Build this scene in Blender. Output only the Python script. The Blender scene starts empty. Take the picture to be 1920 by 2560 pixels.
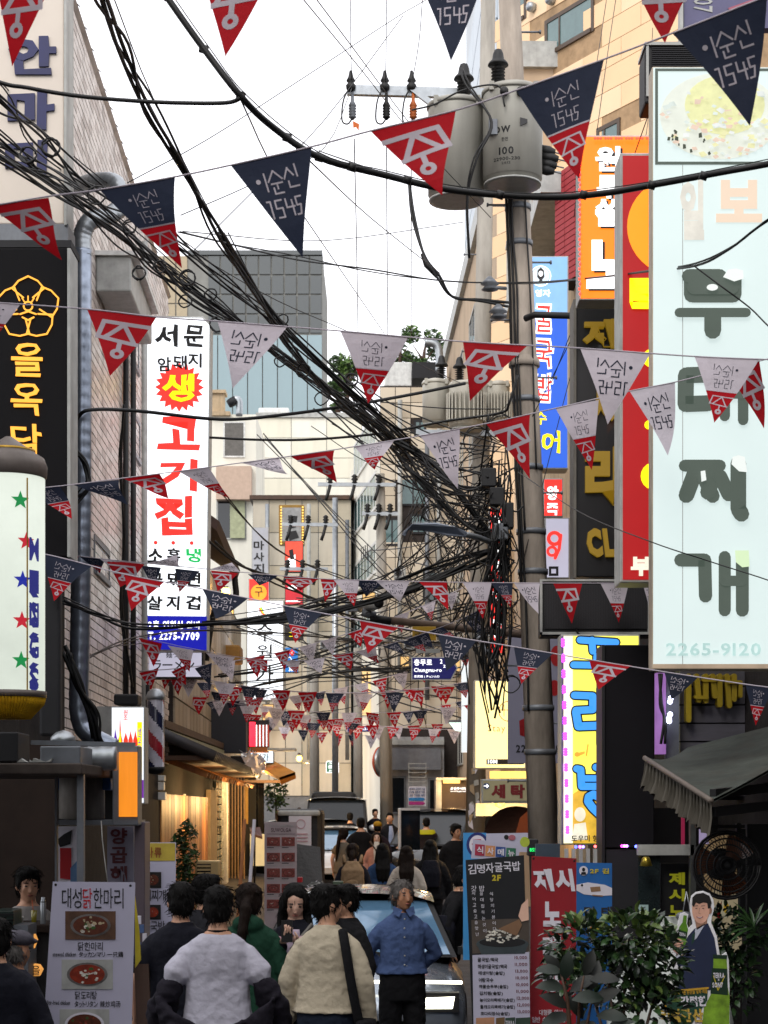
import bpy, math, random
import numpy as np
from mathutils import Vector, Matrix, noise
R = random.Random(7)
SC = bpy.context.scene
# ---------------------------------------------------------------- camera, sky, sun, exposure
F = 4600.0; CX = 960.0; HY = 2022.0; CH = 2.2          # focal length in photo pixels, image centre, horizon row, eye height
cam = bpy.data.cameras.new('camera'); co = bpy.data.objects.new('camera', cam); SC.collection.objects.link(co)
co.location = (0, 0, CH); co.rotation_euler = (math.pi/2, 0, 0)
cam.sensor_fit = 'VERTICAL'; cam.sensor_height = 36; cam.lens = F/2560*36; cam.shift_y = (HY-1280)/2560
cam.clip_start = 0.1; cam.clip_end = 2000
cam.dof.use_dof = True; cam.dof.focus_distance = 15; cam.dof.aperture_fstop = 8
SC.camera = co
W = bpy.data.worlds.new('World'); SC.world = W; W.use_nodes = True
wn = W.node_tree; bg = wn.nodes['Background']
sky = wn.nodes.new('ShaderNodeTexSky'); sky.sky_type = 'NISHITA'; sky.sun_disc = False
sky.sun_elevation = math.radians(42); sky.sun_rotation = math.radians(200)
mx = wn.nodes.new('ShaderNodeMix'); mx.data_type = 'RGBA'; mx.inputs['Factor'].default_value = 0.8
mx.inputs['B'].default_value = (14.2, 14.0, 14.3, 1)                      # even bright overcast
wn.links.new(sky.outputs[0], mx.inputs['A']); wn.links.new(mx.outputs['Result'], bg.inputs[0])
bg.inputs[1].default_value = 0.1
sun = bpy.data.lights.new('sun', 'SUN'); so = bpy.data.objects.new('sun', sun); SC.collection.objects.link(so)
sun.energy = 1.0; sun.angle = math.radians(25); sun.color = (1, .95, .88)
so.rotation_euler = (math.radians(48), 0, math.radians(-20))
vs = SC.view_settings; vs.view_transform = 'Standard'; vs.look = 'None'; vs.exposure = 0.6; vs.gamma = 1; vs.use_curve_mapping = False
SC.cycles.max_bounces = 6; SC.cycles.use_denoising = True; SC.cycles.sample_clamp_indirect = 4
# ---------------------------------------------------------------- helpers
TMP = bpy.data.scenes.new('tmp'); TVL = TMP.view_layers[0]
def P(px, py, Y): return Vector(((px-CX)/F*Y, Y, CH-(py-HY)/F*Y))
def SX(Y): return (840-CX)/F*Y                                            # street axis
def gz(Y): return max(0, Y-20)*.018                                       # the street climbs gently beyond 20 m
def lin(h):
    c = [int(h[i:i+2], 16)/255 for i in (0, 2, 4)]
    return tuple(x/12.92 if x <= .04045 else ((x+.055)/1.055)**2.4 for x in c)
MATS = {}
def mat(key, rgb=None, r=.65, metal=0, em=0, nz=.25, sc=6, bump=0, strk=1, coat=0, trans=0, dirt=0, bsc=None, sub=0, trl=0):
    if key in MATS: return MATS[key]
    m = bpy.data.materials.new(key); MATS[key] = m; m.use_nodes = True
    nt = m.node_tree; b = nt.nodes['Principled BSDF']; c = lin(rgb)
    b.inputs['Roughness'].default_value = r; b.inputs['Metallic'].default_value = metal
    if r >= .75: b.inputs['Specular IOR Level'].default_value = .2
    b.inputs['Coat Weight'].default_value = coat; b.inputs['Transmission Weight'].default_value = trans
    tc = nt.nodes.new('ShaderNodeTexCoord'); mp = nt.nodes.new('ShaderNodeMapping'); mp.inputs['Scale'].default_value = (1, 1, 1/strk)
    nt.links.new(tc.outputs['Object'], mp.inputs[0])
    n = nt.nodes.new('ShaderNodeTexNoise'); n.inputs['Scale'].default_value = sc; n.inputs['Detail'].default_value = 5; n.inputs['Roughness'].default_value = .65
    nt.links.new(mp.outputs[0], n.inputs[0])
    cr = nt.nodes.new('ShaderNodeValToRGB'); cr.color_ramp.elements[0].position = .3; cr.color_ramp.elements[1].position = .72
    k0, k1 = 1-nz, 1+nz*.6
    cr.color_ramp.elements[0].color = tuple(min(1, x*k0) for x in c)+(1,); cr.color_ramp.elements[1].color = tuple(min(1, x*k1) for x in c)+(1,)
    nt.links.new(n.outputs[0], cr.inputs[0]); out = cr.outputs[0]
    if dirt:
        n2 = nt.nodes.new('ShaderNodeTexNoise'); n2.inputs['Scale'].default_value = sc*.35; n2.inputs['Detail'].default_value = 8
        mp2 = nt.nodes.new('ShaderNodeMapping'); mp2.inputs['Scale'].default_value = (3, 3, .35); nt.links.new(tc.outputs['Object'], mp2.inputs[0]); nt.links.new(mp2.outputs[0], n2.inputs[0])
        r2 = nt.nodes.new('ShaderNodeValToRGB'); r2.color_ramp.elements[0].position = .48; r2.color_ramp.elements[1].position = .7
        nt.links.new(n2.outputs[0], r2.inputs[0])
        mm = nt.nodes.new('ShaderNodeMix'); mm.data_type = 'RGBA'; ml = nt.nodes.new('ShaderNodeMath'); ml.operation = 'MULTIPLY'; ml.inputs[1].default_value = dirt
        nt.links.new(r2.outputs[0], ml.inputs[0]); nt.links.new(ml.outputs[0], mm.inputs['Factor']); nt.links.new(out, mm.inputs['A'])
        mm.inputs['B'].default_value = (.06, .05, .04, 1); out = mm.outputs['Result']
    if em:
        nt.links.new(out, b.inputs['Emission Color']); b.inputs['Emission Strength'].default_value = em; b.inputs['Base Color'].default_value = tuple(x*.25 for x in c)+(1,)
    else: nt.links.new(out, b.inputs['Base Color'])
    if trl:                                                              # thin cloth lets some light through
        oi = nt.nodes.new('ShaderNodeObjectInfo'); hv = nt.nodes.new('ShaderNodeHueSaturation'); mr = nt.nodes.new('ShaderNodeMapRange'); mr.inputs['To Min'].default_value = .78; mr.inputs['To Max'].default_value = 1.15
        nt.links.new(oi.outputs['Random'], mr.inputs['Value']); nt.links.new(mr.outputs[0], hv.inputs['Value']); nt.links.new(out, hv.inputs['Color']); out = hv.outputs[0]; nt.links.new(out, b.inputs['Base Color'])
        tb = nt.nodes.new('ShaderNodeBsdfTranslucent'); nt.links.new(out, tb.inputs[0]); sh = nt.nodes.new('ShaderNodeMixShader'); sh.inputs[0].default_value = trl
        nt.links.new(b.outputs[0], sh.inputs[1]); nt.links.new(tb.outputs[0], sh.inputs[2]); nt.links.new(sh.outputs[0], nt.nodes['Material Output'].inputs[0])
    if bump:
        n3 = nt.nodes.new('ShaderNodeTexNoise'); n3.inputs['Scale'].default_value = bsc or sc*5; n3.inputs['Detail'].default_value = 4; nt.links.new(mp.outputs[0], n3.inputs[0])
        bp = nt.nodes.new('ShaderNodeBump'); bp.inputs['Strength'].default_value = bump; bp.inputs['Distance'].default_value = .02
        nt.links.new(n3.outputs[0], bp.inputs['Height']); nt.links.new(bp.outputs[0], b.inputs['Normal'])
    return m
ORG = {}
COLL = SC.collection
def props(o, label=None, cat=None, group=None, kind=None):
    if label: o['label'] = label
    if cat: o['category'] = cat
    if group: o['group'] = group
    if kind: o['kind'] = kind
    return o
def E(name, label, cat, loc=(0, 0, 0), group=None, rz=0):
    o = bpy.data.objects.new(name, None); COLL.objects.link(o); o.empty_display_size = .1
    o.location = loc; o.rotation_euler = (0, 0, rz); ORG[o.name] = Vector(loc)
    return props(o, label, cat, group)
def link(name, me, parent=None, loc=None):
    o = bpy.data.objects.new(name, me); COLL.objects.link(o)
    if parent: o.parent = parent; ORG[o.name] = ORG[parent.name]
    if loc is not None: o.location = loc
    return o
class MB:
    def __init__(s): s.V = []; s.Fc = []; s.M = []; s.ms = []; s.S = []
    def mi(s, m):
        if m not in s.ms: s.ms.append(m)
        return s.ms.index(m)
    def add(s, V, Fc, m, smooth=False):
        k = len(s.V); i = s.mi(m); s.V += [tuple(v) for v in V]
        for f in Fc: s.Fc.append(tuple(k+x for x in f)); s.M.append(i); s.S.append(smooth)
        return s
    def hexa(s, p, m): return s.add(p, [(0, 3, 2, 1), (4, 5, 6, 7), (0, 1, 5, 4), (1, 2, 6, 5), (2, 3, 7, 6), (3, 0, 4, 7)], m)
    def box(s, x0, x1, y0, y1, z0, z1, m):
        return s.hexa([(x0, y0, z0), (x1, y0, z0), (x1, y1, z0), (x0, y1, z0), (x0, y0, z1), (x1, y0, z1), (x1, y1, z1), (x0, y1, z1)], m)
    def pbox(s, a, b, c, d, Y, dep, m):                                   # pixel rectangle at depth Y, extending dep metres back
        p, q = P(a, b, Y), P(c, d, Y); return s.box(p.x, q.x, Y, Y+dep, q.z, p.z, m)
    def obox(s, w, u0, u1, v0, v1, d0, d1, m):                            # box on wall frame w
        g = lambda a, b, c: w.A+w.u*a+w.n*c+Vector((0, 0, b))
        return s.hexa([g(u0, v0, d0), g(u1, v0, d0), g(u1, v0, d1), g(u0, v0, d1), g(u0, v1, d0), g(u1, v1, d0), g(u1, v1, d1), g(u0, v1, d1)], m)
    def beam(s, a, b, w, h, m):                                           # rectangular bar from a to b
        a, b = Vector(a), Vector(b); d = (b-a).normalized(); up = Vector((0, 0, 1)) if abs(d.z) < .95 else Vector((0, 1, 0))
        r = d.cross(up).normalized()*w/2; t = r.cross(d).normalized()*h/2
        return s.hexa([a-r-t, a+r-t, b+r-t, b-r-t, a-r+t, a+r+t, b+r+t, b-r+t], m)
    def tube(s, pts, r, m, n=6, caps=True, smooth=True):
        pts = [Vector(p) for p in pts]; rr = r if isinstance(r, (list, tuple)) else [r]*len(pts); V = []; N = len(pts)
        d = (pts[1]-pts[0]).normalized(); ref = Vector((0, 0, 1)) if abs(d.z) < .9 else Vector((1, 0, 0)); a = d.cross(ref).normalized()
        for i, p in enumerate(pts):
            d = (pts[min(i+1, N-1)]-pts[max(i-1, 0)])
            if d.length < 1e-9: d = Vector((0, 0, 1))
            d.normalize(); a = (a-d*a.dot(d)); a = a.normalized() if a.length > 1e-6 else d.orthogonal().normalized(); b = d.cross(a)
            for k in range(n):
                t = 2*math.pi*k/n; V.append(p+(a*math.cos(t)+b*math.sin(t))*rr[i])
        Fc = [(i*n+k, i*n+(k+1) % n, (i+1)*n+(k+1) % n, (i+1)*n+k) for i in range(N-1) for k in range(n)]
        if caps: Fc += [tuple(range(n))[::-1], tuple(range((N-1)*n, N*n))]
        return s.add(V, Fc, m, smooth)
    def lathe(s, prof, c, m, n=16, smooth=True, axis=None, caps=True):    # prof: (r, t) along axis (default up) from c
        c = Vector(c); ax = Vector(axis or (0, 0, 1)).normalized(); a = ax.orthogonal().normalized(); b = ax.cross(a); V = []
        for r, t in prof:
            for k in range(n):
                q = 2*math.pi*k/n; V.append(c+ax*t+(a*math.cos(q)+b*math.sin(q))*r)
        N = len(prof); Fc = [(i*n+k, i*n+(k+1) % n, (i+1)*n+(k+1) % n, (i+1)*n+k) for i in range(N-1) for k in range(n)]
        if caps: Fc += [tuple(range(n))[::-1], tuple(range((N-1)*n, N*n))]
        return s.add(V, Fc, m, smooth)
    def ell(s, c, r, m, n=10, k=7, smooth=True):
        V = []; c = Vector(c)
        for i in range(k+1):
            t = math.pi*i/k
            for j in range(n):
                q = 2*math.pi*j/n; V.append((c.x+r[0]*math.sin(t)*math.cos(q), c.y+r[1]*math.sin(t)*math.sin(q), c.z+r[2]*math.cos(t)))
        return s.add(V, [(i*n+j, (i+1)*n+j, (i+1)*n+(j+1) % n, i*n+(j+1) % n) for i in range(k) for j in range(n)], m, smooth)
    def prism(s, poly, Y, th, m):                                         # polygon of world (x, z), front at Y
        n = len(poly); V = [(x, Y, z) for x, z in poly]+[(x, Y+th, z) for x, z in poly]
        return s.add(V, [tuple(range(n)), tuple(range(n, 2*n))[::-1]]+[(i, n+i, n+(i+1) % n, (i+1) % n) for i in range(n)], m)
    def pprism(s, poly, Y, th, m): return s.prism([((x-CX)/F*Y, CH-(y-HY)/F*Y) for x, y in poly], Y, th, m)
    def disc(s, px, py, rx, ry, Y, th, m, n=20):
        return s.pprism([(px+rx*math.cos(2*math.pi*i/n), py+ry*math.sin(2*math.pi*i/n)) for i in range(n)], Y, th, m)
    def ring(s, px, py, r0, r1, Y, th, m, n=24):
        for i in range(n):
            a, b = 2*math.pi*i/n, 2*math.pi*(i+1)/n
            s.pprism([(px+r0*math.cos(a), py+r0*math.sin(a)), (px+r1*math.cos(a), py+r1*math.sin(a)), (px+r1*math.cos(b), py+r1*math.sin(b)), (px+r0*math.cos(b), py+r0*math.sin(b))], Y, th, m)
        return s
    def stroke(s, pts, w, Y, th, m):                                      # pixel polyline drawn as a flat band with round joints
        for (x0, y0), (x1, y1) in zip(pts, pts[1:]):
            L = math.hypot(x1-x0, y1-y0) or 1; nx, ny = -(y1-y0)/L*w/2, (x1-x0)/L*w/2
            s.pprism([(x0+nx, y0+ny), (x1+nx, y1+ny), (x1-nx, y1-ny), (x0-nx, y0-ny)], Y, th, m)
        for i, (x, y) in enumerate(pts): s.disc(x, y, w/2*.998, w/2*.998, Y+.0004*(i+1), th, m, 10)
        return s
    def mesh(s, name, org=Vector((0, 0, 0))):
        me = bpy.data.meshes.new(name); me.from_pydata([(v[0]-org[0], v[1]-org[1], v[2]-org[2]) for v in s.V], [], s.Fc)
        for m in s.ms: me.materials.append(m)
        me.polygons.foreach_set('material_index', s.M); me.polygons.foreach_set('use_smooth', s.S); me.update(); return me
    def build(s, name, parent=None, label=None, cat=None, group=None, kind=None, local=False, bev=0):
        if parent is None and not local:
            A = np.array(s.V); org = Vector(((A[:, 0].min()+A[:, 0].max())/2, (A[:, 1].min()+A[:, 1].max())/2, A[:, 2].min()))
        else: org = Vector((0, 0, 0)) if local else ORG[parent.name]
        o = link(name, s.mesh(name, org), parent)
        if parent is None: o.location = org; ORG[o.name] = org
        if bev:
            b = o.modifiers.new('bevel', 'BEVEL'); b.width = bev; b.segments = 2; b.limit_method = 'ANGLE'
        return props(o, label, cat, group, kind)
def build_each(b, name, parent):                                           # every separate piece of a builder becomes a part of its own
    n = len(b.V); p = list(range(n))
    def f(i):
        while p[i] != i: p[i] = p[p[i]]; i = p[i]
        return i
    for q in b.Fc:
        for x in q[1:]: p[f(x)] = f(q[0])
    G = {}
    for q, m, s in zip(b.Fc, b.M, b.S): G.setdefault(f(q[0]), []).append((q, m, s))
    for fs in G.values():
        k = MB(); mp = {}
        for q, m, s in fs:
            for x in q:
                if x not in mp: mp[x] = len(k.V); k.V.append(b.V[x])
            k.Fc.append(tuple(mp[x] for x in q)); k.M.append(k.mi(b.ms[m])); k.S.append(s)
        k.build(name, parent)
class Wall:                                                               # vertical plane through two ground points given by photo column and depth
    def __init__(s, px0, Y0, px1, Y1):
        s.A = Vector(((px0-CX)/F*Y0, Y0, 0)); B = Vector(((px1-CX)/F*Y1, Y1, 0)); s.L = (B-s.A).length; s.u = (B-s.A).normalized()
        s.n = Vector((s.u.y, -s.u.x, 0))
        if s.n.dot(-s.A) < 0: s.n = -s.n
    def uv(s, px, py):
        k = (px-CX)/F; t = (k*s.A.y-s.A.x)/(s.u.x-k*s.u.y); Y = s.A.y+s.u.y*t; return t, CH-(py-HY)/F*Y
    def pt(s, u, v, d=0): return s.A+s.u*u+s.n*d+Vector((0, 0, v))
# ---------------------------------------------------------------- lettering
GL = {}
def glyph(ch, off):
    k = (ch, off)
    if k in GL: return GL[k]
    c = bpy.data.curves.new('g', 'FONT'); c.body = ch; c.size = 1; c.offset = off; c.resolution_u = 2; c.extrude = .5
    o = bpy.data.objects.new('g', c); TMP.collection.objects.link(o); TVL.update(); ev = o.evaluated_get(TVL.depsgraph); m = ev.to_mesh()
    v = np.array([tuple(x.co) for x in m.vertices]).reshape(-1, 3); f = [tuple(p.vertices) for p in m.polygons]
    ev.to_mesh_clear(); bpy.data.objects.remove(o); bpy.data.curves.remove(c)
    GL[k] = (v, f); return GL[k]
def lay(s, off, vert, gap=.1, fill=.86):
    V = []; Fs = []; x = 0; k = 0
    n = len(s)
    for i, ch in enumerate(s):
        if ch == ' ': x += .35; continue
        v, f = glyph(ch, off); v = v.copy(); lo, hi = v.min(0), v.max(0)
        if vert:
            v[:, 0] = (v[:, 0]-lo[0])/max(hi[0]-lo[0], .3)*fill; v[:, 1] = (v[:, 1]-lo[1])/max(hi[1]-lo[1], .3)*fill-(i+1)+.07
        else:
            v[:, 0] += x-lo[0]; x += hi[0]-lo[0]+(gap if ch != '1' else gap*1.6)
        V.append(v); Fs += [tuple(a+k for a in q) for q in f]; k += len(v)
    return np.concatenate(V), Fs
def text(parent, s, rect, Y, m, bold=.012, th=.006, vert=False, shear=0, rot=0, gap=.1, mb=None, fill=.86, wob=0):
    V, Fs = lay(s, bold, vert, gap, fill); lo, hi = V.min(0), V.max(0)
    X = (V-lo)/(hi-lo+1e-9); a, b, c, d = rect
    px = a+X[:, 0]*(c-a)+shear*(X[:, 1]-.5)*(d-b); py = d-X[:, 1]*(d-b)
    if wob: 
        q = np.floor(X[:, 1]*len(s)) if vert else np.floor(X[:, 0]*len(s)); px = px+np.sin(py*.11+q)*wob; py = py+np.sin(px*.13+q*2)*wob
    if rot:
        cx, cy = (a+c)/2, (b+d)/2; ca, sa = math.cos(rot), math.sin(rot); px, py = cx+(px-cx)*ca-(py-cy)*sa, cy+(px-cx)*sa+(py-cy)*ca
    pts = np.stack([(px-CX)/F*Y, Y-th*X[:, 2], CH-(py-HY)/F*Y], 1)
    q = mb or MB(); q.add(pts.tolist(), Fs, m)
    return q if mb else q.build('lettering', parent)
def rectpoly(a, b, c, d, ch=0):
    return [(a+ch, b), (c-ch, b), (c, b+ch), (c, d), (a, d), (a, b+ch)] if ch else [(a, b), (c, b), (c, d), (a, d)]
def lightbox(name, label, cat, rect, Y, dep, face, case, ch=0, rim=3, group=None, tilt=0, fth=.004):
    a, b, c, d = rect; t = E(name, label, cat, P((a+c)/2, d, Y)+Vector((0, dep/2, 0)), group)
    MB().pprism(rectpoly(a, b, c, d, ch), Y, dep, case).build('casing', t, bev=.008)
    MB().pprism(rectpoly(a+rim, b+rim, c-rim, d-rim, max(0, ch-rim*.5)), Y-fth, fth-.001, face).build('face_panel', t)
    t.rotation_euler[1] = tilt
    return t
def catmull(pts, k=6):
    p = [Vector(q) for q in pts]; p = [p[0]*2-p[1]]+p+[p[-1]*2-p[-2]]; out = []
    for i in range(1, len(p)-2):
        for j in range(k):
            t = j/k; a, b, c, d = p[i-1:i+3]
            out.append(.5*((2*b)+(c-a)*t+(2*a-5*b+4*c-d)*t*t+(3*b-a-3*c+d)*t**3))
    out.append(p[-2]); return out
D = 1920/1659
def dp(x, y, Y): return P(x*D, y*D, Y)                                     # same as P, for coordinates read off the reduced picture
def star(px, py, r, Y, th, m, mb, n=5, inner=.42, rot=-math.pi/2):
    mb.pprism([(px+(r if i % 2 == 0 else r*inner)*math.cos(rot+math.pi*i/n), py+(r if i % 2 == 0 else r*inner)*math.sin(rot+math.pi*i/n)) for i in range(2*n)], Y, th, m)
# ---------------------------------------------------------------- materials
mblack = mat('black paint', '0b0b0e', .6); mrub = mat('black cable rubber', '0a0a0b', .6, nz=.3); mdark = mat('charcoal panel', '15151a', .7)
mgrey = mat('grey painted metal', '70747a', .5, .3, dirt=.3); mlgrey = mat('pale grey enamel', 'a9aaa6', .5, dirt=.25); mwhite = mat('white enamel', 'd8d8d4', .5, dirt=.2)
mgalv = mat('galvanised steel', 'a4a9ad', .38, .75, sc=9, nz=.2); mconc = mat('pole concrete', 'a3988c', .9, sc=5, nz=.35, bump=.3, dirt=.35, strk=4)
mglass = mat('window glass', '4d6a6a', .08, .0, nz=.15, coat=.6); mdglass = mat('dark glass', '12171c', .06, nz=.1, coat=.5); mfr = mat('bronze window frame', '4a3a2c', .5)
msign = mat('lit white panel', 'f4f8ff', em=1.15, nz=.03, sc=1.5); mlav = mat('dim lit panel', 'c9c6da', em=.55, nz=.06, sc=2)
mtx = mat('black sign paint', '0c0c10', .6, nz=.05); mtred = mat('backlit red', 'f0322a', em=.95, nz=.05); mtyel = mat('backlit yellow', 'ffe600', em=1.0, nz=.05)
mtwh = mat('backlit white', 'ffffff', em=1.25, nz=.02); mtblue = mat('backlit blue', '1414b4', em=.8, nz=.05); mtgreen = mat('backlit green', '18b45a', em=.8, nz=.05)
mpw = mat('white vinyl print', 'd5d2dc', .55, nz=.06); mpb = mat('black vinyl print', '1a1a1e', .5); mpr = mat('red vinyl print', 'b3141f', .5, nz=.12); mpy = mat('yellow vinyl print', 'c9b62a', .5)
mwood = mat('dark stained wood', '4a3222', .6, sc=5, strk=8, nz=.45, bump=.2)
# ---------------------------------------------------------------- ground
masph = mat('asphalt', '46464a', .85, nz=.35, sc=3, bump=.35, bsc=60, dirt=.3)
g = MB(); ys = [-40, 0, 10, 20, 30, 40, 50, 60, 70, 80, 100, 400]
for a, b in zip(ys, ys[1:]):
    g.add([(-220, a, gz(a)), (220, a, gz(a)), (220, b, gz(b)), (-220, b, gz(b))], [(0, 1, 2, 3)], masph, True)
g.build('road', kind='structure')
def window(par, w, u0, u1, v0, v1, pane=mglass, fr=mfr, fw=.06, mull=(), d=.03, bars=()):
    f = MB(); f.obox(w, u0-fw, u0, v0-fw, v1+fw, .004, d, fr); f.obox(w, u1, u1+fw, v0-fw, v1+fw, .004, d, fr)
    f.obox(w, u0, u1, v1, v1+fw, .004, d, fr); f.obox(w, u0, u1, v0-fw, v0, .004, d+.02, fr)
    for q in mull: f.obox(w, u0+(u1-u0)*q-.02, u0+(u1-u0)*q+.02, v0, v1, .004, d-.004, fr)
    for q in bars: f.obox(w, u0, u1, v0+(v1-v0)*q-.015, v0+(v1-v0)*q+.015, .004, d-.006, fr)
    o = f.build('window', par); MB().obox(w, u0, u1, v0, v1, .003, .012, pane).build('pane', o); return o
def pwin(par, w, x0, x1, y0, y1, **k):                                    # window given by the photo columns of its jambs and rows at the first jamb
    u0, v1 = w.uv(x0, y0); _, v0 = w.uv(x0, y1); u1, _ = w.uv(x1, y0); return window(par, w, min(u0, u1), max(u0, u1), v0, v1, **k)
def panels(par, w, u0, v0, nu, nv, pw, ph, gap, th, m, name='panel', skip=(), half=0, mats=None, lim=300):
    base = {}; mats = mats or [m]; extra = MB(); cnt = 0
    for m_ in mats:
        b = MB(); b.obox(w, gap/2, pw-gap/2, gap/2, ph-gap/2, .002, th, m_); b.V = [tuple(Vector(v)-w.A) for v in b.V]; base[m_] = b.mesh(name)
    for j in range(nv):
        for i in range(nu):
            u = u0+i*pw+(half*pw if j % 2 else 0); v = v0+j*ph
            if any(a < u+pw/2 < b and c < v+ph/2 < d for a, b, c, d in skip): continue
            q = R.choice(mats)
            if cnt < lim:
                o = link(name, base[q], par); o.location = w.A+w.u*u+Vector((0, 0, v))+w.n*R.uniform(0, th*.12)-ORG[par.name]; cnt += 1
            else: extra.obox(w, u+gap/2, u+pw-gap/2, v+gap/2, v+ph-gap/2, .002, th+R.uniform(0, th*.1), q)
    if extra.V: props(extra.build(name, par), kind='stuff')
def building(name, label, w, u0, u1, z1, dep, m, z0=0):
    t = E(name, label, 'building', w.pt((u0+u1)/2, 0, -dep/2)); MB().obox(w, u0, u1, z0, z1, -dep, 0, m).build('wall', t); return t
def roofcap(t, w, u0, u1, z, dep, m, h=.2, o=.12): MB().obox(w, u0-o, u1+o, z, z+h, -dep-o, o, m).build('roof', t)
# ---------------------------------------------------------------- white tiled building, second on the left side
mtile = mat('white glazed tile', 'd6cbc3', .35, sc=2.2, nz=.16, strk=3, dirt=.45); mtile2 = mat('greyer glazed tile', 'b9aca5', .4, sc=2.2, nz=.2, strk=3, dirt=.5)
mjoint = mat('dark mortar', '3c3634', .95); mdirty = mat('soot stained render', '2a2624', .9, nz=.4, bump=.2)
w2 = Wall(122, 17.6, 420, 30.2)
t = building('tiled_building', 'narrow white tiled building behind the grey duct and tall lit sign', w2, 0, w2.L, 10.6, 3.4, mjoint)
MB().obox(w2, 0.02, w2.L, 0, 2.9, .002, .03, mdirty).build('plinth', t)
def tiles(par, w, u0, u1, v0, v1, tw, th, m, near, skip=()):
    shared = []
    for m_ in m:
        b = MB(); b.obox(w, .008, tw-.006, .007, th-.007, .002, .016, m_); b.V = [tuple(Vector(v)-w.A) for v in b.V]; shared.append(b.mesh('tile'))
    st = MB(); c = 0; nu = int((u1-u0)/tw); nv = int((v1-v0)/th)
    for i in range(nu+1):
        for j in range(nv):
            u = u0+i*tw-(tw/2 if j % 2 else 0); v = v0+j*th
            if u < u0-.01 or u+tw > u1 or any(a < u+tw/2 < b and cc < v < d for a, b, cc, d in skip): continue
            k = 0 if R.random() < .75 else 1
            if c < near and v > 3.2 and v < 7.6: o = link('tile', shared[k], par); o.location = w.A+w.u*u+Vector((0, 0, v))+w.n*R.uniform(0, .003)-ORG[par.name]; c += 1
            else: st.obox(w, u+.008, u+tw-.006, v+.007, v+th-.007, .002, .016+R.uniform(0, .003), m[k])
    props(st.build('tile', par), kind='stuff')
tiles(t, w2, 0, w2.L, 2.92, 10.6, .30, .10, [mtile, mtile2], 300)
for px in (303, 322): 
    u, _ = w2.uv(px, 1400); MB().tube([w2.pt(u, 3, .06), w2.pt(u, 8.4, .06)], .04, mblack).build('pipe', t)
u, _ = w2.uv(352, 1400); MB().tube([w2.pt(u, 2.5, .05), w2.pt(u, 10.2, .05)], .05, mlgrey).build('pipe', t)
for a, b, c, d in ((232, 268, 1350, 1420), (328, 342, 720, 900), (331, 345, 1040, 1130)): pwin(t, w2, a, b, c, d, pane=mdglass, fr=mgrey)
MB().obox(w2, .3, 3.2, 10.6, 11.3, -2, -.2, mtile).build('penthouse', t)
q = w2.pt(0, 0, 0)
pr = MB(); A = [w2.pt(.0, 10.6, .05), w2.pt(w2.L, 10.6, .05), w2.pt(w2.L-2, 12.4, -1.2), w2.pt(1.2, 12.0, -1.2)]
pr.add(A+[a+Vector((-.3, .1, -.2)) for a in A], [(0, 1, 2, 3), (7, 6, 5, 4), (0, 4, 5, 1), (1, 5, 6, 2), (2, 6, 7, 3), (3, 7, 4, 0)], mtile).build('mansard', t)
def rows_on(par, A, n, m):                                                # raised joint courses on the sloped roof
    b = MB()
    for i in range(1, n):
        k = i/n; b.beam(A[0].lerp(A[3], k)+Vector((.01, -.01, .02)), A[1].lerp(A[2], k)+Vector((.01, -.01, .02)), .012, .012, m)
    for i in range(1, 22):
        k = i/22; b.beam(A[0].lerp(A[1], k)+Vector((.01, -.01, .02)), A[3].lerp(A[2], k)+Vector((.01, -.01, .02)), .01, .01, m)
    b.build('joint', par)
rows_on(t, A, 16, mjoint)
# grey metal hood high on the tiled wall
t = E('metal_hood', 'grey sheet metal hood jutting from the tiled wall above the duct', 'hood', w2.pt(3.2, 8, 0))
u, v = w2.uv(235, 640); MB().obox(w2, u, u+2.4, v-.4, v, .02, .42, mlgrey).build('body', t, bev=.02); MB().obox(w2, u-.05, u+2.45, v, v+.05, .0, .5, mwhite).build('lid', t)
# ---------------------------------------------------------------- dark building at the left edge with its kiosk front
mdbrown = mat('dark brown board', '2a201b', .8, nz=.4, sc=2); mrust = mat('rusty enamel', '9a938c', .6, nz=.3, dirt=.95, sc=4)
w1 = Wall(-600, 12.5, 60, 16.3)
t = E('corner_building', 'dark plastered building carrying the black and the beige signs', 'building', (-5, 15, 0))
MB().box(-7, -3.02, 15.2, 17.4, 0, 14, mdirty).build('wall', t)
t = E('kiosk_front', 'open dark eatery front with a dusty flat canopy and steel posts', 'shopfront', P(100, 2022, 12.6))
MB().pbox(-150, 1908, 205, 1936, 11.8, 1.8, mat('dusty canopy', '4d4540', .9, nz=.4, dirt=.4)).build('canopy', t, bev=.01)
MB().pbox(192, 1936, 209, 2700, 11.9, .06, mgrey).build('post', t)
MB().pbox(137, 1930, 142, 2700, 12.9, .06, mgrey).build('post', t)
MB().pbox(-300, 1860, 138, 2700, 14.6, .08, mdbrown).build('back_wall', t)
b = MB(); 
for i in range(30): 
    x = R.uniform(0, 200); b.pprism([(x, 1906), (x+R.uniform(8, 30), 1905), (x+R.uniform(0, 20), 1902-R.uniform(0, 7))], 11.9+R.uniform(0, .8), .05, mlgrey)
props(b.build('debris', t), kind='stuff')
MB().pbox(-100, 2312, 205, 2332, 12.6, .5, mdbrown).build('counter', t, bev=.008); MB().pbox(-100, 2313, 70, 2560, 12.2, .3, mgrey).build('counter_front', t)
MB().pbox(72, 2330, 230, 2700, 12.7, .05, mblack).build('counter_side', t)
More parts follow.
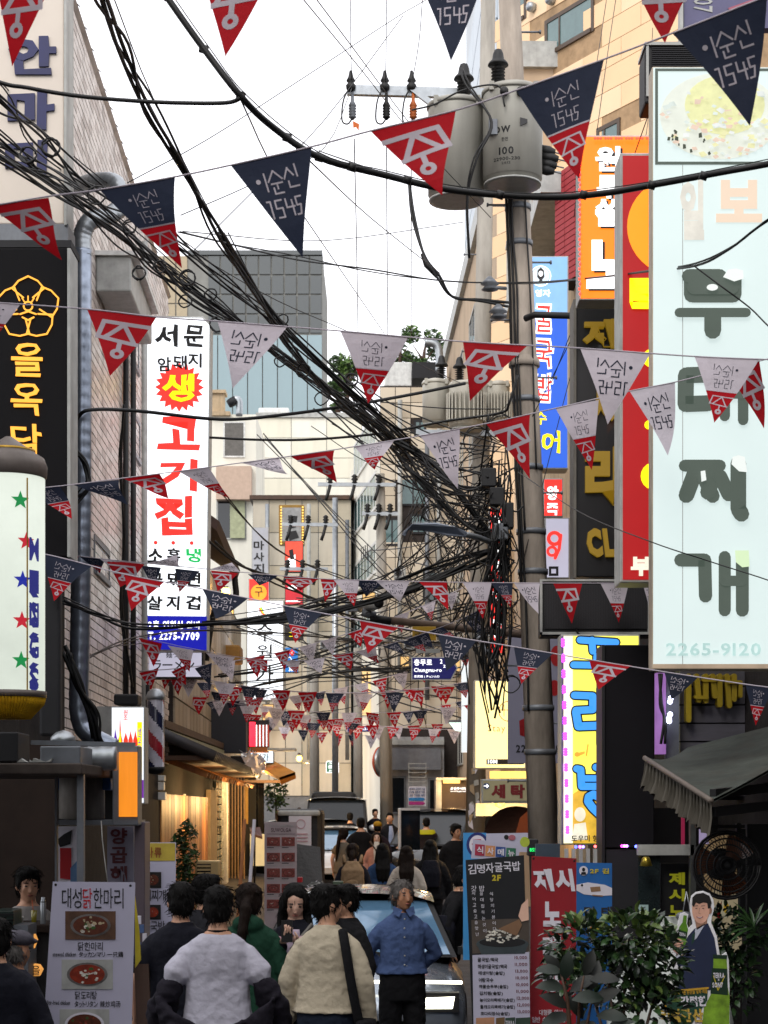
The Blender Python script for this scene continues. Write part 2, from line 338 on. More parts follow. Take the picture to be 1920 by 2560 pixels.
# hanging grey curtain of building wrap over the kiosk
MB().pbox(98, 1400, 150, 1840, 13.4, .12, mdark).build('awning_box', label='dark folded awning cloth hanging beside the lantern sign', cat='awning', bev=.02)
MB().pbox(-80, 1830, 45, 1905, 12.1, .4, mdark).build('service_box', label='dark box under the yellow fringe of the lantern sign', cat='box', bev=.01)
MB().pbox(100, 1865, 201, 1912, 11.95, .5, mgrey).build('fan_housing', label='grey sheet metal fan housing on the kiosk canopy', cat='fan housing', bev=.01)
b = MB(); b.beam(P(78, 1856, 12.4), P(338, 1862, 12.4), .03, .03, mgrey); b.build('steel_beam', label='thin steel beam running above the round ventilation duct', cat='beam')
def duct(name, label, pts, r, m, ridge=.03, n=18):
    pts = catmull(pts, 8); L = 0; out = []; rr = []
    tot = sum((b-a).length for a, b in zip(pts, pts[1:])); acc = [0]
    for a, b in zip(pts, pts[1:]): acc.append(acc[-1]+(b-a).length)
    k = max(4, int(tot/ridge))
    for i in range(k+1):
        s = tot*i/k; j = min(len(pts)-2, max(0, next((q-1 for q, v in enumerate(acc) if v >= s-1e-9), 1))); f = (s-acc[j])/max(1e-9, acc[j+1]-acc[j])
        out.append(pts[j].lerp(pts[j+1], f)); rr.append(r*(1.035 if i % 4 == 0 else 1))
    return MB().tube(out, rr, m, n).build(name, label=label, cat='duct')
mshiny = mat('spiral steel', '9aa3b2', .3, .8, nz=.25, sc=7)
duct('exhaust_duct', 'tall ribbed grey exhaust duct up the tiled wall', [P(205, 625, 17.2), P(204, 1000, 17.2), P(203, 1400, 17.2), P(198, 1700, 17.2), P(200, 1790, 17.2), P(222, 1835, 17.2), P(285, 1872, 17.2)], .092, mshiny, .028)
duct('duct_elbow', 'shiny flexible duct elbow at the top of the exhaust duct', [P(207, 640, 17.2), P(206, 590, 17.2), P(225, 553, 17.2), P(270, 540, 17.3), P(300, 515, 17.4), P(290, 460, 17.5), P(240, 455, 17.7), P(190, 470, 18)], .085, mgalv, .014)
duct('kitchen_duct', 'short shiny spiral duct lying above the kiosk', [P(195, 1898, 12.7), P(240, 1897, 12.7), P(292, 1895, 12.7)], .085, mgalv, .02)
MB().lathe([(.001, 0), (.09, .01), (.085, .05), (.05, .085), (.001, .1)], P(158, 1862, 12.5), mgalv, 18).build('roof_ventilator', label='domed steel ventilator on the kiosk roof', cat='vent')
# orange lit panel box and the bins on its shelf
t = E('panel_sign', 'grey steel box sign with a glowing orange wooden panel', 'sign', P(310, 2062, 13))
MB().pbox(281, 1864, 345, 2064, 13, .22, mgrey).build('casing', t, bev=.008); MB().pbox(297, 1880, 343, 2042, 12.985, .014, mat('lit orange wood', 'f08a1e', em=.75, nz=.35, sc=4, strk=12)).build('face_panel', t)
MB().pbox(140, 2050, 345, 2063, 13.03, .4, mgrey).build('shelf_rail', label='steel shelf rail under the rusty drum', cat='rail')
t = E('steel_drum', 'rust streaked white steel drum on the kiosk shelf', 'drum', P(205, 2050, 13.3))
MB().lathe([(.1, 0), (.165, .01), (.165, .3), (.15, .32), (.15, .34), (.17, .35), (.17, .385), (.02, .39)], P(205, 2050, 13.3), mrust, 24).build('shell', t)
for x, nm in ((152, 'blue plastic bin left open beside the rusty drum'), (263, 'blue plastic bin next to the orange lit panel')):
    MB().pbox(x-12, 1935, x+14, 1975, 13.25, .2, mat('blue bin plastic', '1d4a86', .5)).build('plastic_bin', label=nm, cat='bin', bev=.01)
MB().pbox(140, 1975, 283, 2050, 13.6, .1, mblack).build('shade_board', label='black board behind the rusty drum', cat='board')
t = E('window_poster', 'faded poster with white crane shape in the kiosk window', 'poster', P(170, 2210, 13.5))
MB().pbox(141, 2066, 194, 2260, 13.5, .02, mpw).build('sheet', t)
b = MB(); b.pprism([(142, 2100), (160, 2085), (180, 2075), (176, 2110), (150, 2118)], 13.495, .004, mpb); b.pprism([(150, 2120), (178, 2120), (179, 2200), (150, 2196)], 13.494, .003, mpr); b.pprism([(176, 2170), (194, 2150), (194, 2240), (176, 2240)], 13.493, .003, mat('poster blue', '5d7fa8')); b.build('print', t)
MB().pbox(336, 2055, 362, 2800, 13.2, .3, mat('mauve steel column', '6d6068', .5, .3, strk=6, dirt=.3)).build('steel_column', label='mauve painted steel column beside the vertical cloth banner', cat='column', bev=.006)
# ---------------------------------------------------------------- hanok style house with warm timber front
mplank = mat('warm timber plank', 'a8672c', .55, sc=4, strk=10, nz=.45, bump=.15); mplast = mat('old plaster', 'b8a284', .9, nz=.2, bump=.2, dirt=.3)
w3 = Wall(395, 28.5, 560, 44.5)
t = building('timber_house', 'old tile roofed house with a lamplit timber front', w3, 0, w3.L, 3.1, 3, mdirty)
n = 18
pm = [mplank, mat('darker timber plank', '7c4a22', .6, sc=4, strk=10, nz=.45), mat('pale timber plank', 'bd8040', .55, sc=4, strk=10, nz=.4)]
panels(t, w3, 0, 0.1, n, 1, w3.L*.62/n, 2.35, .03, .05, mplank, 'plank', mats=pm)
u0 = w3.L*.63; MB().obox(w3, u0, w3.L*.76, 0, 2.6, .002, .09, mplast).build('plaster_pier', t)
gm = [mat('glass block', '8fa09a', .15, coat=.5), mat('pale glass block', 'b4bdb4', .2, coat=.5), mat('dark glass block', '4b5656', .15, coat=.5)]
panels(t, w3, w3.L*.765, 0.6, 5, 15, w3.L*.17/5, .17, .03, .06, gm[0], 'glass_block', mats=gm)
b = MB(); b.obox(w3, w3.L*.945, w3.L*.985, 0, 3.1, .0, .12, mwhite); b.build('corner_post', t)
for i in range(26):
    u = .2+i*w3.L*.96/26; k = link('rafter', None, t) if False else MB().beam(w3.pt(u, 3.0, .02), w3.pt(u, 2.72, .75), .07, .08, pm[i % 3]).build('rafter', t)
# roof: rows of half round tiles
mroof = mat('grey roof tile', '34343a', .6, nz=.4, sc=6)
b = MB(); 
for i in range(46):
    u = i*(w3.L+.4)/46-.2; s = [w3.pt(u, 4.0, -1.4), w3.pt(u, 3.35, .1), w3.pt(u, 3.0, .9)]; b.tube(s, .10, mroof, 6)
b.obox(w3, -.2, w3.L+.2, 2.95, 3.02, 0, .85, mwood); build_each(b, 'roof_tile', t)
MB().obox(w3, -.2, w3.L+.2, 4.05, 4.25, -1.7, -1.2, mroof).build('ridge', t)
b = MB()
for i in range(60):
    u = R.uniform(w3.L*.4, w3.L); v = R.uniform(3.02, 3.3); p = w3.pt(u, v, .95); b.add([p, p+Vector((R.uniform(-.1, .2), -.03, R.uniform(.05, .2))), p+Vector((R.uniform(.05, .2), .05, R.uniform(-.15, .05)))], [(0, 1, 2)], mpw)
props(b.build('torn_sheeting', t), kind='stuff')
# brown sloping canopy over the barber shop
t = E('sloping_canopy', 'brown sloping eave with a pale gutter over the timber house', 'canopy', P(480, 1850, 30))
b = MB(); b.beam(P(402, 1808, 29), P(552, 1865, 40), .14, .12, mwood); b.build('fascia', t)
b = MB(); b.beam(P(405, 1838, 29), P(548, 1885, 40), .22, .16, mat('pale green gutter', '8f967c', .5)); b.build('gutter', t)
MB().beam(P(547, 1860, 40), P(547, 1905, 40), .2, .2, mat('red brown post', '4e2a20', .6)).build('bracket', t)
for i, (x, y) in enumerate(((447, 1985), (470, 1978), (494, 1972), (517, 1968))):
    MB().pbox(x, y, x+14, y+24, 33+i*2.5, .25, [mwhite, mplast, mplast, mplast][i]).build('wall_lamp', label='square %s box lamp under the timber eave, %s along' % (['white', 'tan', 'sand coloured', 'ochre'][i], ['first', 'second', 'third', 'last'][i]), cat='lamp', group='box lamps under the timber eave')
for i, (x, y) in enumerate(((392, 1938), (391, 1955), (391, 1980))):
    MB().pbox(x, y, x+(19, 18, 22)[i], y+(14, 20, 20)[i], 28.2, .2, mwhite).build('junction_box', label=['slim white box at the top of the timber wall', 'square white box between two others on the timber wall', 'wide white box lowest on the timber wall'][i], cat='box', bev=.01)
# ---------------------------------------------------------------- third left building, square tiled
msq = mat('beige square tile', 'b3a693', .5, nz=.14, dirt=.35); msq2 = mat('beige square tile worn', 'a1947f', .55, nz=.2, dirt=.4)
w4 = Wall(432, 31.2, 600, 52)
t = building('beige_building', 'beige square tiled building with a brown eave beyond the lit meat sign', w4, 0, w4.L, 7.4, 4, mjoint)
panels(t, w4, 0, 3.3, 26, 5, w4.L/26, .8, .03, .03, msq, 'tile', mats=[msq, msq2])
b = MB(); b.add([w4.pt(-.2, 7.5, -.1), w4.pt(w4.L*.30, 7.5, -.1), w4.pt(w4.L*.30, 6.9, .75), w4.pt(-.2, 6.9, .75), w4.pt(-.2, 7.7, -.1), w4.pt(w4.L*.30, 7.7, -.1), w4.pt(w4.L*.30, 7.05, .8), w4.pt(-.2, 7.05, .8)], [(0, 1, 2, 3), (4, 5, 6, 7), (0, 1, 5, 4), (1, 2, 6, 5), (2, 3, 7, 6), (3, 0, 4, 7)], mat('brown eave', '4a342b', .7, nz=.3)).build('eave', t)
b = MB(); b.tube(catmull([w4.pt(w4.L*.29, 6.9, .7), w4.pt(w4.L*.29, 6.4, .7), w4.pt(w4.L*.29, 6.2, .3), w4.pt(w4.L*.29, 5.2, .12)], 5), .07, mblack).build('downpipe', t)
mwarm = mat('warm lit window', 'ffc763', em=1.3, nz=.2, sc=4)
for a, b_, c, d in ((532, 556, 1478, 1760), (568, 582, 1500, 1700)): pwin(t, w4, a, b_, c, d, pane=mwarm, fr=mwood, mull=(.5,), bars=(.3, .6))
for a, b_, c, d in ((455, 470, 1400, 1445), (585, 592, 1600, 1700)): pwin(t, w4, a, b_, c, d, pane=mdglass)
MB().pbox(545, 1612, 600, 1655, 45, 1, mat('tan awning cloth', '9a7440', .8)).build('window_awning', label='small tan cloth awning over the lamplit window', cat='awning', bev=.05)
t = E('air_conditioner', 'white outdoor air conditioner with slatted front near the phone number sign', 'air conditioner', P(588, 1778, 46))
MB().pbox(567, 1706, 607, 1778, 46, .4, mlgrey).build('casing', t, bev=.02); b = MB()
for i in range(9): b.pbox(571, 1715+i*6.6, 596, 1718.5+i*6.6, 45.96, .03, mwhite)
build_each(b, 'slat', t); MB().pbox(570, 1712, 597, 1774, 45.985, .012, mdark).build('opening', t)
MB().pbox(511, 1758, 615, 1882, 40, .5, mat('slate fascia', '2a2d36', .55, nz=.1)).build('fascia_box', label='blank slate grey fascia box above the slatted shopfront', cat='fascia', bev=.01)
# ---------------------------------------------------------------- slatted shopfront with orange awning
t = E('slatted_shopfront', 'dark shopfront with tall pale vertical slats and an open doorway', 'shopfront', P(600, 2150, 46))
MB().pbox(560, 1890, 640, 2330, 47, .1, mblack).build('back_wall', t)
for i in range(7): MB().pbox(564+i*7.5, 1925+i*2, 567+i*7.5, 2300, 46-i*.05, .06, mat('pale timber slat', '9c7d58', .6)).build('slat', t)
MB().pbox(613, 1947, 620, 2060, 46.4, .1, mat('yellow door frame', 'c2974a', .6)).build('door_frame', t); MB().pbox(620, 1950, 660, 2120, 47.4, .05, mdglass).build('doorway', t)
MB().pbox(625, 2085, 662, 2165, 46.2, .1, mat('cream lit panel', 'e8cf98', em=.5, nz=.1)).build('lit_panel', t)
b = MB(); b.add([P(610, 1895, 46), P(735, 1932, 40), P(700, 1942, 40), P(610, 1897, 46), P(610, 1885, 46), P(738, 1926, 40), P(737, 1930, 40), P(612, 1890, 46)], [(0, 1, 2, 3), (4, 5, 6, 7), (0, 1, 5, 4), (1, 2, 6, 5)], mwood)
mor = mat('orange canvas', 'c98a3a', .8, nz=.2, sc=3)
t = E('shop_awning', 'orange canvas awning lit by a lamp above the doorway', 'awning', P(680, 1950, 43))
A = [P(608, 1897, 47), P(660, 1890, 47), P(738, 1930, 41), P(698, 1944, 41)]
MB().add(A+[a-Vector((0, 0, .06)) for a in A], [(0, 1, 2, 3), (7, 6, 5, 4), (0, 4, 5, 1), (1, 5, 6, 2), (2, 6, 7, 3), (3, 7, 4, 0)], mor).build('canvas', t)
A = [P(698, 1944, 41), P(738, 1930, 41), P(740, 1946, 41), P(703, 1962, 41)]
MB().add(A+[a+Vector((0, .05, 0)) for a in A], [(0, 1, 2, 3), (7, 6, 5, 4), (0, 4, 5, 1), (1, 5, 6, 2), (2, 6, 7, 3), (3, 7, 4, 0)], mat('orange valance', 'a8641e', .8)).build('valance', t)
MB().pbox(610, 1950, 705, 1956, 44, 1.5, mwood).build('frame', t)
t = E('street_planter_tree', 'small dark green leafy tree standing beyond the doorway', 'tree', P(690, 2030, 50))
mleafd = mat('dark leaf', '2c4020', .5, nz=.4); 
def leaves(b, c, rad, n, sz, ms, flat=.6):
    for i in range(n):
        d = Vector((R.gauss(0, 1), R.gauss(0, 1), R.gauss(0, 1))).normalized()*R.random()**.4; p = Vector((c[0]+d.x*rad[0], c[1]+d.y*rad[1], c[2]+d.z*rad[2]))
        a = Vector((R.gauss(0, 1), R.gauss(0, 1), R.gauss(0, flat))).normalized(); n_ = a.orthogonal().normalized(); n_.rotate(Matrix.Rotation(R.uniform(0, 6.3), 3, a)); s = sz*R.uniform(.6, 1.3)
        q = a.cross(n_); b.add([p-a*s, p+n_*s*.35+q*s*.12-a*s*.1, p+a*s, p-n_*s*.35+q*s*.12-a*s*.1], [(0, 1, 2, 3)], R.choice(ms))
b = MB(); leaves(b, P(690, 1990, 50), (.35, .35, .5), 260, .09, [mleafd, mat('mid leaf', '3c5a28', .5)]); props(b.build('crown', t), kind='stuff'); MB().tube([P(690, 2100, 50), P(690, 2000, 50)], .03, mwood).build('trunk', t)
# ---------------------------------------------------------------- far buildings behind
mgp = mat('grey metal panel', '55595a', .45, .2, nz=.1, sc=.6); mbg = mat('pale blue glass', '859a9f', .35, .1, nz=.1, sc=.3, coat=.3, strk=3, dirt=.2); mcon2 = mat('grey concrete', '8b8b86', .9, nz=.15, dirt=.3, sc=1)
w = Wall(380, 112, 806, 112)
t = building('glass_block_building', 'tall grey panelled office block with a pale blue lower half', w, 0, w.L, 2.2+(2022-640)/F*112, 10, mcon2)
un, _ = w.uv(470, 700); zl = lambda y: CH-(y-HY)/F*112
MB().obox(w, un, w.L, zl(640)+.02, zl(628), -3, .2, mgp).build('parapet', t)
nu = 9; panels(t, w, un+1.2, zl(835), nu, 4, (w.L-un-1.2)/nu, (zl(640)-zl(835))/4, .1, .12, mgp, 'panel')
nu = 9; panels(t, w, un, zl(1090), nu, 1, (w.L-un)/nu, zl(838)-zl(1090), .06, .14, mbg, 'glass_panel')
panels(t, w, 0, zl(1000), 3, 6, un/3, (zl(640)-zl(1000))/6, .08, .1, mat('beige cladding', 'a89a80', .7, nz=.1), 'panel')
mcream = mat('cream render', 'e6e3d6', .85, nz=.07, sc=.8, dirt=.2); mcl = mat('cream cladding', 'e0dcca', .8, nz=.08, sc=.7, strk=3, dirt=.25)
w = Wall(520, 78, 905, 78); zl = lambda y: CH-(y-HY)/F*78
t = building('white_clad_building', 'wide white clad building with long level joints behind the cables', w, 0, w.L, zl(1045), 7, mlgrey)
un, _ = w.uv(640, 1100); nv = 13; panels(t, w, un, zl(1700), 3, nv, (w.L-un)/3, (zl(1045)-zl(1700))/nv, .025, .06, mcream, 'panel', mats=[mcream, mcl])
MB().obox(w, un, w.L, zl(1045), zl(1033), -1, .15, mlgrey).build('coping', t)
MB().pbox(646, 1019, 722, 1043, 79, 1, mwhite).build('rooftop_unit', label='long white cooling unit on the white clad roof', cat='cooling unit', bev=.05)
w = Wall(525, 70, 640, 70); zl = lambda y: CH-(y-HY)/F*70
t = building('pale_stucco_house', 'pale stucco building with a chimney and a grey doorway recess', w, 0, w.L, zl(1036), 5, mcream)
MB().pbox(528, 980, 560, 1036, 70, .6, mplast).build('chimney', t); MB().pbox(524, 974, 564, 982, 69.9, .8, mplast).build('chimney_cap', t); MB().pbox(520, 1028, 575, 1038, 69.8, .6, mplast).build('cornice', t)
pwin(t, w, 562, 609, 1058, 1140, pane=mat('grey recess', '6d6a66', .8), fr=mwhite); 
MB().pbox(540, 1165, 628, 1248, 69.5, .5, mat('pink stone', 'c2aa98', .8, nz=.12)).build('balcony', t); pwin(t, w, 545, 612, 1252, 1345, pane=mdglass, fr=mlgrey, mull=(.5,)); MB().pbox(575, 1252, 612, 1345, 69.85, .06, mat('frosted pane', 'a3a884', .4, nz=.3)).build('pane', t)
t = E('steel_flue', 'bent steel flue pipe on the stucco roof', 'flue', P(600, 1040, 68))
b = MB(); b.tube(catmull([P(598, 1040, 68), P(598, 1005, 68), P(590, 998, 68), P(580, 1003, 68)], 5), .13, mgalv, 10); b.build('pipe', t)
b = MB(); b.tube([P(577, 997, 68), P(586, 1012, 68)], .2, mdark, 8); b.build('cowl', t)
b = MB(); mtan = mat('tan fluted render', 'c4bcac', .85, nz=.12, dirt=.4, sc=1.2)
w = Wall(632, 64, 878, 64); zl = lambda y: CH-(y-HY)/F*64
t = building('tan_building', 'tan panelled building behind the red picture sign', w, 0, w.L, zl(1248), 6, mgrey)
panels(t, w, 0, zl(1990), 6, 9, w.L/6, (zl(1250)-zl(1990))/9, .025, .05, mtan, 'panel', mats=[mtan, mat('ochre fluted render', 'bab09c', .85, nz=.12, dirt=.35, sc=1.2)])
MB().obox(w, -.1, w.L+.1, zl(1250), zl(1240), -2, .2, mwood).build('coping', t)
for a, b_, c, d in ((745, 775, 1860, 1960), (775, 812, 1500, 1590), (770, 800, 1640, 1720), (836, 862, 1500, 1580), (836, 862, 1650, 1730), (650, 690, 1620, 1700)): pwin(t, w, a, b_, c, d, pane=mglass)
mteal = mat('teal glass', '54797a', .15, nz=.2, coat=.4)
w = Wall(875, 66, 978, 55); 
t = building('white_corner_building', 'white building with teal ribbon windows facing the alley', w, 0, w.L, 2.2+(2022-1130)/F*62, 5, mcream)
for y0, y1 in ((1120, 1200), (1262, 1335), (1420, 1480), (1560, 1640)): pwin(t, w, 887, 940, y0, y1, pane=mteal, fr=mwhite, mull=(.15, .3, .45, .6, .75, .9), fw=.1)
b = MB()
for i in range(4): b.stroke([(903+i*5, 1370-i*3), (904+i*5, 1398-i*2)], 2.4, 61.5-i*.7, .05, mtx)
b.build('sign_letters', label='black upright stroke letters on the white corner building', cat='sign')
mbt = mat('beige stone panel', 'd6cab6', .75, nz=.08, sc=.8, dirt=.2); mbt2 = mat('beige stone panel worn', 'c6b9a4', .8, nz=.1, sc=.8, dirt=.3)
w = Wall(950, 54.4, 1180, 54.4); zl = lambda y: CH-(y-HY)/F*54.4
t = building('stone_clad_building', 'beige stone clad building behind the tangle of cables', w, 0, w.L, zl(965), 6, mjoint)
wins = [(1003, 1062, 1195, 1260), (1040, 1060, 1055, 1085), (1062, 1110, 1425, 1500), (1030, 1062, 1290, 1330), (960, 1000, 1300, 1360)]
sk = []
for a, b_, c, d in wins: pwin(t, w, a, b_, c, d, pane=mglass, fr=mdark, mull=(.5,)); u0, v1 = w.uv(a, c); u1, v0 = w.uv(b_, d); sk.append((u0-.1, u1+.1, v0-.1, v1+.1))
panels(t, w, 0, zl(1820), 6, 22, w.L/6, (zl(968)-zl(1820))/22, .02, .02, mbt, 'panel', mats=[mbt, mbt2], skip=sk)
MB().pbox(1030, 905, 1110, 945, 57.5, 1.5, mdark).build('roof_canopy', label='dark flat canopy on the roof behind the transformers', cat='canopy'); MB().pbox(960, 905, 1030, 965, 60, 2, mwhite).build('roof_hut', label='small white rooftop hut with pale windows', cat='hut', bev=.03)
b = MB(); b.tube(catmull([P(1098, 930, 56), P(1098, 880, 56), P(1088, 860, 56), P(1062, 855, 56)], 6), .12, mgalv, 10); b.build('vent_pipe', label='hooked galvanised vent pipe above the beige roof', cat='pipe')
# trees on the hill behind the roofs
def roof_tree(label, px, py, Y, rx, ry, n, ms):
    c = P(px, py, Y); t = E('hill_tree', label, 'tree', c-Vector((0, 0, ry*1.4))); b = MB()
    for k in range(7):
        d = Vector((R.uniform(-1, 1)*rx*.65, R.uniform(-1, 1)*rx*.4, R.uniform(-.7, .8)*ry)); leaves(b, c+d, (rx*.45, rx*.4, ry*.35), n//7, .3, ms)
    props(b.build('crown', t), kind='stuff'); b = MB(); b.tube([c-Vector((0, 0, ry*1.6)), c, c+Vector((.2, 0, ry*.6))], [.28, .16, .04], mwood); b.tube([c-Vector((0, 0, ry*.4)), c+Vector((rx*.5, 0, ry*.3))], [.1, .03], mwood); b.tube([c-Vector((0, 0, ry*.3)), c+Vector((-rx*.5, 0, ry*.4))], [.1, .03], mwood); b.build('trunk', t)
lm = [mleafd, mat('mid leaf', '3c5a28', .5), mat('light leaf', '5c7838', .5)]
roof_tree('dark pine like tree rising behind the blue glass block', 868, 935, 150, 1.9, 2.6, 900, lm)
roof_tree('round green tree above the beige rooftops', 1060, 885, 150, 1.9, 2.0, 900, lm)
roof_tree('thin leafy tree between the two rooftops', 1000, 880, 155, 1.3, 1.5, 420, lm)
roof_tree('low bush of leaves at the roof edge', 845, 990, 145, 1.0, 1.2, 350, lm)
# ---------------------------------------------------------------- end of the alley
w = Wall(690, 76, 985, 76); zl = lambda y: CH-(y-HY)/F*76
t = building('ochre_building', 'ochre rendered building at the end of the alley', w, 0, w.L, zl(1700), 4, mat('ochre render', 'ad8a5e', .85, nz=.12, dirt=.2, sc=1.5))
for a, b_, c, d in ((738, 752, 1945, 1990), (838, 860, 1820, 1900), (828, 838, 1962, 2012)): pwin(t, w, a, b_, c, d, pane=mdglass, fr=mwood)
MB().pbox(845, 1915, 885, 1940, 73, 1.5, mat('green awning', '1f5a52', .7)).build('small_awning', label='small green awning over a lit doorway at the alley end', cat='awning', bev=.05)
w = Wall(952, 53.6, 1110, 53.6); zl = lambda y: CH-(y-HY)/F*53.6
mgb = mat('grey shutter', 'a2a2a4', .7, nz=.15, dirt=.3)
t = building('grey_shuttered_building', 'grey shuttered shopfront under the beige stone building', w, 0, w.L, zl(1842), .7, mgb)
MB().obox(w, .2, w.L-.1, zl(1925), zl(1872), .0, .3, mat('dark grey canopy', '6a6b70', .6)).build('canopy', t); MB().obox(w, 0, w.L, zl(1862), zl(1850), 0, .15, mlgrey).build('ledge', t)
for a, b_, c, d in ((975, 1010, 1945, 2030), (1075, 1100, 1950, 2030)): pwin(t, w, a, b_, c, d, pane=mdglass, fr=mgrey)
t = E('direction_board', 'white notice board with blue and magenta arrows under a steel ladder frame', 'board', P(1043, 2020, 52.6))
MB().pbox(1021, 1966, 1065, 2015, 52.6, .1, mpw).build('board', t); b = MB(); b.pprism([(1022, 1994), (1058, 1994), (1063, 1998), (1058, 2002), (1022, 2002)], 52.58, .02, mat('arrow blue', '2a80c0')); b.build('arrow', t); b = MB(); b.pprism([(1022, 2004), (1058, 2004), (1063, 2008), (1058, 2012), (1022, 2012)], 52.58, .02, mat('arrow magenta', 'b02a80')); b.build('arrow', t)
for i, s_ in enumerate(('1층부터 무인편 신설', '디자털 출판사 부동', '모든 인쇄물 제작')): text(t, s_, (1023, 1969+i*8, 1062, 1975+i*8), 52.58, mat('print blue', '39507e'), bold=.01)
for x in (1021, 1064): MB().pbox(x, 1907, x+2, 1968, 52.6, .05, mlgrey).build('upright', t)
for y in (1908, 1919, 1930, 1942, 1953): MB().pbox(1021, y, 1066, y+2, 52.55, .04, mlgrey).build('rung', t)
t = E('steel_gatehouse', 'brown shuttered kiosk with warm lamps on its grey frame', 'kiosk', P(1130, 2080, 42))
MB().pbox(1090, 1946, 1175, 2250, 42, 1.5, mat('brown shutter', '43362f', .7, nz=.15)).build('shutter', t); MB().pbox(1090, 1945, 1104, 2250, 41.8, .3, mlgrey).build('frame', t); MB().pbox(1090, 1944, 1176, 1950, 41.75, .3, mlgrey).build('lintel', t)
text(t, '로젠주식회사', (1126, 1968, 1172, 1975), 41.95, mtwh, bold=.02); text(t, 'www.ilogen.com', (1126, 1976, 1166, 1981), 41.95, mtwh)
MB().pbox(1108, 1950, 1150, 1958, 41.7, .1, mwarm).build('lamp_strip', t)
# ---------------------------------------------------------------- right hand side
mtanb = mat('pale tan stone panel', 'ecceaa', .75, nz=.06, sc=.9); mtanb2 = mat('pale tan stone panel warm', 'e8c69e', .75, nz=.06, sc=.9)
w = Wall(1288, 37.1, 1660, 33.2)
t = building('tan_stone_tower', 'tall pale tan stone building behind the transformers', w, -.5, w.L+1, 21, 7, mat('tan stone joint', 'a88c6c', .8))
wn_ = [(1370, 1480, 60, 134), (1270, 1312, -60, 65), (1500, 1545, 330, 410)]; sk = []
for a, b_, c, d in wn_:
    pwin(t, w, a, b_, c, d, pane=mglass, fr=mfr, mull=(.28,), fw=.08); u0, v1 = w.uv(a, c); u1, v0 = w.uv(b_, d); sk.append((u0-.12, u1+.12, v0-.12, v1+.12))
panels(t, w, -1.2, 8.2, 6, 29, w.L/4.0, .44, .012, .015, mtanb, 'panel', mats=[mtanb, mtanb2], half=.5, skip=sk)
for x, y in ((1337, 20), (1385, 2)):
    u, v = w.uv(x, y); MB().lathe([(.09, 0), (.1, .08), (.085, .14), (.03, .17)], w.pt(u, v, .02), mgalv, 14, axis=w.n).build('wall_vent', label='round steel wall vent %s' % ('beside the transformer pole' if x < 1350 else 'at the top of the tan wall'), cat='vent')
w = Wall(1165, 62, 1245, 47)
t = building('pale_blue_tower', 'tall pale building edge behind the galvanised pole', w, 0, w.L, 2.2+2200/F*55, 6, mat('pale blue panel', 'b9bfc4', .6, nz=.08, sc=.6))
panels(t, w, 0, 14, 3, 9, w.L/3, 1.4, .06, .05, mlgrey, 'panel', mats=[mat('bluish panel', 'a9b4bd', .4, nz=.1, sc=.6)])
w = Wall(1116, 60, 1300, 36)
t = building('beige_slab_building', 'beige building with dark upper windows stepping along the alley', w, 0, w.L, 2.2+(2022-690)/F*50, 6, mat('beige render', 'b7a188', .85, nz=.08, dirt=.2, sc=1))
roofcap(t, w, 0, w.L, 2.2+(2022-690)/F*50, 6, mlgrey, .5)
for k in range(5):
    for j in range(5):
        u = w.L*(.06+k*.19); z = 3.5+j*2.6; window(t, w, u, u+w.L*.08, z, z+1.3, pane=mdglass, fr=mlgrey, mull=(.5,), fw=.05)
w = Wall(1330, 33, 1440, 26)
t = building('railed_house', 'grey rendered house with a railed balcony and red brick corner', w, 0, w.L, 2.2+(2022-650)/F*30, 4, mplast)
b = MB(); zb = 2.2+(2022-640)/F*30; b.obox(w, 0, w.L, zb-.3, zb, 0, .5, mlgrey); b.build('balcony', t)
for i in range(12): MB().obox(w, w.L*i/12, w.L*i/12+.04, zb, zb+1.0, .42, .46, mlgrey).build('baluster', t)
MB().obox(w, 0, w.L, zb+1, zb+1.06, .4, .48, mlgrey).build('handrail', t)
mrb = mat('red painted brick', 'a02830', .7, nz=.15)
w_ = Wall(1390, 26.2, 1440, 25.6); MBk = E('brick_pier', 'red painted brick pier behind the orange sign', 'brick pier', w_.pt(0, 7, 0)); MB().obox(w_, 0, w_.L, 9.6, 11.2, -.4, 0, mjoint).build('core', MBk)
panels(MBk, w_, 0, 9.6, 2, 19, w_.L/2, .085, .012, .02, mrb, 'brick', half=.0)
t = E('side_building', 'dark building behind the big lit stew sign', 'building', (3.6, 16, 0))
MB().add([(2.55, 23, 0), (3.1, 8.5, 0), (9, 8.5, 0), (9, 23, 0), (2.55, 23, 6.9), (3.1, 8.5, 6.9), (9, 8.5, 6.9), (9, 23, 6.9)], [(0, 1, 5, 4), (1, 2, 6, 5), (2, 3, 7, 6), (3, 0, 4, 7), (4, 5, 6, 7)], mdirty).build('wall', t)
# the alley goes on behind the camera
for nm, x0, x1, y0, y1, z in (('plain rendered building beside the camera on the kiosk side', -11, -3.4, -32, 7.5, 9.5), ('plain rendered building beside the camera on the stew sign side', 3.3, 11, -32, 7.5, 9), ('plain rendered building closing the alley behind the camera', -11, 11, -46, -40, 6)):
    t = E('building', nm, 'building', ((x0+x1)/2, (y0+y1)/2, 0)); MB().box(x0, x1, y0, y1, 0, z, mdirty).build('wall', t)
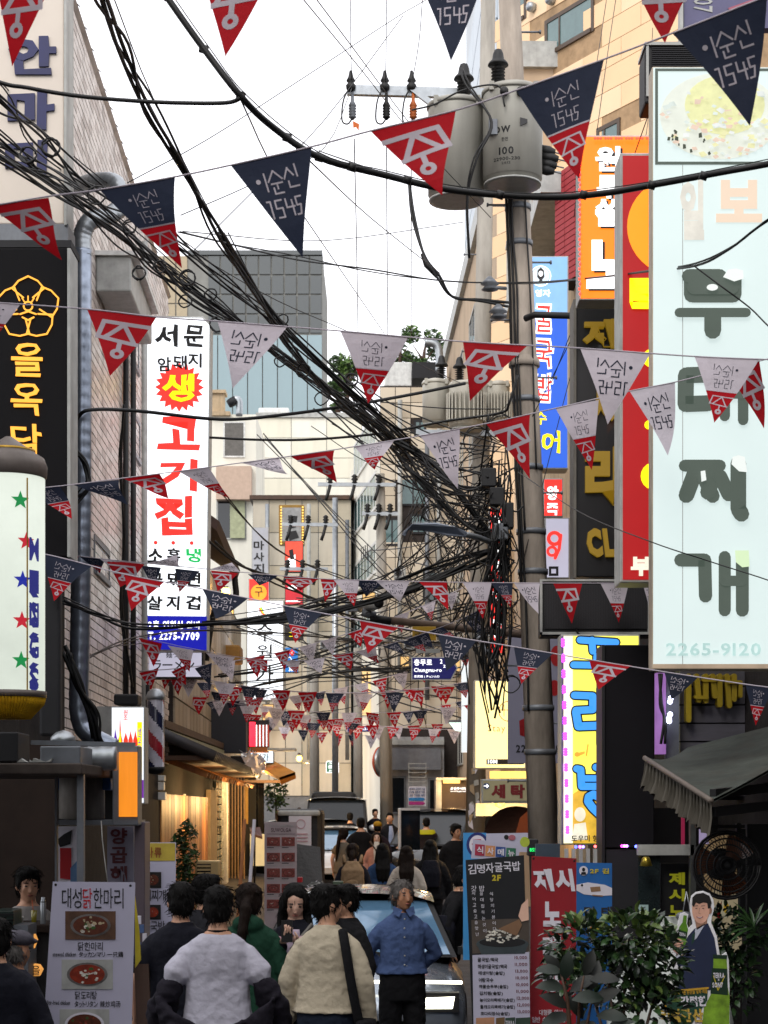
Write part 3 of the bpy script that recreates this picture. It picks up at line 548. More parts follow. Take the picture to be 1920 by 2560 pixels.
# air conditioners, pipes and added glowing windows that warm the middle facades
for i, (x, y, Y, w_, lb) in enumerate(((770, 1500, 63, 26, 'white cooling unit under the gold framed sign'), (800, 1600, 63, 24, 'white cooling unit on the tan building, below the window row'), (850, 1640, 63, 24, 'grey white cooling unit beside the amber shop sign'), (985, 1420, 53.5, 30, 'cooling unit on the beige stone wall under the street light'), (1075, 1560, 53.5, 32, 'cooling unit on the beige stone wall beside the yellow plate'), (1010, 1600, 53.5, 28, 'cooling unit on the beige stone wall above the road sign'), (470, 1540, 33.5, 34, 'cooling unit on the square tiled wall beside the telephone panel'), (1120, 1480, 53.5, 30, 'cooling unit on the beige stone wall behind the cable tangle'))):
    t = E('air_conditioner', lb, 'air conditioner', P(x+w_/2, y+w_*.8, Y)); MB().pbox(x, y, x+w_, y+w_*.8, Y, .35, mlgrey).build('casing', t, bev=.02); b = MB(); b.ring(x+w_*.38, y+w_*.4, w_*.26, w_*.31, Y-.02, .02, mgrey, 16); b.disc(x+w_*.38, y+w_*.4, w_*.26, w_*.26, Y-.01, .01, mdark, 16); b.build('fan_grille', t); MB().pbox(x+1, y+w_*.8, x+w_-1, y+w_*.8+3, Y-.1, .5, mgrey).build('bracket', t)
for i, (x, y0, y1, Y, m_) in enumerate(((668, 1260, 1900, 63.5, mgalv), (772, 1260, 1900, 63.5, mlgrey), (868, 1300, 1900, 63.5, mgrey), (1000, 1000, 1700, 54, mlgrey), (1068, 1100, 1750, 54, mgrey), (1098, 980, 1600, 54, mlgrey))):
    MB().tube([P(x, y0, Y), P(x, y1, Y)], .07, m_, 8).build('drain_pipe', label='%s drain pipe on the %s' % (['galvanised', 'pale', 'dark grey', 'pale', 'dark grey', 'thin pale'][i], ['tan wall by the globe sign', 'tan wall by the menu panels', 'tan wall by the white corner building', 'stone wall left of the yellow plate'.replace('left of', 'beside'), 'stone wall behind the street light', 'stone wall behind the wire web'][i]), cat='pipe')
for i, (x, y, w_, h_, Y) in enumerate(((905, 1480, 34, 40, 56), (1000, 1640, 24, 40, 53.8), (1128, 1620, 26, 60, 53.8), (655, 1760, 30, 46, 63.4))):
    t = E('added_glow_window', 'added small amber glowing window %s' % ['on the white corner building', 'on the stone wall beside the road sign', 'on the stone wall beside the second pole', 'low on the tan wall behind the bunting'][i], 'window', P(x, y+h_, Y)); MB().pbox(x, y, x+w_, y+h_, Y, .1, mfr).build('frame', t); MB().pbox(x+2, y+2, x+w_-2, y+h_-2, Y-.02, .02, mat('added window glow', 'f0c07a', em=.7, nz=.3, sc=3)).build('pane', t)
# ================================================================ signs, left side
mbeige = mat('aged beige panel', 'd8cdc0', .7, nz=.06, sc=1.5, dirt=.35); mnavy = mat('dark blue letter', '0b1250', .5)
t = E('massage_sign', 'weathered beige sign with dark blue brush letters at the top corner', 'sign', P(60, 570, 14.6))
MB().pbox(-220, -160, 160, 560, 14.6, .3, mbeige).build('board', t, bev=.01); MB().pbox(160, -160, 166, 562, 14.58, .34, mlgrey).build('rim', t); MB().pbox(-220, 560, 170, 600, 14.6, .34, mgrey).build('bottom_rail', t); MB().pbox(-220, 600, 178, 618, 14.5, .4, mdark).build('bottom_rail', t)
for s_, r in (('안', (20, 92, 140, 190)), ('마', (18, 228, 138, 325)), ('미', (12, 352, 118, 440))): text(t, s_, r, 14.6, mnavy, bold=.05, wob=2, th=.02)
t = E('chicken_sign', 'tall black sign with orange brush letters and a blossom emblem', 'sign', P(60, 1392, 14.2))
MB().pbox(-200, 620, 168, 1392, 14.2, .3, mat('matt black panel', '07060a', .75, nz=.1)).build('board', t, bev=.01); MB().pbox(168, 620, 176, 1392, 14.18, .34, mlgrey).build('rim', t)
mor2 = mat('backlit orange', 'ffab3a', em=1.0, nz=.05)
for s_, r in (('을', (30, 858, 108, 942)), ('옥', (28, 958, 106, 1040)), ('닭', (28, 1062, 104, 1146)), ('한', (28, 1168, 104, 1250))): text(t, s_, r, 14.2, mor2, bold=.012, wob=1.5, th=.015)
b = MB()
def petal(cx, cy, ang, r, w): return [(cx+(q*math.cos(ang)-s*math.sin(ang)), cy+(q*math.sin(ang)+s*math.cos(ang))) for q, s in [(r*.35, -w*.3), (r*.65, -w), (r*.9, -w*.6), (r*1.05, 0), (r*.9, w*.6), (r*.65, w), (r*.35, w*.3)]]
for i in range(5): b.stroke(petal(70, 770, -math.pi/2+i*1.2566, 76, 40), 4, 14.187+i*.0007, .006, mor2)
b.ring(70, 765, 9, 13, 14.185, .006, mor2, 16); b.stroke([(50, 785), (70, 778), (90, 785)], 4, 14.183, .006, mor2); b.stroke([(56, 793), (70, 800), (84, 793)], 4, 14.182, .006, mor2); b.stroke([(70, 740), (70, 752)], 3, 14.182, .006, mor2); b.stroke([(55, 745), (62, 756)], 3, 14.181, .006, mor2); b.stroke([(85, 745), (78, 756)], 3, 14.18, .006, mor2)
b.build('emblem', t)
# lantern shaped round sign with stars
t = E('lantern_sign', 'round lantern shaped sign with coloured stars and a yellow fringe', 'sign', P(2, 1790, 11)+Vector((0, .22, 0)))
c = P(2, 1725, 11)+Vector((0, .225, 0)); rr = 92/F*11; k = F/11; mlan = mat('frosted lantern glass', 'e4ecdf', em=.6, nz=.1, sc=3); mcap = mat('grey brown cap', '6b625c', .5, .3, dirt=.3)
MB().lathe([(rr, 0), (rr, 545/k)], c, mlan, 40).build('glass', t)
MB().lathe([(rr*1.02, 545/k), (rr*1.05, 550/k), (rr*1.07, 575/k), (rr*.98, 597/k), (rr*.75, 609/k), (rr*.72, 616/k), (rr*.5, 626/k), (rr*.25, 642/k), (.02, 652/k)], c, mcap, 40).build('cap', t)
MB().lathe([(rr*.735, 610/k), (rr*.74, 618/k)], c, mat('gold band', 'c69c3a', .4, .5), 40).build('band', t); MB().lathe([(rr*1.04, -14/k), (rr*1.05, 2/k)], c, mcap, 40).build('collar', t)
b = MB(); my = mat('yellow fringe', 'd0a018', .8, nz=.3, sc=20)
for i in range(70):
    a = i*2*math.pi/70; x, y = math.cos(a)*rr, math.sin(a)*rr; b.tube([c+Vector((x, y, -.02)), c+Vector((x*.93, y*.93, -.07)), c+Vector((x*.72, y*.72, -.12)), c+Vector((x*.6, y*.6, -.16))], [.011, .012, .011, .004], my, 4)
props(b.build('fringe', t), kind='stuff')
def on_cyl(b0):                                                           # wrap a flat print (front plane y=0, x = arc) round the lantern
    q = MB(); q.ms = b0.ms; q.M = b0.M; q.Fc = b0.Fc; q.S = b0.S
    for x, y, z in b0.V: a = x/rr; q.V.append((c.x+math.sin(a)*(rr+.004-y), c.y-math.cos(a)*(rr+.004-y), z))
    return q
b = MB(); st = [(50, 1248, 'lantern green', '1c9a50'), (66, 1350, 'lantern red', 'd8283a'), (56, 1448, 'lantern blue', '2432b0'), (54, 1550, 'lantern red', 'd8283a'), (52, 1650, 'lantern green', '1c9a50')]
for px, py, nm, col in st:
    z = CH-(py-HY)/F*11; x = (px-2)/F*11; r_ = 24/F*11
    b.prism([(x+(r_ if i % 2 == 0 else r_*.42)*math.sin(math.pi*i/5), z+(r_ if i % 2 == 0 else r_*.42)*math.cos(math.pi*i/5)) for i in range(10)], 0, .002, mat(nm, col, em=.45, nz=.05))
build_each(on_cyl(b), 'star', t)
b = MB(); mlb = mat('lantern violet', '3a3f9e', em=.3, nz=.1)
for i, ch in enumerate('MINGS'): 
    v, f = glyph(ch, .02); lo, hi = v.min(0), v.max(0); z1 = CH-(1330+i*82-HY)/F*11; V = (v-lo)/(hi-lo); b.add([(.172+q[0]*.075, -.002+.002*q[2], z1-.16+q[1]*.14) for q in V], f, mlb)
for i in range(7): z = CH-(1475+i*38-HY)/F*11; b.prism([(.17, z), (.2, z+.03), (.25, z+.02), (.22, z), (.25, z-.03), (.2, z-.035)], 0, .002, mlb)
b.prism([(.155, CH-(1726-HY)/F*11), (.163, CH-(1726-HY)/F*11), (.163, CH-(1190-HY)/F*11), (.155, CH-(1190-HY)/F*11)], 0, .006, mat('gold band', 'c69c3a'))
on_cyl(b).build('lettering', t)
# tall white lit meat restaurant sign
t = lightbox('restaurant_sign', 'tall white lit sign with red and black brush letters and a blue telephone panel', 'sign', (352, 790, 518, 1626), 26, .35, msign, mlgrey, ch=20, rim=4, tilt=math.radians(.65))
bb = lambda s_, r, m_, bo=.03, wo=2.0, **k: text(t, s_, r, 25.995, m_, bold=bo, wob=wo, **k)
bb('서', (379, 812, 434, 868), mtx, .03); bb('문', (452, 812, 502, 866), mtx, .03)
for s_, x, y in (('암', 386, 893), ('돼', 425, 888), ('지', 462, 882)): bb(s_, (x, y, x+34, y+36), mtx, .03, 1)
b = MB(); b.pprism([(441+(62 if i % 2 == 0 else 49)*math.cos(math.pi*i/20), 968+(62 if i % 2 == 0 else 49)*math.sin(math.pi*i/20)) for i in range(40)], 25.99, .006, mtred); b.build('sunburst', t)
text(t, '생', (398, 935, 478, 1003), 25.985, mtyel, bold=.035, wob=1.5)
bb('고', (388, 1040, 494, 1124), mtred, .035); bb('기', (388, 1148, 488, 1228), mtred, .035); bb('집', (382, 1240, 478, 1338), mtred, .035)
b = MB(); [b.disc(x, 1357, 5, 5, 25.99, .005, mtred, 12) for x in (386, 430, 476)]; build_each(b, 'dot', t)
for j, (row, y) in enumerate((('소흑냉', 1372), ('금돼면', 1432), ('살지겹', 1490))):
    for i, ch in enumerate(row): bb(ch, (366+i*48, y-i, 366+i*48+(38 if i != 1 else 34), y+36-i), mtgreen if (j == 0 and i == 2) else mtx, .035, 1.2)
MB().pprism(rectpoly(354, 1540, 516, 1624), 25.988, .012, mat('backlit ultramarine', '0a12a0', em=.75, nz=.05)).build('phone_panel', t)
text(t, '2층 연회실 완비', (370, 1552, 498, 1572), 25.98, mtwh, bold=.03); text(t, 'T. 2275-7709', (370, 1580, 498, 1600), 25.98, mtwh, bold=.03)
for y in (905, 1480):
    MB().pbox(268, y, 352, y+55 if y < 1000 else y+92, 26.05, .5, mdark).build('sign_bracket', label='dark steel bracket %s of the tall lit meat sign' % ('at the upper edge' if y < 1000 else 'at the lower edge'), cat='bracket', bev=.01)
t = lightbox('ramen_sign', 'dim lavender lit sign with black Japanese letters under the tall sign', 'sign', (362, 1628, 508, 1696), 27, .3, mlav, mtx, rim=4)
text(t, 'ラーメン', (380, 1650, 486, 1676), 27, mtx, bold=.01); text(t, '麺つ', (415, 1630, 446, 1645), 27, mtx, bold=.01)
t = E('neon_net_sign', 'small amber lit window behind a white net beside the tall sign', 'sign', P(332, 1740, 27.4)); MB().pbox(322, 1586, 354, 1740, 27.4, .1, mwarm).build('lit_panel', t); b = MB()
for i in range(14): b.stroke([(322+R.uniform(0, 32), 1590+i*11), (322+R.uniform(0, 32), 1596+i*11), (322+R.uniform(0, 32), 1606+i*11)], 3.2, 27.37-i*.003, .01, mpb)
b.build('net', t)
t = lightbox('flame_sign', 'white lit box sign with flame lettering and a yellow strip', 'sign', (242, 1766, 362, 2010), 19.5, .3, mat('lit pale panel', 'e9eef4', em=.85, nz=.05), mlgrey, rim=3)
MB().pbox(242, 1766, 279, 2010, 19.47, .03, mlgrey).build('side_panel', t)
b = MB()
for i, (x, h_, nm, col) in enumerate(((288, 50, 'flame violet', '5a2aa0'), (300, 78, 'flame red', 'e8402a'), (314, 40, 'flame red', 'e8402a'), (326, 44, 'flame red', 'e8402a'), (338, 46, 'flame red', 'e8402a'))):
    b.pprism([(x-5, 1872), (x-5, 1850), (x-2, 1840), (x, 1872-h_), (x+3, 1840), (x+6, 1850), (x+6, 1872)], 19.485-i*.0012, .004, mat(nm, col, em=.8))
    if i == 1: b.pprism([(x-5, 1872), (x, 1825), (x+5, 1872)], 19.478, .003, mtyel)
b.build('flame_letters', t); text(t, '원조', (309, 1775, 319, 1800), 19.49, mtred, vert=True)
MB().pprism(rectpoly(343, 1805, 355, 1930), 19.49, .004, mtyel).build('strip', t); text(t, '생고기구이', (345, 1820, 353, 1920), 19.485, mtblue, vert=True)
MB().pprism(rectpoly(343, 1950, 359, 1995), 19.49, .004, mat('lit purple', '7a2aa8', em=.6)).build('strip', t)
# barber pole
t = E('barber_pole', 'striped red white and blue barber pole with a silver cap', 'barber pole', P(386, 1925, 21)+Vector((0, .12, 0)))
c = P(386, 1918, 21)+Vector((0, .12, 0)); k = F/21; r_ = 22/k; V = []; b = MB(); ms_ = [mat('pole red', '9c2230', .25, coat=.6), mat('pole white', 'c0bdc8', .25, coat=.6), mat('pole navy', '1f2440', .25, coat=.6), mat('pole white', 'c0bdc8')]
N, Hn = 32, 60; hh = 170/k
V = [(c.x+r_*math.cos(2*math.pi*i/N), c.y+r_*math.sin(2*math.pi*i/N), c.z+hh*j/Hn) for j in range(Hn+1) for i in range(N)]
for j in range(Hn):
    for i in range(N): b.add([V[j*N+i], V[j*N+(i+1) % N], V[(j+1)*N+(i+1) % N], V[(j+1)*N+i]], [(0, 1, 2, 3)], ms_[int(((i/N+j/Hn*1.15) % 1)*4)], True)
b.build('cylinder', t); MB().lathe([(r_*1.12, hh), (r_*1.12, hh+.04), (r_*.9, hh+.09), (r_*.5, hh+.12), (.01, hh+.13)], c, mgalv, 24).build('cap', t); MB().lathe([(.01, -.08), (r_*.8, -.07), (r_*1.1, -.02), (r_*1.1, .005)], c, mblack, 24).build('base', t)
MB().pbox(364, 1712, 372, 1925, 21.3, .1, mdark).build('bracket', t)
MB().pbox(284, 1735, 345, 1762, 19.6, .3, mblack).build('bracket_frame', label='black bracket frame on top of the flame sign', cat='frame', bev=.02)
t = E('vertical_cloth_sign', 'pale vertical sign with dark red letters standing under the orange panel', 'sign', P(295, 2330, 13.5)); MB().pbox(268, 2066, 334, 2420, 13.5, .04, mat('grey lilac vinyl', '8d8a9a', .6, nz=.1)).build('board', t)
text(t, '양곱해장국', (276, 2070, 318, 2300), 13.5, mat('maroon print', '54161e', .6), vert=True, bold=.03)
t = lightbox('noodle_shop_sign', 'white lit sign with black letters, a globe emblem and a phone number', 'sign', (616, 1500, 710, 1752), 48, .4, msign, mlgrey, rim=3)
for s_, r in (('수', (642, 1556, 682, 1604)), ('월', (641, 1612, 681, 1652)), ('가', (640, 1662, 684, 1712))): text(t, s_, r, 47.99, mtx, bold=.01)
text(t, '본점', (625, 1718, 650, 1729), 47.99, mtx, bold=.005); text(t, '02-2268-1972', (624, 1734, 700, 1746), 47.99, mtx, bold=.005)
b = MB(); [b.ring(660, 1527, r0, r0+1.4, 47.98+i*.001, .004, mlgrey, 20) for i, r0 in enumerate((17, 11))]; [b.stroke([(648+i*3, 1520), (655+i*2, 1534), (672, 1541)], 3, 47.97+i*.002, .004, mm_) for i, mm_ in enumerate((mtred, mtyel, mtgreen))]; b.build('emblem', t)
t = lightbox('red_round_sign', 'red lit sign with an orange disc above the white globe sign', 'sign', (621, 1446, 673, 1502), 48.4, .4, mtred, mlgrey, rim=2)
MB().disc(647, 1481, 20, 20, 48.39, .006, mat('lit orange disc', 'ff9a28', em=1.0)).build('disc', t); text(t, '구', (637, 1468, 657, 1492), 48.38, mtx, bold=.01)
t = lightbox('massage_banner', 'grey white vertical sign with black letters for massage', 'sign', (629, 1318, 672, 1434), 49, .3, mat('pale vinyl lit', 'aeb2bb', .6, nz=.08), mlgrey, rim=2)
text(t, '마사지', (634, 1352, 660, 1432), 48.99, mtx, vert=True, bold=.02, fill=.8)
t = lightbox('picture_sign', 'gold framed vertical sign with black and white picture panels ringed by bulbs', 'sign', (697, 1262, 760, 1360), 58, .5, mat('pale picture', 'c2c2c2', em=.25, nz=.6, sc=5), mat('gold casing', '8a6a2c', .4, .4), rim=7)
b = MB()
for i in range(14): b.ell(P(703, 1268+i*7, 57.9), (.03, .03, .03), mwarm, 6, 4); b.ell(P(757, 1268+i*7, 57.9), (.03, .03, .03), mwarm, 6, 4)
build_each(b, 'bulb', t); b = MB(); b.pprism([(720, 1288), (744, 1290), (740, 1318), (724, 1322)], 57.98, .006, mtx); b.pprism([(716, 1330), (740, 1326), (748, 1344), (724, 1352)], 57.97, .006, mtx); b.build('picture', t)
for y0, y1, nm, m_ in ((1352, 1430, 'red and white lit picture panel under the gold framed sign', 'red'), (1440, 1512, 'red lit sign panel below the picture panel', 'red2'), (1560, 1600, 'dark menu panel with orange print below the red panel', 'dk')):
    t = lightbox('menu_sign', nm, 'sign', (712, y0, 758, y1), 57.8, .3, {'red': mat('lit tomato', 'f0503a', em=.85, nz=.3, sc=3), 'red2': mat('lit crimson', 'd02c38', em=.7, nz=.15), 'dk': mat('menu brown', '2a1a16', em=.3)}[m_], mtx, rim=1.5)
    b = MB()
    if m_ == 'red': b.pprism([(716, 1400), (738, 1386), (740, 1426), (718, 1426)], 57.78, .006, mtwh); b.pprism([(722, 1376), (732, 1372), (736, 1396), (726, 1400)], 57.77, .006, mtx)
    elif m_ == 'red2': b.pprism([(718, 1470), (730, 1462), (746, 1468), (730, 1478)], 57.78, .006, mtwh); b.stroke([(716, 1503), (750, 1503)], 3, 57.77, .004, mtwh)
    else: b.stroke([(724, 1583), (750, 1583)], 4, 57.78, .004, mtyel); b.stroke([(724, 1590), (746, 1590)], 3, 57.77, .004, mtyel)
    b.build('print', t)
t = lightbox('blue_pizza_sign', 'small blue lit sign with a red and white tile emblem', 'sign', (712, 1618, 746, 1682), 57, .3, mat('lit azure', '1f78c8', em=.7, nz=.05), mlgrey, rim=1.5)
b = MB(); b.pprism([(729, 1622), (737, 1631), (731, 1642), (723, 1632)], 56.98, .006, mtred); b.ring(730, 1631, 0.5, 2.2, 56.97, .004, mtwh, 10); b.stroke([(716, 1650), (724, 1642), (729, 1648), (722, 1656), (716, 1650)], 1.2, 56.97, .004, mtwh); b.build('emblem', t); text(t, '3677', (722, 1668, 744, 1678), 56.98, mtwh)
t = lightbox('awning_lit_sign', 'pale blue white lit sign over the orange awning', 'sign', (612, 1876, 684, 1908), 44, .3, mat('lit ice white', 'dcecf8', em=1.0, nz=.05), mlgrey, rim=1.5); text(t, '수월가', (618, 1884, 672, 1903), 43.99, mtx, bold=.01)
# red and white hanging neon of the bar
t = E('neon_bar_front', 'glowing red and white striped bar front with a timber ledge', 'bar front', P(650, 1878, 43))
MB().pbox(618, 1868, 668, 1880, 43, .6, mplank).build('ledge', t); MB().pbox(616, 1800, 672, 1868, 43.6, .1, mdark).build('backing', t)
b = MB()
for i in range(10): b.tube([P(624+i*1.5, 1805, 43.3), P(624+i*1.5, 1866, 43.3)], .009, mat('red neon', 'ff2a3c', em=2.0), 5)
build_each(b, 'neon_tube', t); b = MB()
for i in range(8): b.pbox(640+i*4.2, 1812, 642.4+i*4.2, 1866, 43.4, .03, [mtwh, mat('red stripe', 'd84830', em=.5)][i % 2])
b.build('stripe', t); MB().pbox(668, 1870, 738, 1876, 42.6, .7, mlgrey).build('shelf', t)
for x, y, lb in ((748, 1896, 'bright amber bulb hanging on the ochre building'), (565, 1480, 'amber lamp under the brown eave')):
    Y = 62 if x > 700 else 40; t = E('amber_lamp', lb, 'lamp', P(x, y, Y)); MB().ell(P(x, y, Y), (.09, .09, .11), mat('amber bulb', 'ffc040', em=14), 10, 8).build('bulb', t); b = MB(); b.tube([P(x, y-6, Y), P(x, y-14, Y)], .05, mblack, 8); b.build('socket', t)
# far lit signs in the middle
t = lightbox('green_pharmacy_sign', 'white lit sign with large green letters far down the alley', 'sign', (892, 1832, 928, 1905), 64, .3, mat('lit mint white', 'd8f6ec', em=1.0, nz=.05), mlgrey, rim=1.5); text(t, '리갈', (903, 1836, 921, 1888), 63.98, mtgreen, vert=True, bold=.03); MB().pprism(rectpoly(892, 1890, 928, 1904), 63.98, .008, mtgreen).build('strip', t); text(t, '9-1098', (904, 1892, 926, 1901), 63.97, mtwh)
t = lightbox('green_square_sign', 'small rounded green lit sign hanging over the parked cars', 'sign', (815, 1902, 847, 1932), 58, .2, mat('lit bottle green', '1c6a3c', em=.7, nz=.05), mtwh, ch=4, rim=2); text(t, '꽃방', (820, 1912, 842, 1922), 57.98, mtwh, bold=.02); text(t, '서울 유명', (821, 1905, 841, 1910), 57.98, mtwh); text(t, '꽃배달', (822, 1924, 840, 1929), 57.98, mtwh)
t = lightbox('amber_shop_sign', 'amber lit vertical shop sign behind the far bunting', 'sign', (885, 1665, 930, 1790), 60, .3, mat('lit apricot', 'f4c98a', em=.85, nz=.15), mlgrey, rim=2); text(t, '식당', (894, 1680, 920, 1740), 59.98, mat('brown print', '6a3a1e', em=.2), vert=True)
t = lightbox('dark_letter_sign', 'white vertical sign with black letters and a red floor tag behind the bunting', 'sign', (1036, 1775, 1110, 1845), 60, .3, mat('grey white sign', 'b8b6b4', .6, nz=.06), mlgrey, rim=1.5); text(t, '상해', (1041, 1785, 1052, 1822), 59.98, mtx, vert=True); text(t, '매운', (1080, 1785, 1092, 1818), 59.98, mtx, vert=True); MB().pprism(rectpoly(1038, 1826, 1050, 1836), 59.98, .008, mpr).build('floor_tag', t); text(t, '2F', (1040, 1828, 1048, 1834), 59.97, mtwh)
t = lightbox('street_plate', 'tiny blue street name plate on the far pole', 'street sign', (868, 1814, 926, 1830), 56, .05, mat('plate blue', '1e2e90', .4), mwhite, rim=1); text(t, '충무로 12-1', (872, 1818, 922, 1826), 55.99, mtwh)
# ================================================================ signs, right side
def rnd(b, pts, w, Y, th, m): b.stroke(pts, w, Y, th, m)
mstew = mat('lit stew sign panel', 'e2f2f0', em=.57, nz=.05, sc=.8); 
t = lightbox('stew_sign', 'huge pale lit sign with chunky grey green letters and a stew picture', 'sign', (1630, 166, 1945, 1674), 12, .16, mstew, mat('worn cream casing', 'b5a692', .6, dirt=.5), rim=3)
mst = mat('grey green letter', '566259', em=.5, nz=.06); mstd = mat('pale letter tip', 'd9f0c4', em=.6, nz=.03)
def chunk(polys, Y=11.985, m=None):
    b = MB()
    for i, p in enumerate(polys): b.stroke(p[1], p[0], Y-i*.0045, .006, m or mst)
    return b
Y = 11.985
B_ = chunk([(40, [(1730, 694), (1730, 736), (1834, 736), (1834, 694)]), (35, [(1722, 690), (1800, 690)]), (35, [(1734, 718), (1830, 718)]), (23, [(1698, 781), (1866, 781)]), (42, [(1782, 790), (1782, 826)]), ])
B_.build('lettering', t); MB().pprism([(1808, 692), (1820, 674), (1840, 671), (1858, 676), (1859, 696), (1836, 703)], Y-.032, .005, mat('letter tip white', 'f2f8f4', em=.58, nz=.03)).build('letter_tip', t); b = MB(); b.disc(1781, 718, 14, 8, Y-.034, .005, mat('letter tip white', 'f2f8f4', em=.58, nz=.03)); b.build('letter_eye', t)
B_ = chunk([(40, [(1770, 936), (1715, 938), (1714, 1010), (1770, 1008)]), (26, [(1812, 930), (1812, 1040)]), (26, [(1858, 930), (1858, 1050)]), (23, [(1812, 985), (1858, 985)])]); B_.build('lettering', t)
B_ = chunk([(30, [(1712, 1164), (1800, 1164)]), (39, [(1740, 1175), (1716, 1238)]), (35, [(1758, 1190), (1782, 1240)]), (39, [(1788, 1175), (1770, 1230)]), (35, [(1800, 1190), (1822, 1236)]), (39, [(1846, 1158), (1846, 1272), (1854, 1285)])]); B_.build('lettering', t)
MB().pprism([(1829, 1160), (1832, 1142), (1846, 1138), (1862, 1142), (1868, 1180), (1848, 1178)], Y-.034, .005, mat('letter tip white', 'f2f8f4', em=.58, nz=.03)).build('letter_tip', t); b = MB(); b.pprism([(1752, 1178), (1763, 1176), (1766, 1200), (1754, 1204)], Y-.036, .005, mat('letter tip white', 'f2f8f4', em=.58, nz=.03)); b.build('letter_eye', t)
B_ = chunk([(33, [(1702, 1400), (1762, 1400), (1764, 1490)]), (30, [(1812, 1392), (1812, 1526)]), (32, [(1856, 1392), (1856, 1526)]), (26, [(1812, 1452), (1856, 1452)])]); B_.build('lettering', t)
MB().pprism([(1838, 1376), (1872, 1376), (1874, 1416), (1856, 1418), (1840, 1405)], Y-.03, .005, mstd).build('letter_tip', t)
mgh = mat('ghost orange print', 'f4dcc4', em=.56, nz=.04); text(t, '보', (1790, 450, 1905, 556), 11.99, mgh, bold=.05, th=.003); text(t, '일', (1700, 450, 1760, 600), 11.99, mat('ghost cream print', 'eeeade', em=.52), bold=.05, th=.003)
text(t, '2265-9120', (1665, 1607, 1902, 1640), 11.99, mat('pale cyan print', 'bfe2de', em=.56), bold=.02)
b = MB(); 
for r in ((1638, 171, 1950, 177), (1638, 404, 1950, 411), (1638, 177, 1645, 404)): b.pprism(rectpoly(*r), 11.99, .006, mst)
b.build('picture_frame', t); MB().pprism(rectpoly(1706, 412, 1707.5, 1668), 11.994, .002, mlgrey).build('seam', t); MB().pprism(rectpoly(1633, 1660, 1942, 1671), 11.993, .003, mat('brown grime', 'cdb49a', em=.35, nz=.3)).build('bottom_edge', t)
b = MB(); b.disc(1800, 290, 150, 108, 11.991, .004, mat('lit dish pale', 'eef3e6', em=.52, nz=.1, sc=8), 40); b.disc(1812, 262, 100, 74, 11.987, .004, mat('lit noodle yellow', 'eff0b4', em=.52, nz=.16, sc=14), 30)
for i in range(210):
    a = R.uniform(0, 6.28); q = R.uniform(0, 1)**.6; x, y = 1800+146*q*math.cos(a), 300+98*q*math.sin(a); low = y > 300
    if y < 195 or y > 396 or x < 1652 or (not low and R.random() < .6): continue
    s_ = R.uniform(4, 13); dk = x < 1775 and y > 325 and R.random() < .4; m_ = mat('dark garnish', '5a6450', em=.2) if dk else R.choice([mat('lit rice cake', 'f0f8f2', em=.52), mat('lit cheese', 'f0eeb8', em=.52), mat('lit tofu', 'e6f2ea', em=.52), mat('lit ham', 'f2d6c2', em=.52)])
    b.pprism([(x+s_*math.cos(a+j*1.57+R.uniform(-.3, .3))*(.5 if dk else 1), y+s_*.65*math.sin(a+j*1.57+R.uniform(-.3, .3))) for j in range(4)], 11.982-i*.0001, .003, m_)
b.build('picture', t)
t = E('led_board', 'black grid fronted display board above the stew sign', 'display board', P(1700, 258, 13)); MB().pprism(rectpoly(1612, 112, 1830, 258, 12), 13, .3, mblack).build('casing', t, bev=.015); MB().pbox(1616, 112, 1622, 240, 12.985, .015, mlgrey).build('rim', t); MB().pbox(1612, 104, 1830, 112, 12.98, .35, mlgrey).build('rim', t); b = MB()
for i in range(40): b.pbox(1630+i*5, 118, 1632+i*5, 176, 12.985, .012, mdark)
for i in range(11): b.pbox(1630, 118+i*5, 1830, 120+i*5, 12.978, .006, mdark)
b.build('grille', t)
t = E('upper_banner', 'dusky violet banner with sideways digits above the display board', 'banner', P(1800, 110, 14.5)); MB().pbox(1710, -60, 1990, 70, 14.5, .1, mat('violet vinyl', '5a5878', .6, nz=.15)).build('cloth', t); text(t, '07', (1740, -10, 1775, 38), 14.5, mlgrey, rot=1.57, bold=.01); MB().pbox(1700, -60, 1708, 120, 14.45, .1, mlgrey).build('frame', t); b = MB(); b.pprism([(1820, 20), (1905, -10), (1905, 30), (1840, 50)], 14.49, .008, mat('poster rose', 'a05868')); b.build('print', t)
t = lightbox('red_chicken_sign', 'deep red vertical sign with an orange disc and yellow brush letters', 'sign', (1550, 382, 1760, 1456), 14, .35, mat('lit crimson panel', 'b00c12', em=.62, nz=.12, sc=1), mlgrey, rim=7)
MB().disc(1690, 566, 122, 122, 13.99, .006, mat('lit orange', 'ff8a10', em=1.0, nz=.03), 40).build('disc', t); b = MB(); b.pprism([(1630, 500), (1660, 470), (1700, 480), (1700, 620), (1640, 610), (1622, 560)], 13.98, .006, mtx); b.build('emblem', t)
text(t, '탁', (1572, 690, 1680, 800), 13.985, mtyel, bold=.06, wob=2); b = MB(); b.disc(1640, 895, 34, 26, 13.985, .006, mtyel); b.disc(1640, 1190, 38, 36, 13.985, .006, mtyel); b.disc(1625, 1062, 14, 12, 13.985, .006, mtyel, 12); build_each(b, 'dot', t)
text(t, '부', (1577, 1392, 1628, 1440), 13.985, mat('lit cream letter', 'e8e0cc', em=.8), bold=.05)
t = lightbox('orange_noodle_sign', 'bright orange lit sign with white block letters and a border of red bulbs', 'sign', (1448, 338, 1640, 750), 16.4, .3, mat('lit tangerine', 'ff7a08', em=1.0, nz=.05, sc=1.5), mlgrey, rim=4)
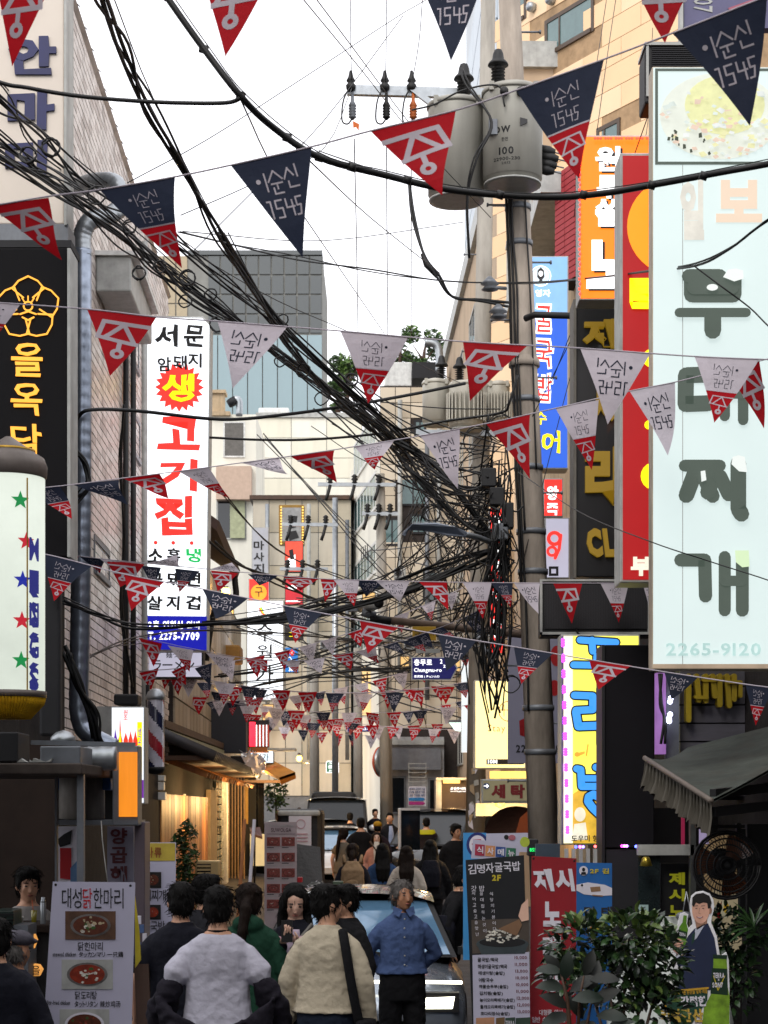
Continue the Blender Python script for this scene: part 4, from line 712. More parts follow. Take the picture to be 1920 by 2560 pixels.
for s_, r, bo in (('원', (1488, 366, 1552, 428), .04), ('투', (1492, 438, 1552, 496), .05), ('쓸', (1488, 498, 1556, 566), .04), ('노', (1466, 600, 1590, 722), .06)):
    text(t, s_, (r[0]+6, r[1]+5, r[2]+6, r[3]+5), 16.392, mtx, bold=bo); text(t, s_, r, 16.38, mtwh, bold=bo)
b = MB(); mrl = mat('red bulb', 'ff2a1a', em=5)
for i in range(30): b.ell(P(1449+(i % 2)*2, 375+i*12.4, 16.36), (.012, .012, .014), mrl, 6, 4)
for i in range(18): b.ell(P(1488+i*7+(i//3)*5, 346, 16.36), (.013, .012, .013), mrl, 6, 4)
build_each(b, 'bulb', t)
t = E('karaoke_club_sign', 'black vertical sign with raised golden letters below the orange sign', 'sign', P(1500, 1442, 17.2)); MB().pbox(1440, 750, 1640, 1442, 17.2, .3, mat('glossy black panel', '100f12', .35, nz=.15, coat=.3)).build('board', t, bev=.01); MB().pbox(1434, 748, 1441, 1445, 17.15, .36, mat('pitted steel edge', '6a665f', .6, .4, dirt=.5)).build('rim', t)
mgold = mat('gold letter', 'c29a26', .5, .15, em=.22, nz=.1)
for s_, r in (('제', (1456, 800, 1544, 872)), ('시', (1462, 960, 1560, 1075)), ('라', (1462, 1118, 1572, 1264))): text(t, s_, r, 17.2, mgold, bold=.05, th=.05)
text(t, 'CLUB', (1466, 1322, 1612, 1394), 17.2, mgold, bold=.06, th=.05, shear=-.12)
t = lightbox('blue_oyster_sign', 'tall blue lit sign with a round portrait emblem and red and white letters', 'sign', (1328, 640, 1421, 1172), 24, .35, mat('lit cobalt', '2a62d8', em=.72, nz=.1, sc=.7), mlgrey, rim=3)
MB().pprism(rectpoly(1331, 643, 1418, 790), 23.992, .004, mat('lit sky blue', '86b4e8', em=.8, nz=.08)).build('upper_panel', t)
b = MB(); b.ring(1352, 690, 24, 26, 23.98, .004, mtwh); b.disc(1352, 690, 22, 22, 23.982, .004, mat('lit pale blue', 'd8e8f4', em=.9)); b.pprism([(1344, 676), (1352, 668), (1360, 676), (1361, 692), (1355, 700), (1360, 706), (1344, 706), (1349, 700), (1343, 692)], 23.978, .004, mpb); b.disc(1352, 684, 5.5, 7, 23.973, .004, mtwh, 12); b.build('emblem', t)
text(t, '영자', (1338, 724, 1376, 742), 23.985, mtwh, bold=.02)
for i, ch in enumerate('굴국밥'): text(t, ch, (1334, 760+i*86, 1384, 836+i*86), 23.985, mtwh, bold=.055, wob=1.5); text(t, ch, (1338, 765+i*86, 1380, 831+i*86), 23.975, mtred, bold=.008, wob=1.5)
text(t, '수', (1338, 1028, 1366, 1062), 23.985, mtyel, bold=.02, wob=1); text(t, '어', (1352, 1078, 1402, 1134), 23.985, mtyel, bold=.03, wob=2)
for r, lb, s_, fc in (((1358, 1196, 1408, 1292), 'red lit sign with a white letter under the blue oyster sign', '왕', mtred), ((1362, 1294, 1424, 1446), 'white lit sign with a red swirl under the red sign', 'ㅁ', mlav)):
    t = lightbox('stacked_sign', lb, 'sign', r, 23, .3, fc, mlgrey, rim=3)
    if fc is mtred: text(t, s_, (1366, 1215, 1396, 1250), 22.98, mtwh, bold=.04); text(t, '족', (1366, 1258, 1396, 1288), 22.98, mtwh, bold=.04)
    else:
        b = MB(); b.ring(1386, 1346, 10, 19, 22.98, .01, mtred); b.ring(1380, 1378, 7, 14, 22.97, .01, mtred); b.stroke([(1402, 1338), (1398, 1372), (1388, 1395)], 8, 22.96, .01, mtred); b.build('emblem', t); text(t, s_, (1372, 1416, 1396, 1440), 22.98, mtx, bold=.04)
t = lightbox('red_vertical_sign', 'tall red lit sign with white letters half hidden by the cable tangle', 'sign', (1224, 1270, 1262, 1634), 27, .3, mtred, mlgrey, rim=2)
for i, ch in enumerate('종로곱창'): text(t, ch, (1231, 1290+i*84, 1256, 1345+i*84), 26.98, mtwh, bold=.03)
t = E('led_ticker', 'blank black ticker display box with a grey rim by the concrete pole', 'display board', P(1490, 1592, 17)); MB().pbox(1352, 1452, 1640, 1590, 17, .3, mblack).build('casing', t, bev=.012); MB().pbox(1362, 1462, 1622, 1572, 16.985, .014, mat('led matrix', '17151a', .5, nz=.1)).build('screen', t); b = MB()
for r in ((1350, 1448, 1640, 1453), (1350, 1580, 1632, 1586), (1350, 1453, 1356, 1586), (1620, 1453, 1628, 1580)): b.pbox(*r, 16.97, .03, mlgrey)
b.build('rim', t)
b = MB()
for i in range(42): b.pbox(1364+i*6.2, 1464, 1365.4+i*6.2, 1571, 16.978, .004, mdark)
b.build('grille', t)
# yellow karaoke sign with blue letters
mkb = mat('lit cornflower', '3f97f2', em=.8, nz=.05)
t = lightbox('karaoke_sign', 'yellow lit sign with fat blue letters and a heart, edged by violet bulbs', 'sign', (1402, 1586, 1600, 2112), 16, .3, mat('lit lemon', 'fff05a', em=.95, nz=.1, sc=1.4), mlgrey, rim=4)
MB().pprism(rectpoly(1408, 1590, 1432, 2108), 15.992, .004, mat('lit cream strip', 'fff6c8', em=.95, nz=.06)).build('strip', t); MB().pprism([(1432, 1985), (1470, 1960), (1596, 1975), (1596, 2108), (1432, 2108)], 15.991, .004, mat('lit amber print', 'e8b83a', em=.7, nz=.4, sc=6)).build('print', t)
def fat(pl, y):
    b = MB()
    for i, (w_, p) in enumerate(pl): b.stroke(p, w_+7, 15.985-i*.0004, .003, mtx)
    for i, (w_, p) in enumerate(pl): b.stroke(p, w_, 15.975-i*.0044, .003, mkb)
    return b.build('lettering', t)
fat([(17, [(1450, 1600), (1540, 1606)]), (17, [(1480, 1600), (1482, 1628)]), (17, [(1434, 1662), (1540, 1664)]), (17, [(1492, 1640), (1492, 1660)])], 0)
fat([(18, [(1436, 1738), (1482, 1740), (1482, 1774), (1440, 1776)]), (20, [(1440, 1780), (1446, 1816), (1500, 1814)]), (17, [(1502, 1722), (1502, 1860)]), (17, [(1535, 1722), (1535, 1860)]), (14, [(1502, 1790), (1535, 1790)])], 0)
fat([(18, [(1442, 1922), (1452, 1924), (1454, 1966), (1500, 1966), (1502, 1920), (1490, 1918)]), (16, [(1454, 1946), (1500, 1946)]), (17, [(1535, 1900), (1535, 1985)])], 0)
fat([(20, [(1512, 2048), (1482, 2020), (1470, 2004), (1472, 1992), (1484, 1986), (1500, 1994), (1512, 2006), (1524, 1994), (1540, 1986), (1552, 1996), (1545, 2016), (1512, 2048)])], 0)
b = MB(); b.disc(1450, 2036, 14, 18, 15.972, .004, mat('print white', 'f0e8d0', em=.7)); b.pprism([(1436, 2060), (1464, 2056), (1470, 2100), (1430, 2100)], 15.97, .004, mat('print white', 'f0e8d0')); b.pprism([(1445, 1882), (1462, 1878), (1462, 1884), (1448, 1890)], 15.969, .004, mat('note orange', 'f0a83a', em=.8)); b.disc(1443, 1886, 7, 6, 15.968, .003, mat('note orange', 'f0a83a')); b.stroke([(1470, 1862), (1466, 1888)], 4, 15.968, .003, mat('note orange', 'f0a83a')); b.build('print', t)
text(t, '도우미 항시', (1428, 2088, 1512, 2104), 15.98, mtx, bold=.02, th=.012)
mvl = mat('violet bulb', 'c22aff', em=5); b = MB()
for i in range(13):
    for j in range(3): b.ell(P(1408+i*.9, 1600+i*39+j*6.5, 15.95), (.019, .014, .016), mvl, 6, 4)
build_each(b, 'bulb', t); MB().pbox(1404, 1590, 1409, 2110, 15.97, .02, mgrey).build('bulb_strip', t)
for i, (x, y, col) in enumerate(((1440, 2117, '3a4aff'), (1450, 2117, 'ff5ad0'), (1458, 2117, '7a6aff'), (1488, 2116, 'ff4a4a'), (1555, 2115, 'ff3ad0'), (1561, 2115, 'ff6ae0'), (1567, 2115, 'a06aff'), (1590, 2116, '4a5aff'))):
    MB().ell(P(x, y, 14.6), (.012, .012, .012), mat('bulb '+col, col, em=6), 6, 4).build('led_bulb', label='%s coloured bulb on the cord below the karaoke sign' % ['first blue', 'first pink', 'lilac', 'lone red', 'second pink', 'pale pink', 'mauve', 'last blue'][i], cat='bulb', group='bulbs below the karaoke sign')
t = E('dark_sign_panel', 'tall blank dark panel standing edge on in front of the karaoke sign', 'sign panel', P(1575, 2340, 14.8)); MB().pbox(1512, 1612, 1636, 2120, 14.8, .4, mat('panel near black', '0f0e12', .75, nz=.1)).build('upper_board', t, bev=.01); MB().pbox(1514, 2122, 1640, 2700, 14.82, .4, mdark).build('lower_board', t, bev=.01); MB().pbox(1505, 1612, 1512, 2700, 14.78, .4, mblack).build('edge', t)
t = E('violet_strip_wall', 'violet lit wall strip with star bright lamps and loose cables', 'lamp strip', P(1670, 1900, 14.4)); MB().pbox(1641, 1682, 1665, 1885, 14.4, .1, mat('violet lit board', 'b07ac8', em=.42, nz=.3, sc=4)).build('board', t); MB().pbox(1665, 1682, 1698, 1900, 14.45, .1, mgrey).build('backing', t); b = MB()
for y in (1746, 1754, 1786, 1796, 1803): b.ell(P(1673+R.uniform(-2, 4), y, 14.3), (.02, .02, .02), mat('cold white led', 'cfd4ff', em=8), 8, 6)
build_each(b, 'bulb', t); b = MB(); [b.tube(catmull([P(1648+i*6, 1684, 14.35), P(1654-i*4, 1760, 14.33), P(1660+i*3, 1800, 14.33), P(1652+i*10, 1860, 14.33)], 5), .012, mrub, 5) for i in range(2)]; b.build('cable', t)
t = E('plank_wall', 'grey plank clad shop wall under the stew sign', 'shop wall', P(1820, 2000, 14.6)); MB().pbox(1698, 1670, 2300, 2000, 14.7, .2, mblack).build('backing', t)
mpl = mat('grey plank', '5a5860', .55, nz=.2, strk=.2, sc=3, dirt=.3)
for i in range(7): MB().pbox(1700, 1672+i*46, 2300, 1714+i*46, 14.62+R.uniform(0, .01), .05, mpl).build('plank', t)
mgs = mat('raised yellow letter', 'a8901e', .45, .2, nz=.15)
t = E('raised_letter_sign', 'raised yellow letters on the grey plank wall under the stew sign', 'sign', P(1800, 1800, 14.5)); b = MB()
for i, (x, h_) in enumerate(((1722, 110), (1742, 60), (1765, 62), (1782, 50), (1800, 72), (1818, 74), (1836, 58))): b.stroke([(x, 1690), (x+(i % 2)*6, 1690+h_)], 13, 14.5+i*.002, .1, mgs)
b.stroke([(1760, 1700), (1790, 1700)], 9, 14.49, .1, mgs); b.stroke([(1740, 1742), (1768, 1744)], 9, 14.485, .1, mgs); b.stroke([(1822, 1705), (1852, 1705), (1852, 1740)], 9, 14.48, .1, mgs); b.build('letter', t)
text(t, '대기', (1880, 1684, 1990, 1740), 14.6, mgs, bold=.05, th=.1)
# white banner behind the pole, lit stay sign, laundry sign
t = E('tall_white_banner', 'tall lavender white banner with red print hung behind the concrete pole', 'banner', P(1340, 1910, 22.5)); MB().pbox(1270, 1582, 1404, 1908, 22.5, .06, mat('lavender vinyl', 'a9a6bc', em=.12, nz=.08)).build('cloth', t, bev=.004); b = MB(); b.pprism([(1298, 1802), (1312, 1795), (1312, 1842), (1300, 1838)], 22.49, .004, mpr); b.disc(1392, 1640, 16, 26, 22.489, .004, mpr); b.disc(1386, 1720, 14, 20, 22.488, .004, mpr); b.build('print', t); text(t, '2255-0788', (1290, 1862, 1400, 1882), 22.49, mtx, bold=.03)
t = lightbox('stay_sign', 'warm yellow lit box sign with thin orange lettering beside the banner', 'sign', (1186, 1700, 1315, 1922), 28, .4, mat('lit butter', 'ffe79a', em=1.15, nz=.06, sc=1), mlgrey, rim=3)
mol = mat('thin orange print', 'd88a1e', em=.6); b = MB(); b.ring(1272, 1778, 24, 26, 27.98, .006, mol); b.stroke([(1248, 1775), (1296, 1775)], 1.8, 27.97, .004, mol); b.stroke([(1260, 1762), (1260, 1790)], 1.8, 27.965, .004, mol); b.stroke([(1274, 1754), (1274, 1800)], 1.8, 27.96, .004, mol); b.build('emblem', t); text(t, 'Stay', (1220, 1812, 1263, 1834), 27.98, mol, bold=-.005)
MB().pprism(rectpoly(1216, 1898, 1310, 1911), 27.98, .008, mtx).build('strip', t); text(t, '10M', (1220, 1899, 1243, 1909), 27.97, mtwh, bold=.02)
t = E('laundry_sign', 'cream signboard with dark red laundry lettering and an arrow disc', 'sign', P(1260, 2010, 26)); MB().pbox(1203, 1948, 1320, 2008, 26, .2, mlgrey).build('frame', t, bev=.01); MB().pbox(1208, 1952, 1320, 2002, 25.99, .01, mat('cream board', 'c9bd92', em=.15, nz=.08, dirt=.2)).build('face_panel', t); text(t, '세탁', (1228, 1961, 1312, 1996), 25.99, mat('oxblood letter', '7a1a1e', .6), bold=.05, gap=.35); b = MB(); b.disc(1216, 1965, 8, 8, 25.98, .006, mat('slate blue', '3a4a6a', .6)); b.stroke([(1210, 1965), (1221, 1965)], 2, 25.975, .004, mtwh); b.stroke([(1217, 1961), (1221, 1965), (1217, 1969)], 2, 25.97, .004, mtwh); b.build('arrow', t)
t = E('lit_shop_window', 'warm lit shop window glimpsed under the laundry sign', 'shop window', P(1270, 2060, 27)); MB().pbox(1225, 1928, 1320, 1946, 27, .1, mwarm).build('lit_panel', t); MB().pbox(1190, 2008, 1320, 2040, 27, .1, mat('lit interior', 'f0d8a0', em=.6, nz=.4, sc=6)).build('lit_panel', t); MB().lathe([(.02, .0), (.07, .03), (.075, .07), (.05, .1)], P(1250, 2020, 26.8), mat('yellow shade', 'f4e060', em=1.2), 14).build('lamp_shade', t)
# ================================================================ poles, transformers, street furniture
def cable(name, label, pts, r, m=None, k=6, n=6, group=None, cat='cable', strands=1, spread=0, parent=None):
    b = MB()
    for i in range(strands):
        q = [Vector(p)+(Vector((R.gauss(0, 1), R.gauss(0, .6), R.gauss(0, 1)))*spread if spread else Vector((0, 0, 0))) for p in pts]
        b.tube(catmull(q, k), r*(R.uniform(.6, 1.3) if strands > 1 else 1), m or mrub, n if r > .012 else 5)
    return b.build(name, parent, label=label, cat=None if parent else cat, group=group)
def ext(p, L=330):                                                         # carry a run of (x, y[, depth]) past the frame edge to where it is fixed
    p = list(p)
    def far(a, b): k = L/(math.hypot(a[0]-b[0], a[1]-b[1]) or 1); return tuple(u+(u-v)*k if i < 2 else max(7, u+(u-v)*min(k, 1)) for i, (u, v) in enumerate(zip(a, b)))
    out = lambda q: q[0] <= 5 or q[1] <= 0 or q[0] >= 1655
    if out(p[0]): p = [far(p[0], p[1])]+p
    if out(p[-1]): p = p+[far(p[-1], p[-2])]
    return p
def pole(name, label, top, bot, r0, r1, m, Y, steps=()):
    t = E(name, label, 'utility pole', bot); MB().tube([bot, top], [r1, r0], m, 24).build('shaft', t)
    for i, (f, s) in enumerate(steps):
        c = bot.lerp(top, f); b = MB(); r = r1+(r0-r1)*f; b.tube([c, c+Vector((s*(r+.2), 0, 0))], .011, mgrey, 6); b.tube([c+Vector((s*(r+.19), 0, 0)), c+Vector((s*(r+.21), 0, 0))], .022, mgrey, 6); b.build('step_bolt', t)
    return t
pb, pt_ = P(1377, 2528, 20), P(1270, -90, 20)
tp = pole('concrete_pole', 'leaning concrete utility pole wrapped in cables beside the blue oyster sign', pt_, pb, .115, .178, mconc, 20, [(.22+i*.055, 1 if i % 2 else -1) for i in range(14)])
def on_pole(py): f = (2528-py)/2618; return pb.lerp(pt_, f), .178+(.115-.178)*f
for y in (330, 520, 610, 1000, 1170, 1330, 1430, 1770, 1880):
    c, r = on_pole(y); MB().lathe([(r+.002, -.03), (r+.014, -.028), (r+.014, .028), (r+.002, .03)], c, mgrey, 24, caps=False).build('band', tp)
c, r = on_pole(905); MB().lathe([(r+.002, -.06), (r+.03, -.055), (r+.03, .0), (r+.004, .05)], c, mconc, 24, caps=False).build('collar', tp)
cables = MB()
for i in (0, 1, 3, 5):                                                    # cables strapped down the pole
    pts = []
    for j in range(10):
        c, r = on_pole(430+j*150); a = (-2.3, -2.05, -1.75, -1.1, -.95, -2.6)[i]+R.uniform(-.12, .12); pts.append(c+Vector((math.cos(a)*(r+.02), math.sin(a)*(r+.02), 0)))
    cables.tube(catmull(pts[:(10, 7, 10, 6, 5, 8)[i]], 5), R.uniform(.008, .016), mrub, 6)
cables.build('strapped_cable', tp)
mtf = mat('transformer enamel', '9b9990', .5, .1, nz=.08, sc=3, dirt=.3)
def transformer(label, px, y0, y1, rp, Y, m=mtf, fins=False, bush=(), txt=False):
    c = P(px, y1, Y); k = F/Y; r = rp/k; h = (y1-y0)/k; t = E('transformer', label, 'transformer', c)
    MB().lathe([(r*.86, 0), (r*.92, .004), (r*.95, .03), (r, .035), (r, h-.1), (r*.985, h-.08)], c, m, 36).build('tank', t)
    MB().lathe([(r*1.03, h-.08), (r*1.05, h-.07), (r*1.05, h-.045), (r*.96, h-.02), (r*.5, h+.01), (.01, h+.015)], c, m, 36).build('lid', t)
    MB().lathe([(r*.8, -.03), (r*.97, -.03), (r*.97, -.012), (r*.8, -.012)], c, mlgrey, 24).build('base_ring', t)
    for a in (-2.4, -.75): x = c+Vector((math.cos(a)*r, math.sin(a)*r, h-.1)); MB().box(x.x-.025, x.x+.025, x.y-.03, x.y+.03, x.z, x.z+.09, m).build('lug', t)
    for dx in bush:
        q = c+Vector((dx*r, -r*.3, h)); b = MB(); pr_ = [(.035, 0)]
        for i in range(5): pr_ += [(.04, .02+i*.035), (.075, .028+i*.035), (.04, .038+i*.035)]
        b.lathe(pr_+[(.04, .2), (.11, .21), (.1, .235), (.065, .27), (.055, .33), (.04, .37), (.01, .385)], q, mrub, 18); b.build('bushing', t)
    if fins:
        for i in range(14): a = math.pi+i*math.pi/13; d = Vector((math.cos(a), math.sin(a), 0)); b = MB(); b.beam(c+d*(r+.04)+Vector((0, 0, .1)), c+d*(r+.04)+Vector((0, 0, h-.2)), .02, .09, m); b.build('fin', t)
    if txt:
        yf = Y-r-.004
        for s_, rc, bo in (('DW', (-58, .50, -18, .57), .04), ('100', (-47, .72, -10, .80), .02), ('22900-230', (-62, .825, 6, .86), .01), ('24:12', (-40, .875, -18, .90), .0), ('한전', (-40, .62, -24, .66), .01)):
            sc_ = yf/Y; bb_ = MB(); X = lambda v: CX+(px+v-CX)/sc_*1.0; text(t, s_, (rc[0], 0, rc[2], 10), 1, mpb, bold=bo, mb=bb_, th=.001); A = np.array(bb_.V); lo, hi = A.min(0), A.max(0)
            W_ = (A-lo)/(hi-lo+1e-9); V = []
            for u, _, v in W_:
                x = (rc[0]+u*(rc[2]-rc[0])+30)/k; z = h*(1-rc[3]+v*(rc[3]-rc[1])); a = x/r-.30; V.append((c.x+math.sin(a)*(r+.003), c.y-math.cos(a)*(r+.003), c.z+z))
            bb_.V = V; bb_.build('lettering', t)
        b = MB(); q = c+Vector((-r*.75, -r*.72, h*.42)); b.box(q.x-.03, q.x+.06, q.y-.05, q.y+.02, q.z, q.z+.16, mgrey); b.build('breaker_box', t)
        for dx in (-.35, .2): q = c+Vector((dx*r, -r*1.0, h*.84)); b = MB(); b.lathe([(.02, 0), (.045, .01), (.045, .05), (.02, .07)], q, mrub, 12, axis=(0, -1, 0)); b.build('terminal', t)
        a = -.2; q = c+Vector((.06, -r-.005, h*.47)); b = MB(); b.prism([(q.x, q.z+.02), (q.x+.075, q.z+.055), (q.x+.075, q.z+.09), (q.x, q.z+.11)], q.y, .02, mpb); b.build('emblem', t)
    return t
transformer('grey transformer with black stencilled numbers mounted on the front of the pole', 1281, 222, 458, 74, 19.55, bush=(-.5,), txt=True)
transformer('plain grey transformer hanging from the crossarm behind the red pennant', 1141, 256, 497, 71, 19.8, bush=(.25,))
t = E('crossarm', 'galvanised steel crossarm carrying insulators over the white sky', 'crossarm', P(1040, 232, 20)); b = MB()
b.beam(P(868, 226, 19.9), P(1230, 236, 19.9), .07, .1, mgalv); b.build('bar', t); MB().beam(P(1030, 222, 19.85), P(1090, 268, 19.85), .05, .06, mgalv).build('brace', t)
for x in (877, 962, 1029):
    b = MB(); b.lathe([(.02, 0), (.05, .02), (.055, .06), (.03, .09), (.05, .11), (.03, .15), (.015, .22)], P(x, 228, 19.85), mrub, 12); b.build('insulator', t)
    b = MB(); pr_ = [(.012, 0)]; [pr_.extend([(.03, .02+i*.03), (.045, .03+i*.03)]) for i in range(5)]; b.lathe(pr_+[(.02, .2), (.015, .3)], P(x+4, 300, 19.85), [mgrey, mrub, mat('orange polymer', 'b8602a')][(877, 962, 1029).index(x)], 12); b.build('arrester', t)
    cable('jumper', None, [P(x, 215, 19.85), P(x-18, 250, 19.8), P(x-22, 300, 19.8), P(x-8, 310, 19.8), P(x+4, 295, 19.85)], .009, parent=t)
b = MB(); b.add([P(882, 302, 19.8), P(898, 310, 19.8), P(897, 328, 19.8), P(890, 318, 19.8), P(883, 320, 19.8)], [(0, 1, 2, 3, 4)], mat('orange tag', 'd86a1e')); b.build('tag', t)
t = E('fuse_cluster', 'black rubber fuse boots clustered beside the stencilled transformer', 'fuse cluster', P(1375, 430, 19.7))
for i, (x, y) in enumerate(((1372, 378), (1380, 395), (1376, 412), (1370, 426))): b = MB(); b.tube([P(1352, y-4, 19.7), P(x, y, 19.7), P(x+16, y+3, 19.7)], [.05, .055, .03], mrub, 10); b.tube([P(x+14, y+3, 19.7), P(x+34, y+8, 19.7)], .008, mgrey, 6); b.build('boot', t)
# second pole
mgp2 = mat('weathered pole concrete', '9a958c', .85, nz=.2, strk=4, dirt=.35)
p2b, p2t = P(1184, 2331, 30), P(1222, -90, 30)
t = pole('concrete_pole', 'pale straight utility pole with torn posters behind the leaning pole', p2t, p2b, .115, .165, mgp2, 30, [(.5+i*.05, 1 if i % 2 else -1) for i in range(8)])
MB().tube([p2b+Vector((0, 0, .1)), p2b.lerp(p2t, .085)], .172, mat('blue paint', '3f5878', .7, dirt=.4), 20).build('painted_base', t)
b = MB(); 
for i in range(14): x, y = 1170+R.uniform(0, 22), 1900+R.uniform(0, 160); b.pprism([(x, y), (x+R.uniform(6, 12), y-3), (x+R.uniform(5, 14), y+R.uniform(10, 26)), (x+1, y+R.uniform(10, 24))], 29.82-i*.001, .003, R.choice([mpw, mpw, mlgrey, mplast]))
props(b.build('poster_scrap', t), kind='stuff')
mtw = mat('pale transformer enamel', 'b9b6aa', .5, nz=.08, dirt=.3)
transformer('cream ribbed transformer on the second pole, nearest the red pennant', 1165, 955, 1072, 42, 29.6, mtw, True, bush=(-.4,))
transformer('cream transformer behind the black curved cables', 1090, 950, 1060, 34, 29.9, mtw, False, bush=(.4,))
transformer('small pale transformer tucked behind the leaning pole', 1246, 955, 1066, 28, 29.9, mtw, True)
MB().beam(P(1040, 1082, 29.8), P(1290, 1085, 29.8), .09, .09, mgalv).build('steel_bracket', label='steel bracket under the cream transformers', cat='bracket')
# further poles
def far_pole(label, x0, y0, x1, Y, r, arms=(), band=False, m=mgp2):
    gy = HY+(CH-gz(Y))*F/Y; t = pole('far_pole', label, P(x0, y0, Y), P(x1, gy, Y), r*.8, r, m, Y)
    for a, b_, y in arms:
        MB().beam(P(a, y, Y-.2), P(b_, y+1, Y-.2), .08, .1, mgalv).build('arm', t)
        for i in range(3):
            x = a+(b_-a)*(i+.5)/3.2; q = MB(); q.lathe([(.03, 0), (.09, .03), (.05, .08), (.1, .12), (.05, .17), (.09, .2), (.03, .26)], P(x, y-1, Y-.2), mrub, 10); q.tube([P(x, y+2, Y-.25), P(x-6, y+25, Y-.3), P(x-11, y+40, Y-.3)], .05, mrub, 6); q.build('insulator', t)
    if band:
        for i in range(5): c = P(x1, gy, Y); MB().lathe([(r*1.08, .25+i*.22), (r*1.08, .47+i*.22)], c, [mblack, mat('hazard yellow', 'd0a81e', .6)][i % 2], 14).build('band', t)
    return t
far_pole('grey pole with crossarms in front of the white corner building', 950, 1185, 968, 50, .16, ((795, 990, 1211), (905, 995, 1284)))
far_pole('thin steel pole with a crossarm before the tan building', 838, 1245, 838, 54, .1, ((705, 845, 1311), (700, 820, 1422)), m=mgalv)
far_pole('dark cable wrapped pole by the amber bulb', 785, 1500, 787, 57, .16, band=True)
far_pole('grey pole with hazard bands beside the white truck', 894, 1620, 896, 54, .15, band=True)
far_pole('bare grey pole behind the black van', 966, 1600, 968, 52, .17)
far_pole('slim dark lamp pole near the direction board', 992, 1830, 990, 56, .07, m=mgrey)
t = E('street_lamp_head', 'tapered lamp head on the slim pole near the direction board', 'lamp', P(992, 1862, 56)); MB().lathe([(.08, 0), (.16, .12), (.3, .4), (.32, .44), (.02, .5)], P(992, 1866, 56), mgrey, 14).build('shade', t)
t = E('traffic_sign', 'round white no turn sign with red rim on the bare pole', 'traffic sign', P(963, 1885, 51)); b = MB(); b.disc(963, 1878, 9, 21, 51, .04, mat('sign red', 'b02028', .4)); b.disc(963, 1878, 7, 17, 50.98, .02, mpw); b.stroke([(963, 1892), (963, 1874), (959, 1870)], 2.2, 50.97, .01, mpb); b.build('plate', t)
t = E('convex_mirror', 'round convex street mirror with an orange back facing sideways', 'street mirror', P(940, 1925, 53)); b = MB(); b.lathe([(.01, 0), (.3, .06), (.44, .16), (.45, .2), (.01, .2)], P(938, 1905, 53), mat('orange plastic', 'c0502a', .5), 20, axis=(1, -.55, 0)); b.build('bowl', t); b = MB(); b.lathe([(.43, .205), (.25, .24), (.01, .26)], P(938, 1905, 53), mgalv, 20, axis=(1, -.55, 0)); b.build('mirror', t)
t = E('flood_lamp', 'wedge shaped lit lamp hanging beside the second pole', 'lamp', P(1140, 1830, 40)); b = MB(); b.add([P(1122, 1806, 40), P(1152, 1804, 40), P(1152, 1829, 40), P(1137, 1826, 40), P(1122, 1806, 40.3), P(1152, 1804, 40.3), P(1152, 1829, 40.3), P(1137, 1826, 40.3)], [(0, 1, 2, 3), (4, 5, 6, 7), (0, 4, 5, 1), (1, 5, 6, 2), (2, 6, 7, 3), (3, 7, 4, 0)], mat('mint lamp glass', 'd8f4e4', em=1.3)); b.build('glass', t); MB().pbox(1120, 1800, 1154, 1806, 39.95, .4, mgrey).build('cap', t)
MB().pbox(1155, 1630, 1172, 1880, 38, .3, mat('lit frosted panel', 'dfe6e8', em=.75, nz=.06)).build('tall_light_panel', label='tall narrow frosted light panel beside the second pole', cat='light panel')
# LED street light on its arm
t = E('street_light', 'grey finned street light reaching from the leaning pole', 'street light', P(1090, 1340, 19)); b = MB()
b.add([P(1009, 1328, 19), P(1030, 1310, 18.9), P(1090, 1307, 18.9), P(1140, 1318, 18.9), P(1168, 1330, 19), P(1165, 1342, 19), P(1120, 1340, 19), P(1060, 1327, 19), P(1020, 1326, 19), P(1014, 1340, 19), P(1005, 1338, 19)] + [P(1009, 1328, 19.3), P(1030, 1310, 19.3), P(1090, 1307, 19.3), P(1140, 1318, 19.3), P(1168, 1330, 19.2), P(1165, 1342, 19.2), P(1120, 1340, 19.3), P(1060, 1327, 19.3), P(1020, 1326, 19.3), P(1014, 1340, 19.3), P(1005, 1338, 19.3)],
      [tuple(range(11)), tuple(range(11, 22))[::-1]]+[(i, 11+i, 11+(i+1) % 11, (i+1) % 11) for i in range(11)], mat('blue grey casting', '7f8795', .45, .3)); b.build('housing', t, bev=.01)
for i in range(30): x = 1032+i*3.6; y = 1309+max(0, (x-1085))*.2; MB().pbox(x, y-5, x+1.2, y, 18.95, .3, mgalv).build('fin', t)
b = MB(); b.tube(catmull([P(1160, 1336, 19.1), P(1200, 1345, 19.3), P(1260, 1372, 19.8)], 5), .03, mgalv, 10); b.build('arm', t)
